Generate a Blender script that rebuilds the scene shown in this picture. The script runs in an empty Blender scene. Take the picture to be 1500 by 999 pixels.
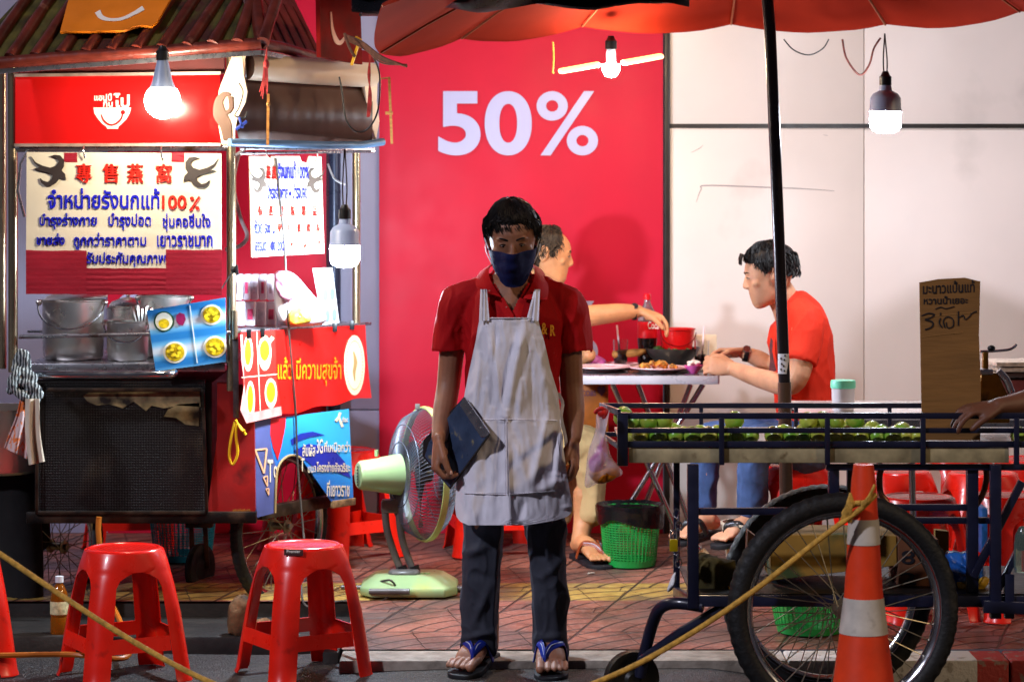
import bpy, bmesh, math, random
from mathutils import Vector, Matrix, noise
from mathutils.geometry import tessellate_polygon
random.seed(7)
R = math.radians
V = Vector
SC = bpy.context.scene
COL = SC.collection
# ---------------------------------------------------------------- camera, world, lights
F, HX, HY, CH = 4000.0, 750.0, 240.0, 1.8          # focal length in photo pixels, eye point, camera height
cd = bpy.data.cameras.new('camera'); cam = bpy.data.objects.new('camera', cd); COL.objects.link(cam)
cam.location = (0, 0, CH); cam.rotation_euler = (R(90), 0, 0)
cd.sensor_width = 36; cd.lens = F / 1500 * 36; cd.shift_y = -(499.5 - HY) / 1500
cd.clip_start = .1; cd.clip_end = 200
cd.dof.use_dof = True; cd.dof.focus_distance = 9.7; cd.dof.aperture_fstop = 4.5
SC.camera = cam
w = bpy.data.worlds.new('World'); SC.world = w; w.use_nodes = True
bg = w.node_tree.nodes['Background']; bg.inputs[0].default_value = (.62, .58, .78, 1); bg.inputs[1].default_value = .07
def sun(name, e, az, strength, col, ang):
    l = bpy.data.lights.new(name, 'SUN'); l.energy = strength; l.color = col; l.angle = R(ang)
    o = bpy.data.objects.new(name, l); COL.objects.link(o); o.rotation_euler = (R(90 - e), 0, R(az)); return o
sun('street_light_from_across', 36, -46, 1.85, (.84, .84, 1.0), 2.5)
sun('street_light_from_right', 30, 58, .75, (1.0, .74, .44), 3)
SC.view_settings.view_transform = 'Standard'; SC.view_settings.look = 'None'
SC.view_settings.exposure = 0.0; SC.view_settings.gamma = 1
SC.render.engine = 'CYCLES'
SC.cycles.use_denoising = True; SC.cycles.sample_clamp_indirect = 4; SC.cycles.max_bounces = 6
SC.cycles.caustics_reflective = False; SC.cycles.caustics_refractive = False
# ---------------------------------------------------------------- geometry helpers
def P(px, py, d): return V(((px - HX) / F * d, d, CH - (py - HY) / F * d))
def zw(d): return .03 + max(0, d - 9.8) * .03           # sidewalk height at a distance
def gp(px, d, z=None): return V(((px - HX) / F * d, d, zw(d) if z is None else z))
class Plane:
    def __init__(s, a, n): s.a, s.n = V(a), V(n).normalized()
    def at(s, px, py, off=0):
        r = V(((px - HX) / F, 1, (HY - py) / F)); c = V((0, 0, CH))
        t = (s.a + s.n * off - c).dot(s.n) / r.dot(s.n); return c + r * t
def flat(d): return Plane((0, d, 0), (0, -1, 0))
def vplane(px0, d0, px1, d1):                         # upright plane through two image columns at two distances
    a, b = P(px0, 0, d0), P(px1, 0, d1); a.z = b.z = 0; u = (b - a).normalized()
    return Plane(a, (u.y, -u.x, 0))
def crv(pts, n=8, closed=False):                        # Catmull-Rom
    pts = [V(p) for p in pts]; out = []; m = len(pts)
    if m < 3: return pts
    for i in range(m if closed else m - 1):
        g = lambda k: pts[k % m] if closed else pts[min(max(k, 0), m - 1)]
        a, b, c, d = g(i - 1), g(i), g(i + 1), g(i + 2)
        for j in range(n):
            t = j / n
            out.append(.5 * ((2 * b) + (c - a) * t + (2 * a - 5 * b + 4 * c - d) * t * t + (3 * b - a - 3 * c + d) * t ** 3))
    if not closed: out.append(pts[-1])
    return out
def lerp(a, b, t): return a + (b - a) * t
def interp(tab, x):
    if x <= tab[0][0]: return tab[0][1]
    for (a, u), (b, v) in zip(tab, tab[1:]):
        if x <= b: return lerp(u, v, (x - a) / (b - a))
    return tab[-1][1]
ORG = {}
def label(o, label=None, cat=None, group=None, kind=None):
    if label: o['label'] = label
    if cat: o['category'] = cat
    if group: o['group'] = group
    if kind: o['kind'] = kind
    return o
def thing(name, loc, lab, cat, group=None):
    o = bpy.data.objects.new(name, None); COL.objects.link(o); o.location = loc; o.empty_display_size = .1
    ORG[o.name] = V(loc); return label(o, lab, cat, group)
class MB:
    def __init__(s): s.v = []; s.f = []
    def add(s, v, f):
        n = len(s.v); s.v += [V(p) for p in v]; s.f += [tuple(i + n for i in q) for q in f]; return s
    def box(s, c, size, rot=None):
        c = V(c); hx, hy, hz = [k / 2 for k in size]
        v = [V((x * hx, y * hy, z * hz)) for z in (-1, 1) for y in (-1, 1) for x in (-1, 1)]
        if rot is not None:
            m = rot if isinstance(rot, Matrix) else Matrix.Rotation(rot, 3, 'Z'); v = [m @ p for p in v]
        return s.add([p + c for p in v], [(0, 2, 3, 1), (4, 5, 7, 6), (0, 1, 5, 4), (2, 6, 7, 3), (0, 4, 6, 2), (1, 3, 7, 5)])
    def bar(s, a, b, w_, h_=None, up=(0, 0, 1)):         # rectangular bar
        a, b = V(a), V(b); h_ = h_ or w_; t = (b - a); L = t.length; t.normalize(); u = V(up)
        if abs(t.dot(u)) > .95: u = V((0, 1, 0))
        x = t.cross(u).normalized(); z = x.cross(t)
        return s.box((a + b) / 2, (w_, L, h_), Matrix((x, t, z)).transposed())
    def tube(s, pts, r, seg=10, side=None, cap=True, closed=False):
        pts = [V(p) for p in pts]; n = len(pts)
        if not isinstance(r, (list, tuple)) : r = [r] * n
        elif len(r) == 2 and n != 2 and not isinstance(r[0], (list, tuple)): r = [lerp(r[0], r[1], i / (n - 1)) for i in range(n)]
        if len(r) != n:
            rr = [q if isinstance(q, (list, tuple)) else (q, q) for q in r]; k_ = len(rr) - 1
            r = [tuple(interp([(i / k_, q[c_]) for i, q in enumerate(rr)], j / (n - 1)) for c_ in (0, 1)) for j in range(n)]
        vs = []; x = V(side) if side is not None else None
        for i, p in enumerate(pts):
            a = pts[i - 1] if (i or closed) else p; b = pts[(i + 1) % n] if (i < n - 1 or closed) else p
            t = (b - a).normalized() if (b - a).length > 1e-9 else V((0, 0, 1))
            if x is None: x = t.orthogonal()
            ref = V(side) if side is not None else x
            q = ref - t * ref.dot(t)
            if q.length > 1e-4: x = q.normalized()
            y = t.cross(x); ri = r[i]; rx, ry = ri if isinstance(ri, (list, tuple)) else (ri, ri)
            for k in range(seg):
                an = 2 * math.pi * k / seg; vs.append(p + x * math.cos(an) * rx + y * math.sin(an) * ry)
        fs = [(i * seg + k, i * seg + (k + 1) % seg, (i + 1) * seg + (k + 1) % seg, (i + 1) * seg + k) for i in range(n - 1) for k in range(seg)]
        if closed: fs += [((n - 1) * seg + k, (n - 1) * seg + (k + 1) % seg, (k + 1) % seg, k) for k in range(seg)]
        elif cap: fs += [tuple(range(seg))[::-1], tuple((n - 1) * seg + k for k in range(seg))]
        return s.add(vs, fs)
    def limb(s, pts, r, seg=14, side=None, flat=False):              # tube with rounded ends, resampled smoothly
        pts = [V(p) for p in pts]; rr = [V((q[0], q[1], 0)) if isinstance(q, (list, tuple)) else V((q, q, 0)) for q in r]
        if len(pts) > 2: pts, rr = crv(pts, 5), crv(rr, 5)
        t0 = (pts[0] - pts[1]).normalized(); t1 = (pts[-1] - pts[-2]).normalized(); A, B, RA, RB = [], [], [], []
        for a in (80, 55, 28):
            c, sn = math.cos(R(a)), math.sin(R(a)); m = min(rr[0].x, rr[0].y); A.append(pts[0] + t0 * m * sn); RA.append(rr[0] * c)
        for a in ((28, 55, 80) if not flat else ()):
            c, sn = math.cos(R(a)), math.sin(R(a)); m = min(rr[-1].x, rr[-1].y); B.append(pts[-1] + t1 * m * sn); RB.append(rr[-1] * c)
        return s.tube(A + pts + B, [(q.x, q.y) for q in RA + rr + RB], seg, side)
    def ball(s, c, r, seg=16, rings=10, m=None):
        c = V(c); r = V((r, r, r)) if not isinstance(r, (tuple, list, Vector)) else V(r); vs = []
        for i in range(1, rings):
            a = math.pi * i / rings
            for k in range(seg):
                b = 2 * math.pi * k / seg; vs.append(V((r.x * math.sin(a) * math.cos(b), r.y * math.sin(a) * math.sin(b), r.z * math.cos(a))))
        vs += [V((0, 0, r.z)), V((0, 0, -r.z))]; T = len(vs) - 2
        if m is not None: vs = [m @ p for p in vs]
        fs = [(i * seg + k, (i + 1) * seg + k, (i + 1) * seg + (k + 1) % seg, i * seg + (k + 1) % seg) for i in range(rings - 2) for k in range(seg)]
        fs += [(T, k, (k + 1) % seg) for k in range(seg)] + [(T + 1, (rings - 2) * seg + (k + 1) % seg, (rings - 2) * seg + k) for k in range(seg)]
        return s.add([p + c for p in vs], fs)
    def lathe(s, prof, c=(0, 0, 0), seg=32, m=None, cap=False):
        vs = []; c = V(c)
        for r_, z in prof:
            for k in range(seg):
                a = 2 * math.pi * k / seg; p = V((r_ * math.cos(a), r_ * math.sin(a), z)); vs.append((m @ p if m is not None else p) + c)
        fs = [(i * seg + k, i * seg + (k + 1) % seg, (i + 1) * seg + (k + 1) % seg, (i + 1) * seg + k) for i in range(len(prof) - 1) for k in range(seg)]
        if cap: fs += [tuple(range(seg))[::-1], tuple((len(prof) - 1) * seg + k for k in range(seg))]
        return s.add(vs, fs)
    def grid(s, rows):
        n, m = len(rows), len(rows[0])
        return s.add([p for r_ in rows for p in r_], [(i * m + j, i * m + j + 1, (i + 1) * m + j + 1, (i + 1) * m + j) for i in range(n - 1) for j in range(m - 1)])
    def poly(s, pts, n, th):                              # outline (3D points of one plane) extruded by th against n
        pts = [V(p) for p in pts]; n = V(n).normalized() * th; k = len(pts)
        tri = tessellate_polygon([pts]); back = [p - n for p in pts]
        f = []
        for t in tri:
            a, b, c = t
            if (pts[b] - pts[a]).cross(pts[c] - pts[a]).dot(n) < 0: b, c = c, b
            f += [(a, b, c), (a + k, c + k, b + k)]
        ar = sum(((pts[i] - pts[0]).cross(pts[(i + 1) % k] - pts[0]) for i in range(k)), V((0, 0, 0))).dot(n)
        for i in range(k):
            j = (i + 1) % k; f.append((i, i + k, j + k, j) if ar > 0 else (j, j + k, i + k, i))
        return s.add(pts + back, f)
    def build(s, name, mat, parent=None, smooth=35, bev=0, solid=0, sub=0, weld=True):
        me = bpy.data.meshes.new(name)
        o = V((0, 0, 0))
        if parent is not None: o = ORG[parent.name]
        me.from_pydata([p - o for p in s.v], [], s.f)
        bm = bmesh.new(); bm.from_mesh(me)
        if weld: bmesh.ops.remove_doubles(bm, verts=bm.verts, dist=1e-6)
        if bev:
            ed = [e for e in bm.edges if len(e.link_faces) == 2 and e.calc_face_angle(0) > R(40)]
            bmesh.ops.bevel(bm, geom=ed, offset=bev, segments=2, affect='EDGES', profile=.5)
        bm.to_mesh(me); bm.free()
        ob = bpy.data.objects.new(name, me); COL.objects.link(ob)
        if mat: me.materials.append(mat)
        if solid or sub:
            if solid: md = ob.modifiers.new('s', 'SOLIDIFY'); md.thickness = solid; md.offset = 0
            if sub: md = ob.modifiers.new('b', 'SUBSURF'); md.levels = md.render_levels = sub
            bake(ob)
        if smooth: ob.data.shade_smooth(); ob.data.set_sharp_from_angle(angle=R(smooth))
        if parent is not None: ob.parent = parent; ORG[ob.name] = o
        else: ORG[ob.name] = V((0, 0, 0))
        return ob
def split(s, name, mat, parent=None, gap=.022, **k):
    n = len(s.v); par = list(range(n))
    def fd(i):
        while par[i] != i: par[i] = par[par[i]]; i = par[i]
        return i
    for f in s.f:
        a = fd(f[0])
        for i in f[1:]: par[fd(i)] = a
    isl = {}
    for i in range(n): isl.setdefault(fd(i), []).append(i)
    bb = [[min(s.v[i][c] for i in q) for c in range(3)] + [max(s.v[i][c] for i in q) for c in range(3)] for q in isl.values()]; K = len(bb); cp = list(range(K))
    def fc(i):
        while cp[i] != i: cp[i] = cp[cp[i]]; i = cp[i]
        return i
    for i in range(K):
        for j in range(i):
            if fc(i) != fc(j) and all(bb[i][c] - gap < bb[j][c + 3] and bb[j][c] - gap < bb[i][c + 3] for c in range(3)): cp[fc(i)] = fc(j)
    cl = {r_: fc(i) for i, r_ in enumerate(isl)}; out = {}
    for f in s.f: out.setdefault(cl[fd(f[0])], []).append(f)
    for fs in out.values():
        m = MB(); ix = {}
        for f in fs:
            for i in f:
                if i not in ix: ix[i] = len(m.v); m.v.append(s.v[i])
            m.f.append(tuple(ix[i] for i in f))
        r_ = m.build(name, mat, parent, **k)
    return r_
MB.split = split
def bake(ob):
    dg = bpy.context.evaluated_depsgraph_get(); me = bpy.data.meshes.new_from_object(ob.evaluated_get(dg))
    old = ob.data; ob.modifiers.clear(); ob.data = me; bpy.data.meshes.remove(old)
def voxel(mb, name, mat, parent, size, smooth=4, disp=None, cut=None):
    ob = mb.build(name, mat, parent, smooth=0, weld=False)
    md = ob.modifiers.new('r', 'REMESH'); md.mode = 'VOXEL'; md.voxel_size = size
    if smooth: m2 = ob.modifiers.new('sm', 'SMOOTH'); m2.factor = .5; m2.iterations = smooth
    bake(ob); me = ob.data
    if disp:
        o = ORG[ob.name]; ns = [v.normal.copy() for v in me.vertices]
        for v, n in zip(me.vertices, ns):
            v.co += n * disp(v.co + o, n)
    if cut:
        o = ORG[ob.name]; bm = bmesh.new(); bm.from_mesh(me)
        bmesh.ops.delete(bm, geom=[f for f in bm.faces if cut(f.calc_center_median() + o, f.normal)], context='FACES'); bm.to_mesh(me); bm.free()
    if not me.materials: me.materials.append(mat)
    me.shade_smooth(); return ob
def copy_tree(o, parent=None):
    c = o.copy(); COL.objects.link(c); c.parent = parent; ORG[c.name] = V((0, 0, 0))
    for ch in [x for x in COL.objects if x.parent == o]: copy_tree(ch, c)
    return c
def place(o, loc, rz=0, sc=1, lab=None, grp=None):
    o.location = loc; o.rotation_euler = (0, 0, rz); o.scale = (sc, sc, sc)
    if lab: o['label'] = lab
    if grp: o['group'] = grp
    return o
def ridge(p, sx, sy, sz, seed=0):                       # crease-like noise, 0..1
    n = noise.noise(V((p.x * sx + seed, p.y * sy + seed * 1.7, p.z * sz - seed))); return (1 - min(1, abs(n) * 2.2)) ** 2
# text and flat shapes on a plane, given in photo coordinates of the thing's own face
def text_mesh(s, ext, bold=0):
    res = 12 if len(s) == 1 and s in '590%' else 3
    cu = bpy.data.curves.new('t', 'FONT'); cu.body = s; cu.size = 1; cu.offset = bold; cu.resolution_u = res
    ob = bpy.data.objects.new('t', cu); COL.objects.link(ob); dg = bpy.context.evaluated_depsgraph_get(); dg.update()
    me = bpy.data.meshes.new_from_object(ob.evaluated_get(dg))
    vs = [v.co.copy() for v in me.vertices]; fs = [tuple(p.vertices) for p in me.polygons]
    bpy.data.objects.remove(ob); bpy.data.curves.remove(cu); bpy.data.meshes.remove(me); return vs, fs
def put_text(mb, s, box, pl, off=.004, th=.003, bold=0, skew=0, fit=None):
    """box = x0,y0(top),x1,y1(bottom) in photo px; letters become raised shapes on plane pl"""
    vs, fs = text_mesh(s, 0, bold)
    if not vs: return
    x0, x1 = min(v.x for v in vs), max(v.x for v in vs); y0, y1 = min(v.y for v in vs), max(v.y for v in vs)
    a, b, c, d = box; k = len(vs); q = []
    for v in vs:
        u = (v.x - x0) / (x1 - x0); t = (v.y - y0) / (y1 - y0)
        q.append((lerp(a, c, u), lerp(d, b, t) + skew * u))
    par = list(range(k))
    def fd(i):
        while par[i] != i: par[i] = par[par[i]]; i = par[i]
        return i
    for f in fs:
        for i in f[1:]: par[fd(i)] = fd(f[0])
    ids = {}
    oo = [(ids.setdefault(fd(i), len(ids)) % 6) * .0003 for i in range(k)]
    top = [pl.at(x, y, off + e) for (x, y), e in zip(q, oo)]; bot = [pl.at(x, y, off - th) for x, y in q]
    f2 = []
    cnt = {}
    for f in fs:
        for i in range(len(f)):
            e = (f[i], f[(i + 1) % len(f)]); cnt[e] = cnt.get(e, 0) + 1
    for f in fs: f2.append(f); f2.append(tuple(i + k for i in reversed(f)))
    for (i, j) in cnt:
        if (j, i) not in cnt: f2.append((i, i + k, j + k, j))
    mb.add(top + bot, f2)
def cjk(mb, s, box, pl, off=.004, th=.003, wd=1.2):
    a, b, c, d = box
    for i, dx in enumerate((-wd / 2, 0, wd / 2)): put_text(mb, s, (a + dx, b, c + dx, d), pl, off + i * .0021, th, 0)
def decal(mb, pl, pts, off=.003, th=.002): mb.poly([pl.at(x, y, off) for x, y in pts], pl.n, th)
def disc_pts(cx, cy, rx, ry, n=28, a0=0): return [(cx + rx * math.cos(2 * math.pi * k / n), cy + ry * math.sin(2 * math.pi * k / n)) for k in range(n)]
def stroke(pts, w_):                                     # 2D stroke outline; w_ number or list
    p = [V((a, b, 0)) for a, b in pts]; p = crv(p, 6) if len(p) > 2 else p; n = len(p)
    ws = [(interp([(i / (len(w_) - 1), x) for i, x in enumerate(w_)], k / (n - 1)) if isinstance(w_, (list, tuple)) else w_) / 2 for k in range(n)]
    L, Q = [], []
    for i in range(n):
        t = (p[min(i + 1, n - 1)] - p[max(i - 1, 0)]).normalized(); m = V((-t.y, t.x, 0))
        a, b = p[i] + m * ws[i], p[i] - m * ws[i]; L.append((a.x, a.y)); Q.append((b.x, b.y))
    return L + Q[::-1]
# ---------------------------------------------------------------- materials
def srgb(c):
    f = lambda x: x / 12.92 if x <= .04045 else ((x + .055) / 1.055) ** 2.4
    return tuple(f(x / 255) for x in c)
class NT:
    def __init__(s, m): s.t = m.node_tree; s.n = s.t.nodes; s.b = s.n['Principled BSDF']
    def new(s, t, **k):
        n = s.n.new(t)
        for a, b in k.items(): setattr(n, a, b)
        return n
    def ln(s, a, b): s.t.links.new(a, b)
    def coord(s, out='Object'):
        return s.new('ShaderNodeTexCoord').outputs[out]
    def noise(s, scale, detail=4, vec=None, out='Fac', dist=0):
        n = s.new('ShaderNodeTexNoise'); n.inputs['Scale'].default_value = scale; n.inputs['Detail'].default_value = detail
        n.inputs['Distortion'].default_value = dist
        s.ln(vec or s.coord(), n.inputs['Vector']); return n.outputs[out]
    def math(s, op, a, b=None, c=None):
        n = s.new('ShaderNodeMath', operation=op)
        for i, x in enumerate((a, b, c)):
            if x is None: continue
            if isinstance(x, (int, float)): n.inputs[i].default_value = x
            else: s.ln(x, n.inputs[i])
        return n.outputs[0]
    def ramp(s, fac, stops):
        n = s.new('ShaderNodeValToRGB'); e = n.color_ramp.elements
        while len(e) < len(stops): e.new(.5)
        for k, (p, c) in zip(e, stops): k.position = p; k.color = (*c, 1) if not isinstance(c, (int, float)) else (c, c, c, 1)
        s.ln(fac, n.inputs[0]); return n.outputs[0]
    def mix(s, fac, a, b, mode='MIX'):
        n = s.new('ShaderNodeMix', data_type='RGBA', blend_type=mode)
        for i, x in ((0, fac), (6, a), (7, b)):
            if isinstance(x, (int, float)): n.inputs[i].default_value = x
            elif isinstance(x, tuple): n.inputs[i].default_value = (*x, 1)
            else: s.ln(x, n.inputs[i])
        return n.outputs[2]
    def bump(s, h, strength=.3, dist=.01):
        n = s.new('ShaderNodeBump'); n.inputs['Strength'].default_value = strength; n.inputs['Distance'].default_value = dist
        s.ln(h, n.inputs['Height']); s.ln(n.outputs[0], s.b.inputs['Normal'])
MATS = {}
def M(name, c=None, rough=.5, metal=0, var=.12, vs=9, bump=0, bs=60, dirt=None, trans=0, alpha=1, emit=0, stretch=None, spec=.5, coat=0, ior=1.45, sss=0):
    if name in MATS: return MATS[name]
    m = bpy.data.materials.new(name); m.use_nodes = True; t = NT(m); b = t.b; c = srgb(c)
    vec = t.coord()
    if stretch:
        mp = t.new('ShaderNodeMapping'); mp.inputs['Scale'].default_value = stretch; t.ln(vec, mp.inputs[0]); vec = mp.outputs[0]
    if var:
        f = t.noise(vs, 5, vec); lo = tuple(x * (1 - var * 1.6) for x in c); hi = tuple(min(1, x * (1 + var)) for x in c)
        out = t.ramp(f, [(.3, lo), (.7, hi)])
        if dirt:
            f2 = t.noise(dirt[2], 6, vec); out = t.mix(t.ramp(f2, [(dirt[1], 0.0), (dirt[1] + .12, 1.0)]), out, srgb(dirt[0]))
        t.ln(out, b.inputs['Base Color'])
        rr = t.noise(vs * 2.3, 3, vec); t.ln(t.math('MULTIPLY_ADD', rr, .25, rough - .12), b.inputs['Roughness'])
    else: b.inputs['Base Color'].default_value = (*c, 1); b.inputs['Roughness'].default_value = rough
    b.inputs['Metallic'].default_value = metal; b.inputs['IOR'].default_value = ior
    b.inputs['Specular IOR Level'].default_value = spec
    if coat: b.inputs['Coat Weight'].default_value = coat; b.inputs['Coat Roughness'].default_value = .12
    if trans: b.inputs['Transmission Weight'].default_value = trans
    if alpha < 1: b.inputs['Alpha'].default_value = alpha
    if sss: b.inputs['Subsurface Weight'].default_value = sss; b.inputs['Subsurface Radius'].default_value = (.02, .007, .004); b.inputs['Subsurface Scale'].default_value = .6
    if emit: b.inputs['Emission Color'].default_value = (*c, 1); b.inputs['Emission Strength'].default_value = emit
    if bump: t.bump(t.noise(bs, 4, vec), bump, .004)
    MATS[name] = m; return m
steel = M('steel', (172, 172, 178), .28, .95, .12, 14, .12, 40, dirt=((96, 72, 50), .62, 7))
potsteel = M('polished_steel', (246, 240, 230), .3, 1, .03, 3)
potsteel.node_tree.nodes['Principled BSDF'].inputs['Anisotropic'].default_value = .85
chrome = M('chrome', (190, 190, 195), .18, 1, .05, 10)
navy = M('navy_paint', (22, 24, 46), .34, 0, .25, 12, .15, 30, dirt=((44, 30, 22), .66, 14), coat=.3)
black = M('black_paint', (12, 11, 13), .45, 0, .3, 14, .2, 40, dirt=((46, 34, 24), .62, 11))
rubber = M('rubber', (9, 9, 10), .62, 0, .3, 30, .5, 90, dirt=((38, 33, 28), .6, 16))
plastic_red = M('red_plastic', (232, 32, 15), .3, 0, .10, 7, .06, 30, dirt=((150, 26, 16), .66, 11), coat=.25, sss=.08)
blk = M('black_plastic', (16, 16, 18), .4, 0, .1, 20)
white = M('white_paint', (226, 226, 228), .5, 0, .04, 6)
cord_m = M('cord', (20, 20, 22), .5, 0, 0)
cream = M('cream_plastic', (228, 214, 180), .45, 0, .06, 8)
ropem = M('rope', (196, 150, 62), .8, 0, .25, 60, .6, 200)
wood = M('wood', (176, 120, 56), .6, 0, .25, 20, .2, 60, stretch=(1, 6, 6))
bluet = M('blue_letters', (22, 26, 168), .35, 0, .06, 20)
redt = M('red_letters', (206, 34, 22), .35, 0, .06, 20)
M('bulb_housing', (150, 166, 196), .35, 0, .03)
# ================================================================= SETTING
def structure(name, mb, mat, **k): return label(mb.build(name, mat, None, **k), kind='structure')
# road: level by the man, falling away towards the right-hand gutter
am = bpy.data.materials.new('asphalt'); am.use_nodes = True; t = NT(am)
n1 = t.noise(150, 3); n2 = t.noise(2.2, 6); n3 = t.noise(40, 4)
c = t.ramp(n1, [(.36, (.006, .006, .007)), (.58, (.016, .015, .017)), (.70, (.15, .13, .11))])
c = t.mix(t.ramp(n2, [(.48, 0.0), (.62, .75)]), c, (.045, .034, .025)); t.ln(c, t.b.inputs['Base Color'])
t.ln(t.ramp(n2, [(.35, .35), (.6, .8)]), t.b.inputs['Roughness']); t.bump(t.math('ADD', n1, n3), .9, .012)
mb = MB(); rows = []
def road_z(x, y):
    z = 0.0
    if x > .75: z -= .10 * min(1, (x - .75) / .45)
    if x < -.35: z -= .03 * min(1, (-x - .35) / .5)
    return z + .010 * noise.noise(V((x * 1.3, y * 2, 0)))
for j in range(60):
    y = -2 + 12.2 * j / 59; rows.append([V((x, y, road_z(x, y))) for x in [-14 + 28 * i / 200 for i in range(201)]])
mb.grid(rows); structure('road', mb, am, smooth=60)
# kerb: flush in the middle, painted red and white to the right, broken on the left
KY = 9.74
km = bpy.data.materials.new('kerb_concrete'); km.use_nodes = True; t = NT(km)
sx = t.new('ShaderNodeSeparateXYZ'); t.ln(t.coord(), sx.inputs[0])
base = t.ramp(t.noise(18, 6), [(.3, (.16, .13, .10)), (.7, (.34, .29, .235))])
wr = t.math('GREATER_THAN', t.math('FRACT', t.math('MULTIPLY_ADD', sx.outputs[0], .68, -.629)), .5)
paint = t.mix(wr, (.62, .58, .54), (.40, .035, .028))
wear = t.ramp(t.noise(26, 7), [(.56, 1.0), (.63, .25)])
on = t.math('MULTIPLY', t.math('GREATER_THAN', sx.outputs[0], .95), wear)
t.ln(t.mix(on, base, paint), t.b.inputs['Base Color']); t.b.inputs['Roughness'].default_value = .7; t.bump(t.noise(70, 5), .5, .006)
mb = MB(); x = -.62; k = 0
while x < 7:
    L = .8 + .02 * math.sin(k * 3); mb.box((x + L / 2, KY + .1 + .002 * (k % 3), -.1 + .03 / 2), (L - .006, .2, .23 + .002 * (k % 2))); x += L; k += 1
structure('kerb', mb, km, bev=.008)
# sidewalk: stamped tiles with fan-shaped grooves
sm = bpy.data.materials.new('stamped_tiles'); sm.use_nodes = True; t = NT(sm)
mp = t.new('ShaderNodeMapping'); mp.inputs['Rotation'].default_value = (0, 0, R(0)); mp.inputs['Location'].default_value = (.13, .05, 0)
t.ln(t.coord(), mp.inputs[0]); sx = t.new('ShaderNodeSeparateXYZ'); t.ln(mp.outputs[0], sx.inputs[0])
T = .40
shr = t.math('MULTIPLY_ADD', sx.outputs[1], -.27, sx.outputs[0])
u = t.math('FRACT', t.math('DIVIDE', shr, T)); v = t.math('FRACT', t.math('DIVIDE', sx.outputs[1], T * 1.12))
iv = t.math('FRACT', t.math('MULTIPLY', t.math('FLOOR', t.math('DIVIDE', shr, T)), .5))
uu = t.math('ABSOLUTE', t.math('SUBTRACT', u, 1.0))
r = t.math('SQRT', t.math('ADD', t.math('MULTIPLY', uu, uu), t.math('MULTIPLY', v, v)))
ring = t.math('ABSOLUTE', t.math('SUBTRACT', t.math('FRACT', t.math('MULTIPLY', r, 4.2)), .5))
ang = t.math('ARCTAN2', v, uu); band = t.math('FLOOR', t.math('MULTIPLY_ADD', r, 4.2, .5))
rad = t.math('ABSOLUTE', t.math('SUBTRACT', t.math('FRACT', t.math('ADD', t.math('MULTIPLY', ang, t.math('MULTIPLY_ADD', band, .45, .6)), t.math('MULTIPLY', band, .5))), .5))
def edge(a, lo, hi):
    n = t.new('ShaderNodeMapRange'); n.inputs[1].default_value = lo; n.inputs[2].default_value = hi; t.ln(a, n.inputs[0]); return n.outputs[0]
g1 = edge(ring, .01, .10); g2 = t.math('MAXIMUM', edge(rad, 0, .016), edge(rad, 1, 2))
ju = edge(t.math('ABSOLUTE', t.math('SUBTRACT', u, .5)), .495, .480); jv = edge(t.math('ABSOLUTE', t.math('SUBTRACT', v, .5)), .495, .482)
h = t.math('MULTIPLY', t.math('MULTIPLY', g1, g2), t.math('MULTIPLY', ju, jv))
red = t.ramp(t.noise(5, 7, dist=.4), [(.30, (.085, .026, .018)), (.48, (.22, .070, .044)), (.70, (.34, .125, .080))])
red = t.mix(t.ramp(t.noise(60, 5), [(.5, 0.0), (.75, .35)]), red, (.55, .42, .36))
tac = t.math('MULTIPLY', t.math('GREATER_THAN', sx.outputs[1], 10.93), t.math('LESS_THAN', sx.outputs[1], 11.30))
yel = t.ramp(t.noise(22, 6), [(.35, (.30, .17, .035)), (.65, (.46, .30, .07))])
red = t.mix(tac, red, yel)
dirt = t.ramp(t.noise(2.6, 8), [(.47, 0.0), (.62, .8)]); red = t.mix(dirt, red, (.085, .055, .045))
t.ln(t.mix(h, (.030, .018, .014), red), t.b.inputs['Base Color'])
t.ln(t.ramp(t.noise(4, 5), [(.35, .36), (.65, .62)]), t.b.inputs['Roughness'])
t.bump(t.math('ADD', h, t.math('MULTIPLY', t.noise(55, 4), .18)), .9, .008)
mb = MB(); rows = []
for j in range(30):
    y = KY + .2 + (12.75 - KY - .2) * j / 29; rows.append([V((x, y, zw(y))) for x in [-.62 + 8.62 * i / 40 for i in range(41)]])
mb.grid(rows)
rows = []
for j in range(20):                                     # left part starts further back, above a broken dark edge
    y = 10.86 + (12.75 - 10.86) * j / 19; rows.append([V((x, y, zw(y))) for x in [-8 + 7.38 * i / 30 for i in range(31)]])
mb.grid(rows); structure('sidewalk', mb, sm, smooth=60)
mb = MB(); x = -8
while x < -.66:                                         # worn lower ledge in front of the left part
    L = min(random.uniform(.5, .9), -.625 - x); mb.box((x + L / 2, 10.855 - .23, -.06 + random.uniform(-.004, .004)), (L - .01, .45, .13)); x += L
mb.box((-4.32, 10.95, -.03), (7.38, .16, .176)); mb.box((-.66, 10.30, -.047), (.06, .72, .145))
structure('gutter_ledge', mb, M('dark_concrete', (36, 31, 27), .7, 0, .4, 9, .6, 40, dirt=((20, 16, 14), .5, 4)), bev=.01)
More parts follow.
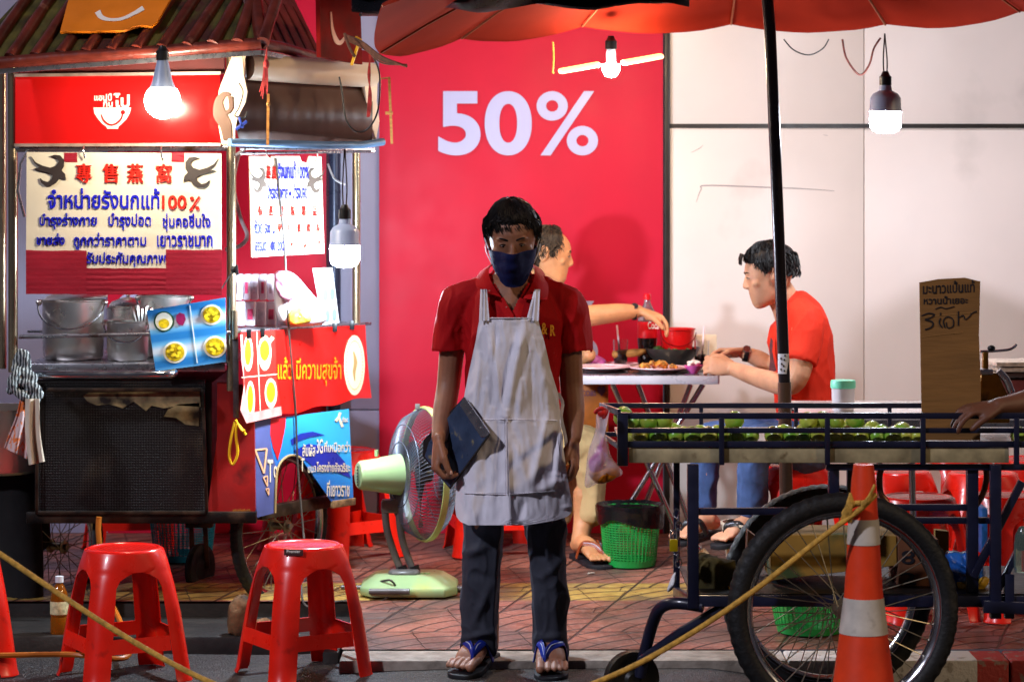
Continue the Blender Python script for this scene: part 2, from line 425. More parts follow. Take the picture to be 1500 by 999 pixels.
# ----------------------------------------------------------------- hoarding walls
WD = 12.5; WP = flat(WD)
wallm = M('hoarding_white', (224, 210, 202), .42, 0, .05, 1.6, .04, 40, dirt=((196, 184, 176), .60, 1.3))
greym = M('hoarding_grey', (158, 158, 186), .45, 0, .06, 2)
trimm = M('dark_trim', (48, 42, 38), .4, .3, .15, 8)
def rect3(px0, px1, d=WD): return P(px0, 0, d).x, P(px1, 0, d).x
w1 = thing('hoarding_wall', (P(1260, 0, WD).x, WD, .1), 'smooth white panelled hoarding behind the tables, with a dark trim line', 'wall')
for a, b in ((981, 1265.2), (1266.2, 2300)):
    for z0, z1 in ((.02, P(0, 187.5, WD).z), (P(0, 182.5, WD).z, 5.2)):
        xa, xb = rect3(a, b); MB().box(((xa + xb) / 2, WD + .03 + (.003 if a > 1200 else 0), (z0 + z1) / 2), (xb - xa, .06, z1 - z0)).build('panel', wallm, w1, bev=.002)
xa, xb = rect3(981, 2300); MB().box(((xa + xb) / 2, WD + .02, P(0, 185, WD).z), (xb - xa, .05, .02)).build('rail', trimm, w1)
x = P(977, 0, WD).x; MB().box((x, WD + .012, 2.6), (.024, .06, 5.2)).build('upright', trimm, w1, bev=.002)
mb = MB()                                               # scuff marks drawn on the white panel
for s, wd in (([(1020, 296), (1027, 278), (1036, 272), (1130, 275), (1180, 277), (1222, 280)], [.6, 1.6, 1.9, 1.4, .7]), ([(1012, 224), (1024, 218), (1030, 213)], [.5, 1.2, .4]), ([(1206, 198), (1212, 199)], [.5, .8])):
    decal(mb, WP, stroke(s, wd), .0012, .001)
mb.split('scuff_mark', M('scuff', (150, 140, 140), .6, 0, 0), w1)
w2 = thing('hoarding_wall', (P(520, 0, WD).x, WD, .1), 'grey lavender hoarding panels on either side of the lit food cart', 'wall')
for a, b in ((-700, 158), (480, 555.5)):
    for z0, z1 in ((.02, P(0, 601.5, WD).z), (P(0, 599.5, WD).z, 5.2)):
        xa, xb = rect3(a, b); MB().box(((xa + xb) / 2, WD + .035, (z0 + z1) / 2), (xb - xa, .05, z1 - z0)).build('panel', greym, w2, bev=.002)
xa, xb = rect3(480, 500); MB().tube([((xa + xb) / 2, WD - .02, .1), ((xa + xb) / 2, WD - .02, 5.2)], .03, 16).build('drain_pipe', M('dark_pipe', (50, 56, 78), .3, .3, .1), w2)
# vinyl banners
redv = M('banner_vinyl', (196, 13, 48), .5, 0, .05, 3, .03, 7, dirt=((176, 16, 42), .66, 1.1), spec=.3)
lav = M('banner_print', (180, 178, 214), .4, 0, .02, 3)
def banner(a, b, lab, top=5.2, d=WD, th=.02):
    bn = thing('vinyl_banner', (P((a + b) / 2, 0, d).x, d, .1), lab, 'banner')
    rows = []; xa, xb = rect3(a, b)
    for j in range(24):
        z = .09 + (top - .09) * j / 23; rows.append([V((x, d + .0015 * math.sin(x * 21 + z * 2) - (.002 * math.sin(x * 9)), z)) for x in [xa + (xb - xa) * i / 50 for i in range(51)]])
    m_ = MB().grid([[p for p in r_] for r_ in rows]); m_.build('sheet', redv, bn, solid=.008, smooth=60); return bn
b1 = banner(555.5, 971, 'large red vinyl banner with 50% in white behind the standing man')
mb = MB(); LP = Plane((0, WD - .012, 0), (0, -1, 0))
for y0, y1 in ((134, 228), (441, 537)):
    put_text(mb, '5' if y0 < 200 else '9', (642, y0, 704, y1), LP, .0, .004, .028)
    put_text(mb, '0', (710, y0, 779, y1), LP, .0, .004, .028)
    put_text(mb, '%', (786, y0, 876, y1), LP, .0, .004, .014)
mb.split('lettering', lav, b1, .05, smooth=0)
b2 = banner(158, 478, 'red vinyl banner seen through the frame of the food cart')
mb = MB(); decal(mb, LP, disc_pts(192, 450, 21, 21), 0, .004); mb.build('round_print', lav, b2, smooth=0)
# ================================================================= LAMPS
def emis(name, col, st):
    m = bpy.data.materials.new(name); m.use_nodes = True; b = m.node_tree.nodes['Principled BSDF']
    b.inputs['Base Color'].default_value = (1, 1, 1, 1); b.inputs['Emission Color'].default_value = (*col, 1); b.inputs['Emission Strength'].default_value = st; return m
def bulb(px, py, d, lab, col, st, kind, cord, r=.05):
    c = P(px, py, d); o = thing('hanging_bulb', c, lab, 'light bulb', 'bare bulbs hung over the stalls')
    em = emis('lamp_glow', col, st); n = 20
    if kind == 'jar':                                   # wide cylinder diffuser under a white housing
        MB().lathe([(r * .98, .022), (r, .0), (r * .98, -.035), (r * .85, -.052), (r * .5, -.062), (.001, -.064)], c, n).build('diffuser', em, o, smooth=60)
        MB().lathe([(r * 1.04, .022), (r * 1.04, .03), (r, .034), (r * .98, .075), (r * .8, .092), (r * .42, .105), (r * .36, .13), (.001, .13)], c, 28).build('housing', M('bulb_housing', (214, 218, 226), .35, 0, .03), o, smooth=40)
        top = .13
    elif kind == 'fan':
        MB().lathe([(.001, -.045), (r * .6, -.04), (r, -.015), (r, .01), (.001, .012)], c, n).build('diffuser', em, o, smooth=60)
        em2 = emis('blade_glow', (1, .52, .17), 4)
        for sgn, dy in ((-1, -.030), (1, .045)):
            a = c + V((sgn * .055, 0, .012 + sgn * .004)); b = c + V((sgn * .205, dy, .012 + sgn * .032))
            MB().limb([a, lerp(a, b, .5), b], [(.030, .011)] * 3, 12, (0, 1, .2)).build('blade', em2, o)
        MB().lathe([(.018, .01), (.02, .05), (.016, .075), (.001, .075)], c, 20).build('neck', M('bulb_housing'), o); top = .075
    else:
        MB().ball(c, r, 20, 14).build('globe', em, o, smooth=60)
        MB().lathe([(r * .72, r * .68), (r * .55, r * 1.15), (.024, r * 2.0), (.02, r * 2.3), (.001, r * 2.3)], c, 24).build('neck', M('bulb_housing'), o); top = r * 2.3
    MB().lathe([(.001, top + .052), (.012, top + .05), (.018, top + .035), (.024, top + .03), (.024, top - .004), (.001, top - .006)], c, 20).build('socket', blk, o, smooth=30)
    mb = MB(); q = c + V((0, 0, top + .045)); e = P(*cord)
    for s_ in (-1, 1): mb.tube(crv([q + V((s_ * .006, 0, 0)), lerp(q, e, .35) + V((s_ * .008, .004 * s_, 0)), e]), .0028, 6)
    mb.build('cord', cord_m, o, smooth=0 or 60); return o
WARM, COOL = (1.0, .73, .47), (.70, .85, 1.0)
bulb(238, 148, 10.25, 'very bright warm round bulb in front of the red cart header', (1.0, .84, .64), 230, 'globe', (238, 82, 10.4), .068)  # globe oversized: the bloom around the bulb is put into its shape
bulb(505, 368, 10.62, 'cool white bulb hanging beside the price board at the cart side', COOL, 1050, 'jar', (505, 214, 10.9), .058)
bulb(895, 98, 11.2, 'warm bulb with two glowing side blades above the 50% banner', WARM, 900, 'fan', (893, 60, 11.2), .036)
bulb(1297, 172, 10.8, 'cool white jar-shaped bulb hanging under the right edge of the umbrella', (.80, .88, 1.0), 330, 'jar', (1296, 50, 10.9), .062)  # diffuser widened too, so its shape takes in some bloom
# ================================================================= UMBRELLA
um = thing('market_umbrella', gp(1152, 10.0), 'big red market umbrella on a dark pole over the lime cart', 'umbrella')
canv = bpy.data.materials.new('umbrella_canvas'); canv.use_nodes = True; t = NT(canv)
t.ln(t.ramp(t.noise(3, 6), [(.3, (.17, .010, .004)), (.7, (.25, .017, .006))]), t.b.inputs['Base Color']); t.b.inputs['Roughness'].default_value = .9; t.b.inputs['Specular IOR Level'].default_value = .08
t.bump(t.noise(300, 2), .25, .002)
tr = t.new('ShaderNodeBsdfTranslucent'); tr.inputs[0].default_value = (.3, .02, .008, 1); mx = t.new('ShaderNodeMixShader'); mx.inputs[0].default_value = .25
out = t.n['Material Output']; t.ln(t.b.outputs[0], mx.inputs[1]); t.ln(tr.outputs[0], mx.inputs[2]); t.ln(mx.outputs[0], out.inputs[0])
RIM = [P(558, 96, 10.25), P(676, 75, 10.85), P(853, 56, 11.25), P(1071, 53, 11.45), P(1297, 54, 11.15), P(1494, 36, 10.55), P(1640, 0, 9.7), P(1520, -90, 8.9), P(1200, -130, 8.55), P(820, -100, 8.7), P(560, 30, 9.35)]
apex = V((.90, 10.0, 2.72)); mb = MB(); n = len(RIM); rows = []; SUB = 10
for k in range(n):
    a, b = RIM[k], RIM[(k + 1) % n]
    for i in range(SUB):
        tt = i / SUB; q = lerp(a, b, tt); col_ = []
        for j in range(13):
            s_ = j / 12; p = lerp(apex, q, s_); arch = 4 * tt * (1 - tt)
            p.z += .13 * math.sin(math.pi * s_ * .85) * (1 - .0 * arch) - .020 * arch * s_ ** 3 * 1.6
            p = lerp(p, V((apex.x, apex.y, p.z)), .018 * arch * s_ ** 2 * -1.0)
            p.z += .006 * noise.noise(p * 6) * s_; col_.append(p)
        rows.append(col_)
rows.append(rows[0]); mb.grid(rows)
fl = [[c_[-1], c_[-1] + V((0, 0, -.012)) + (c_[-1] - apex).normalized() * .002] for c_ in rows]; mb.grid(fl)
mb.build('canopy', canv, um, smooth=60)
mb = MB()
for k in range(n): MB().tube([lerp(apex, RIM[k], s_ / 8) + V((0, 0, .13 * math.sin(math.pi * s_ / 8 * .85) - .012)) for s_ in range(9)], .0045, 6).build('rib', M('rib_wire', (150, 90, 60), .4, .6, .1), um)
MB().tube([P(1152, 745, 10.0), P(1149, 560, 10.0)], .0245, 20).build('lower_pole', M('pole_bronze', (118, 92, 76), .3, .8, .15, 12, stretch=(1, 1, .2)), um)
MB().tube([P(1149, 562, 10.0), P(1139, 300, 10.0), P(1128, 45, 10.0), V((apex.x, apex.y, apex.z + .08))], .0215, 20).build('upper_pole', M('pole_dark', (52, 46, 48), .28, .7, .2, 12, .1, 20, stretch=(1, 1, .2)), um)
mb = MB(); pc = P(1147, 533, 10.0)
for_rows = [[pc + V((math.sin(a) * .0225, -math.cos(a) * .0225, z)) for a in [R(-60 + 12 * i) for i in range(11)]] for z in (-.035, 0, .038)]
mb.grid(for_rows); mb.build('sticker', white, um, solid=.001)
mb = MB()
for dx, dy in ((-3, -8), (2, -6), (-2, 0), (1, 3), (-3, 8), (2, 10), (3, -12)): mb.box(P(1147 + dx, 533 + dy, 10.0 - .0245), (.005, .003, .006))
mb.build('sticker_print', blk, um)
# dark tarpaulin and red canopy sign at the top edge
tp = MB(); rows = []
for j in range(9):
    rows.append([P(lerp(515, 1010, i / 40), lerp(-60, lerp(16, 6, i / 40) + 4 * math.sin(i * .5), j / 8) + 3 * noise.noise(V((i * .3, j * .5, 2))), 10.1 + .05 * math.sin(j * 1.3 + i * .2)) for i in range(41)])
tp.grid(rows)
label(tp.build('tarpaulin', M('tarp', (14, 15, 20), .28, 0, .3, 6, .5, 12), None, solid=.01, smooth=60), 'crumpled black tarpaulin hanging along the top beside the umbrella', 'tarpaulin')
mb = MB(); mb.tube([P(528, 22, 10.4), P(590, 22, 10.9)], .006, 8); label(mb.build('canopy_strut', black), 'thin dark strut between the cart roof and the umbrella rim', 'strut')
for px, y0, y1, d, lab in ((810, 68, 106, 11.3, 'short pale string dangling from the umbrella edge over the 50% banner'),):
    m_ = MB(); m_.tube([P(px, y0 - 6, d), P(px + 1, (y0 + y1) / 2, d), P(px, y1, d)], .004, 6); m_.ball(P(px, y1, d), .006, 8, 6); label(m_.build('string', ropem), lab, 'string')
m_ = MB(); m_.tube(crv([P(1148, 58, 11.3), P(1163, 74, 11.3), P(1185, 81, 11.3), P(1205, 72, 11.3), P(1214, 58, 11.3)]), .003, 6)
label(m_.build('loose_wire', cord_m), 'thin dark wire looping below the umbrella near the pole', 'wire')
m_ = MB(); m_.tube(crv([P(1234, 58, 11.0), P(1240, 86, 11.0), P(1259, 110, 11.0), P(1273, 96, 11.0), P(1280, 72, 11.0), P(1290, 56, 11.0)]), .0042, 6)
label(m_.build('twisted_wire', M('twist_wire', (120, 60, 50), .5, 0, .5, 60)), 'twisted red and white wire looping down beside the cool bulb', 'wire')
# ================================================================= WHEELS
def wheel(parent, c, ax, Rr, tr, nspk=32, name='wheel'):
    """spoked wheel as a part: tyre with rim and spoked hub under it"""
    c = V(c); ax = V(ax).normalized(); m = ax.to_track_quat('Z', 'Y').to_matrix(); N = 126
    prof = [(tr * math.cos(2 * math.pi * k / 14), tr * 1.05 * math.sin(2 * math.pi * k / 14)) for k in range(14)]
    vs = []
    for i in range(N * 2):
        a = math.pi * i / N
        for k, (u, v_) in enumerate(prof):
            b = .0022 if (i % 4 < 2) and (k in (12, 13, 0, 1, 2)) else 0
            rr = Rr - tr + u + b; vs.append(c + m @ V((rr * math.cos(a), rr * math.sin(a), v_)))
    M2 = N * 2; fs = [(i * 14 + k, ((i + 1) % M2) * 14 + k, ((i + 1) % M2) * 14 + (k + 1) % 14, i * 14 + (k + 1) % 14) for i in range(M2) for k in range(14)]
    w_ = MB().add(vs, fs).build(name, rubber, parent, smooth=28)
    ri = Rr - 2 * tr + .004
    MB().lathe([(ri, -tr * .75), (ri + .006, -tr * .8), (ri + .008, -tr * .5), (ri - .010, -tr * .3), (ri - .012, 0), (ri - .010, tr * .3), (ri + .008, tr * .5), (ri + .006, tr * .8), (ri, tr * .75), (ri - .014, tr * .3), (ri - .016, 0), (ri - .014, -tr * .3), (ri, -tr * .75)], c, 64, m).build('rim', chrome, w_)
    sp = MB().lathe([(.001, -.055), (.012, -.055), (.012, -.04), (.028, -.038), (.028, -.032), (.016, -.03), (.016, .03), (.028, .032), (.028, .038), (.012, .04), (.012, .055), (.001, .055)], c, 20, m)
    for k in range(nspk):
        a = 2 * math.pi * k / nspk; s_ = 1 if k % 2 else -1; a2 = a + (.75 if (k // 2) % 2 else -.75)
        sp.tube([c + m @ V((.026 * math.cos(a2), .026 * math.sin(a2), s_ * .035)), c + m @ V(((ri - .012) * math.cos(a), (ri - .012) * math.sin(a), 0))], .0019, 5, cap=False)
    sp.build('spoked_hub', M('spoke', (150, 140, 120), .35, .9, .2, 20), w_); return w_
# ================================================================= FOOD CART (left)
CD = 10.75; CP = flat(CD); SPL = vplane(350, 10.75, 540, 11.55)
def S(px, py, off=0): return SPL.at(px, py, off)
cart = thing('food_cart', gp(200, CD), 'dark street food cart with steel posts, red header board and tiled roof', 'food cart')
gold = M('worn_steel', (190, 172, 140), .25, .95, .15, 10, .1, 30, stretch=(1, 1, .15), dirt=((70, 50, 34), .66, 9))
for (px, y0, y1, r_) in ((18, 96, 545, .019), (338, 68, 572, .019)):
    MB().tube([P(px, y0, CD), P(px + 1, (y0 + y1) / 2, CD), P(px + 1, y1, CD)], r_, 18).build('post', gold, cart)
MB().tube([S(522, 205), S(522, 478)], .017, 16).build('post', gold, cart)
MB().tube([P(4, 84, 11.5), P(4, 540, 11.5)], .016, 14).build('post', gold, cart)
MB().tube([P(18, 218, CD), P(338, 216, CD)], .015, 14).build('rail', steel, cart)
MB().tube([P(28, 493.5, CD - .02), P(338, 487, CD - .02)], .0085, 12).build('rail', steel, cart)
MB().tube(crv([P(45, 549, CD - .10), P(60, 549, CD - .15), P(150, 549, CD - .15), P(240, 548.5, CD - .15), P(255, 546, CD - .10)], 6), .016, 16).build('push_handle', chrome, cart)
MB().tube([P(40, 222, CD - .02), P(30, 240, CD - .02), P(26, 280, CD - .02), P(36, 318, CD - .02)], .006, 8).build('hook_wire', steel, cart)
# header board
hb = MB(); hz0, hz1 = P(0, 212, CD - .03).z, P(0, 111, CD - .03).z; xa, xb = P(22, 0, CD - .03).x, P(322, 0, CD - .03).x
header_m = M('header_red', (214, 22, 22), .2, 0, .05, 3, .05, 20, coat=.5)
hbo = hb.box(((xa + xb) / 2, CD - .015, (hz0 + hz1) / 2), (xb - xa, .03, hz1 - hz0)).build('header_board', header_m, cart, bev=.003)
HP = flat(CD - .031); mb = MB()
put_text(mb, 'แฮปปี้', (138, 137, 164, 148), HP, .002, .002, .02); put_text(mb, 'กิน', (151, 148, 165, 157), HP, .002, .002, .02); put_text(mb, 'ไป', (166, 137, 190, 158), HP, .002, .002, .03, skew=0)
bowl = [(137, 158), (192, 158)] + [(164.5 + 27.5 * math.cos(a), 158 + 26 * math.sin(a)) for a in [R(12 * i) for i in range(1, 12)]] + [(139, 164)]
mb2 = MB(); decal(mb, HP, [(137, 158), (192, 158), (190, 166), (185, 175), (177, 183), (173, 186), (173, 189), (157, 189), (156, 186), (150, 182), (143, 174), (138, 166)], .002, .002)
decal(mb2, HP, stroke([(148, 168), (152, 177), (160, 183), (169, 182), (177, 175), (179.5, 167)], [1.5, 3, 3, 3, 2]), .0045, .001); decal(mb2, HP, disc_pts(180, 165, 3.4, 3.4, 14), .0047, .001)
wl = M('print_white', (240, 232, 224), .35, 0, 0); mb.split('logo', wl, hbo, smooth=0); mb2.split('logo_smile', header_m, hbo, smooth=0)
mb = MB()
for a, b in (((21, 111), (323, 107.5)), ((21, 213), (323, 212))): mb.bar(P(*a, CD - .034), P(*b, CD - .034), .010, .012)
mb.split('header_edge', M('edge_strip', (196, 172, 160), .35, .6, .2, 20), cart)
mb = MB(); mb.box((P(22, 0, CD).x * .5 + P(330, 0, CD).x * .5, CD + .02, P(0, 90, CD).z), (.82, .03, .10)); mb.build('fascia', M('maroon_wood', (98, 22, 20), .6, 0, .3, 5, .3, 20), cart)
# counter and body
MB().box((P(185, 0, CD).x, CD + .40, P(0, 538, CD).z), (.78, .84, .032)).build('counter', steel, cart, bev=.004)
MB().box((P(135, 0, CD).x - .04, CD + .12, P(0, 538, CD).z), (.74, .70, .030)).data if 0 else None
meshm = bpy.data.materials.new('perforated_panel'); meshm.use_nodes = True; t = NT(meshm)
mp = t.new('ShaderNodeMapping'); mp.inputs['Rotation'].default_value = (R(90), 0, 0); t.ln(t.coord(), mp.inputs[0])
vo = t.new('ShaderNodeTexVoronoi', voronoi_dimensions='2D'); vo.inputs['Scale'].default_value = 95; vo.inputs['Randomness'].default_value = .12; t.ln(mp.outputs[0], vo.inputs[0])
hole = t.ramp(vo.outputs['Distance'], [(.30, 0.0), (.42, 1.0)])
basec = t.ramp(t.noise(4, 6), [(.40, (.006, .0045, .004)), (.56, (.010, .007, .005)), (.70, (.07, .050, .03))])
t.ln(t.mix(hole, (.001, .001, .001), basec), t.b.inputs['Base Color']); t.b.inputs['Metallic'].default_value = .3; t.b.inputs['Roughness'].default_value = .42
t.bump(hole, .5, .004)
def px_box(mb, x0, y0, x1, y1, d, th): a, b = P(x0, y0, d), P(x1, y1, d); return mb.box(((a.x + b.x) / 2, d + th / 2, (a.z + b.z) / 2), (abs(b.x - a.x), th, abs(a.z - b.z)))
pn = px_box(MB(), 56, 556, 300, 752, CD + .02, .02).build('perforated_panel', meshm, cart)
fm = M('rust_frame', (64, 47, 34), .45, .5, .5, 14, .4, 50, dirt=((18, 13, 10), .48, 8))
for a, b in (((52, 751), (302, 751)), ((54, 556), (54, 753)), ((297, 570), (303, 750)), ((70, 571), (296, 571))):
    MB().bar(P(*a, CD), P(*b, CD), .012, .014).build('panel_frame', fm, cart, bev=.002)
patch = MB()                                            # peeled pale patches on the panel
for pts in ([(122, 580), (130, 575), (292, 573), (294, 596), (262, 594), (240, 598), (222, 594), (214, 602), (196, 588), (180, 598), (160, 592), (142, 594), (128, 588)], [(246, 600), (262, 592), (292, 590), (291, 624), (272, 622), (258, 612), (240, 610)]):
    decal(patch, flat(CD + .018), pts, .002, .002)
patch.split('peeled_patch', M('peeled_tape', (126, 112, 78), .5, 0, .5, 16, .8, 22, dirt=((24, 18, 12), .50, 9)), cart, smooth=0)
MB().box((P(178, 0, CD).x, CD + .45, P(0, 655, CD).z), (.70, .80, .50)).build('body', M('sooty_wood', (20, 15, 13), .6, 0, .4, 6, .3, 20), cart)
q0, q1 = P(302, 560, CD + .06), P(374, 762, CD + .02)
mb = MB(); pl = flat(CD + .03)
mb.poly([pl.at(*p) for p in ((318, 560), (372, 566), (374, 745), (371, 762), (306, 764), (304, 745), (318, 640))], pl.n, .03)
mb.build('side_board', M('red_board', (142, 18, 14), .45, 0, .2, 5, .2, 30, dirt=((34, 14, 10), .62, 5)), cart, smooth=0)
mb = MB()
for i, x in enumerate((344, 351, 357, 364)):
    for k in range(5): decal(mb, pl, disc_pts(x + 2.4 * math.cos(R(72 * k)), 749 + 2.4 * math.sin(R(72 * k)), 1.5, 1.5, 8), .002 + k * .0002, .001)
mb.split('flower_stencil', M('stencil', (150, 92, 26), .5, 0, .3, 40), cart, smooth=0)
MB().bar(P(40, 757, CD + .03), P(376, 757, CD + .03), .05, .045).build('bottom_beam', fm, cart, bev=.003)
MB().bar(S(378, 752, -.05), S(500, 730, -.05), .04, .05).build('bottom_beam', fm, cart, bev=.003)
MB().bar(P(345, 497, CD - .02), P(346, 612, CD - .02), .022, .01).build('bracket', M('grey_metal', (96, 96, 100), .4, .8, .3, 20), cart, bev=.001)
MB().tube([P(344, 455, CD - .02), P(344, 497, CD - .02)], .012, 12).build('latch_tube', gold, cart)
MB().bar(S(350, 486), S(540, 474), .03, .012).build('side_shelf_edge', steel, cart, bev=.002)
mb = MB(); mb.add([P(340, 486, CD), S(540, 474), S(540, 474) + V((-.75, .62, 0)), P(40, 486, CD + .6)], [(0, 1, 2, 3)]); mb.build('side_shelf', steel, cart, solid=.01, smooth=0)
wheel(cart, S(410, 770, -.10) , SPL.n, .325, .024, 28)
wheel(cart, P(84, 800, 11.15), V((1, -.62, 0)), .27, .028, 28)
mb = MB(); cc = P(293, 832, 11.35); m_ = V((1, -.45, 0)).to_track_quat('Z', 'Y').to_matrix()
cw = MB().lathe([(.001, -.02), (.03, -.022), (.05, -.012), (.085, -.018), (.10, -.014), (.105, 0), (.10, .014), (.085, .018), (.05, .012), (.03, .022), (.001, .02)], cc, 32, m_).build('castor', rubber, cart)
mb.bar(cc + V((.03, 0, 0)), P(300, 765, 11.35), .02, .01); mb.bar(cc - V((.03, 0, 0)), P(280, 765, 11.35), .02, .01); mb.bar(P(272, 768, 11.35), P(312, 768, 11.35), .06, .02); mb.build('castor_fork', fm, cart, bev=.002)
for px in (128, 140): MB().bar(P(px, 762, CD + .05), P(px - 6, 905, CD + .02), .02, .02).build('prop_leg', black, cart, bev=.002) if px == 140 else None
MB().tube(crv([P(145, 757, CD - .03), P(144, 775, CD - .03), P(146, 800, CD - .03)]), .011, 10).build('rubber_hose', M('hose', (182, 100, 28), .4, 0, .1), cart)
# roof
RD = 10.45; ra, rb, rc = P(-60, 96, RD), P(383, 64, RD), P(470, 86, 10.95)
up1 = V((0, .42, .40)); N1 = (rb - ra).cross(up1).normalized()
tilem = M('roof_pan', (74, 66, 22), .5, 0, .5, 12, .5, 50, dirt=((60, 24, 16), .5, 7)); ridgem = M('roof_ridge', (92, 34, 24), .36, 0, .35, 14, .5, 46, dirt=((158, 104, 84), .66, 12), coat=.2)
roof = MB(); apx = rb + V((-.14, .62, .58)); apl = ra + V((.4, .62, .58))
roof.add([ra, rb, apx, apl], [(0, 1, 2, 3)]).build('roof', tilem, cart, solid=.02, smooth=0)
rf2 = MB().add([rb, rc, rc + V((-.30, .45, .56)), apx], [(0, 1, 2, 3)]).build('roof', M('roof_side', (88, 32, 24), .5, 0, .4, 9, .4, 30), cart, solid=.02, smooth=0)
mb = MB(); RP = Plane(ra, (-N1 if N1.y > 0 else N1))
for i in range(12):
    x0 = -22 + i * 37; y0 = lerp(94, 66, (x0 + 60) / 443); lean = 62 if i < 9 else (52 if i < 10 else 30)
    pts = [RP.at(x0 + lean * s_, y0 - 4 - 92 * s_, .012) for s_ in (0, .25, .5, .75, 1.0)]
    pts = [p + V((0, 0, .004 * noise.noise(p * 9))) for p in pts]
    MB().tube(pts, [.026, .023, .024, .021, .023], 12).build('roof_ridge', ridgem, cart)
for a, b, r_ in ((rb, lerp(rb, apx, .7), .028), (ra + V((0, -.01, -.005)), rb, .024), (rb, rc, .022)): MB().tube([a, lerp(a, b, .33) + V((0, 0, .004)), lerp(a, b, .66), b], r_, 12).build('roof_ridge', ridgem, cart)
for i in range(6):
    a = lerp(rb, rc, (i + .5) / 6); MB().tube([a, a + V((-.05, .08, .10)), a + V((-.11, .16, .20))], .016, 10).build('roof_ridge', ridgem, cart)
MB().bar(ra + V((0, 0, -.035)), rb + V((0, 0, -.035)), .02, .018).build('roof_edge_strip', steel, cart); MB().bar(rb + V((0, 0, -.035)), rc + V((0, 0, -.03)), .02, .018).build('roof_edge_strip', steel, cart)
os_ = thing('roof_sign', RP.at(165, 30), 'orange sign plate with a pale smile mark on the cart roof', 'sign')
orm = M('orange_plate', (226, 122, 14), .5, 0, .12, 6, .1, 90, dirt=((150, 66, 16), .66, 5)); mb = MB(); decal(mb, RP, [(88, 47), (180, 45), (205, 37), (222, 39), (230, 32), (262, -22), (106, -22)], .05, .012); mb.build('plate', orm, os_, smooth=0)
mb = MB(); decal(mb, RP, stroke([(143, 17), (148, 25), (160, 29), (178, 28), (196, 20), (210, 12)], [9, 7, 4, 4, 5, 7]), .053, .002); mb.build('smile_mark', wl, os_, smooth=0)
rp = thing('hanging_sign', P(500, 40, 10.7), 'glossy dark red hanging panel with a pale curved stroke beside the cart roof', 'sign')
q = vplane(468, 10.55, 530, 10.8); mb = MB(); mb.poly([q.at(*p) for p in ((468, -20), (527, -20), (531, 95), (520, 93), (470, 84))], q.n, .02); mb.build('board', M('deep_red', (112, 8, 6), .7, 0, .3, 6, .1, 20, spec=.08), rp, smooth=0)
mb = MB(); decal(mb, q, stroke([(485, 18), (487, 42), (493, 60), (499, 63), (505, 56)], [2, 4, 7, 6, 3]), .002, .002); mb.build('pale_stroke', M('stroke_pink', (190, 120, 104), .4, 0, .1), rp, smooth=0)
q = flat(11.05); bp = MB(); px_box(bp, 345, 74, 548, 92, 11.02, .03)
label(bp.build('red_awning_beam', M('beam_red', (150, 20, 26), .45, 0, .2, 5), None), 'red beam under the roof edge behind the painted roller box', 'beam')
# painted roller box over the side
ab = thing('painted_roller_box', S(440, 150), 'brown and cream painted roller box with scroll ends above the blue tube', 'signboard')
AP = vplane(335, 10.50, 556, 11.0)
brn = M('brown_sheet', (92, 66, 58), .35, 0, .15, 7, .1, 20, stretch=(1, 1, .25), dirt=((150, 52, 40), .64, 4)); crm = M('cream_paint', (232, 208, 180), .4, 0, .06, 5, dirt=((170, 130, 96), .68, 9))
rows = []
for j in range(17):
    v_ = j / 16; y = 112 + v_ * 96; bul = .05 * math.sin(v_ * math.pi * .9)
    rows.append([AP.at(lerp(352 - 8 * math.sin(v_ * 3), 545, u / 30), lerp(y, y + 9 - 6 * v_, u / 30), bul + .006 + .0012 * math.sin(u * 3.9)) for u in range(31)])
MB().grid(rows).build('curved_sheet', brn, ab, solid=.006, smooth=60)
mb = MB(); mb.tube([AP.at(362, 98, .03), AP.at(455, 105, .03), AP.at(545, 111, .03)], [.052, .052, .05], 24); mb.build('roller_cap', crm, ab, smooth=50)
MB().lathe([(.001, 0), (.052, 0), (.053, .004), (.001, .005)], AP.at(361, 98, .03) , 24, V((-1, -.1, 0)).to_track_quat('Z', 'Y').to_matrix()).build('cap_end', brn, ab)
ep = flat(10.46); mb = MB(); decal(mb, ep, [(340, 82), (355, 83), (357, 112), (362, 134), (359, 150), (348, 172), (344, 190), (342, 212), (325, 212), (321, 190), (318, 170), (318, 150), (321, 132), (330, 108)], .012, .03); mb.build('scroll_end', crm, ab, smooth=0)
mb = MB(); decal(mb, ep, stroke([(337, 140), (328, 139), (320, 150), (322, 168), (330, 184), (333, 205)], [4, 9, 12, 20, 17, 12]), .016, .004); decal(mb, ep, stroke([(337, 142), (338, 158), (331, 166), (326, 164)], [7, 6, 5, 2]), .0165, .003); mb.build('scroll_paint', M('scroll_brown', (92, 70, 58), .45, 0, .15), ab, smooth=0)
e2 = vplane(536, 10.93, 560, 11.0); mb = MB(); decal(mb, e2, [(536, 104), (548, 103), (553, 120), (552, 150), (556, 178), (551, 205), (545, 186), (538, 165), (535, 130)], .03, .02); mb.build('scroll_end', crm, ab, smooth=0)
bt = MB(); bt.tube([P(336, 209, 10.42), P(400, 211, 10.55), P(470, 213, 10.72), P(530, 213, 10.87), P(561, 208, 10.95)], .0155, 18)
label(bt.build('blue_tube', M('blue_pipe', (92, 126, 160), .4, .2, .15, 8, .1, 30, dirt=((170, 110, 76), .66, 10))), 'long pale blue tube below the brown painted box', 'tube')
bt = MB(); bt.tube([P(352, 218, 10.6), P(548, 219, 11.1)], .006, 8); bt.tube([P(352, 225, 10.62), P(548, 222, 11.12)], .006, 8); bt.bar(P(352, 221, 10.61), P(354, 224, 10.61), .01, .05); bt.build('under_rail', steel, cart)
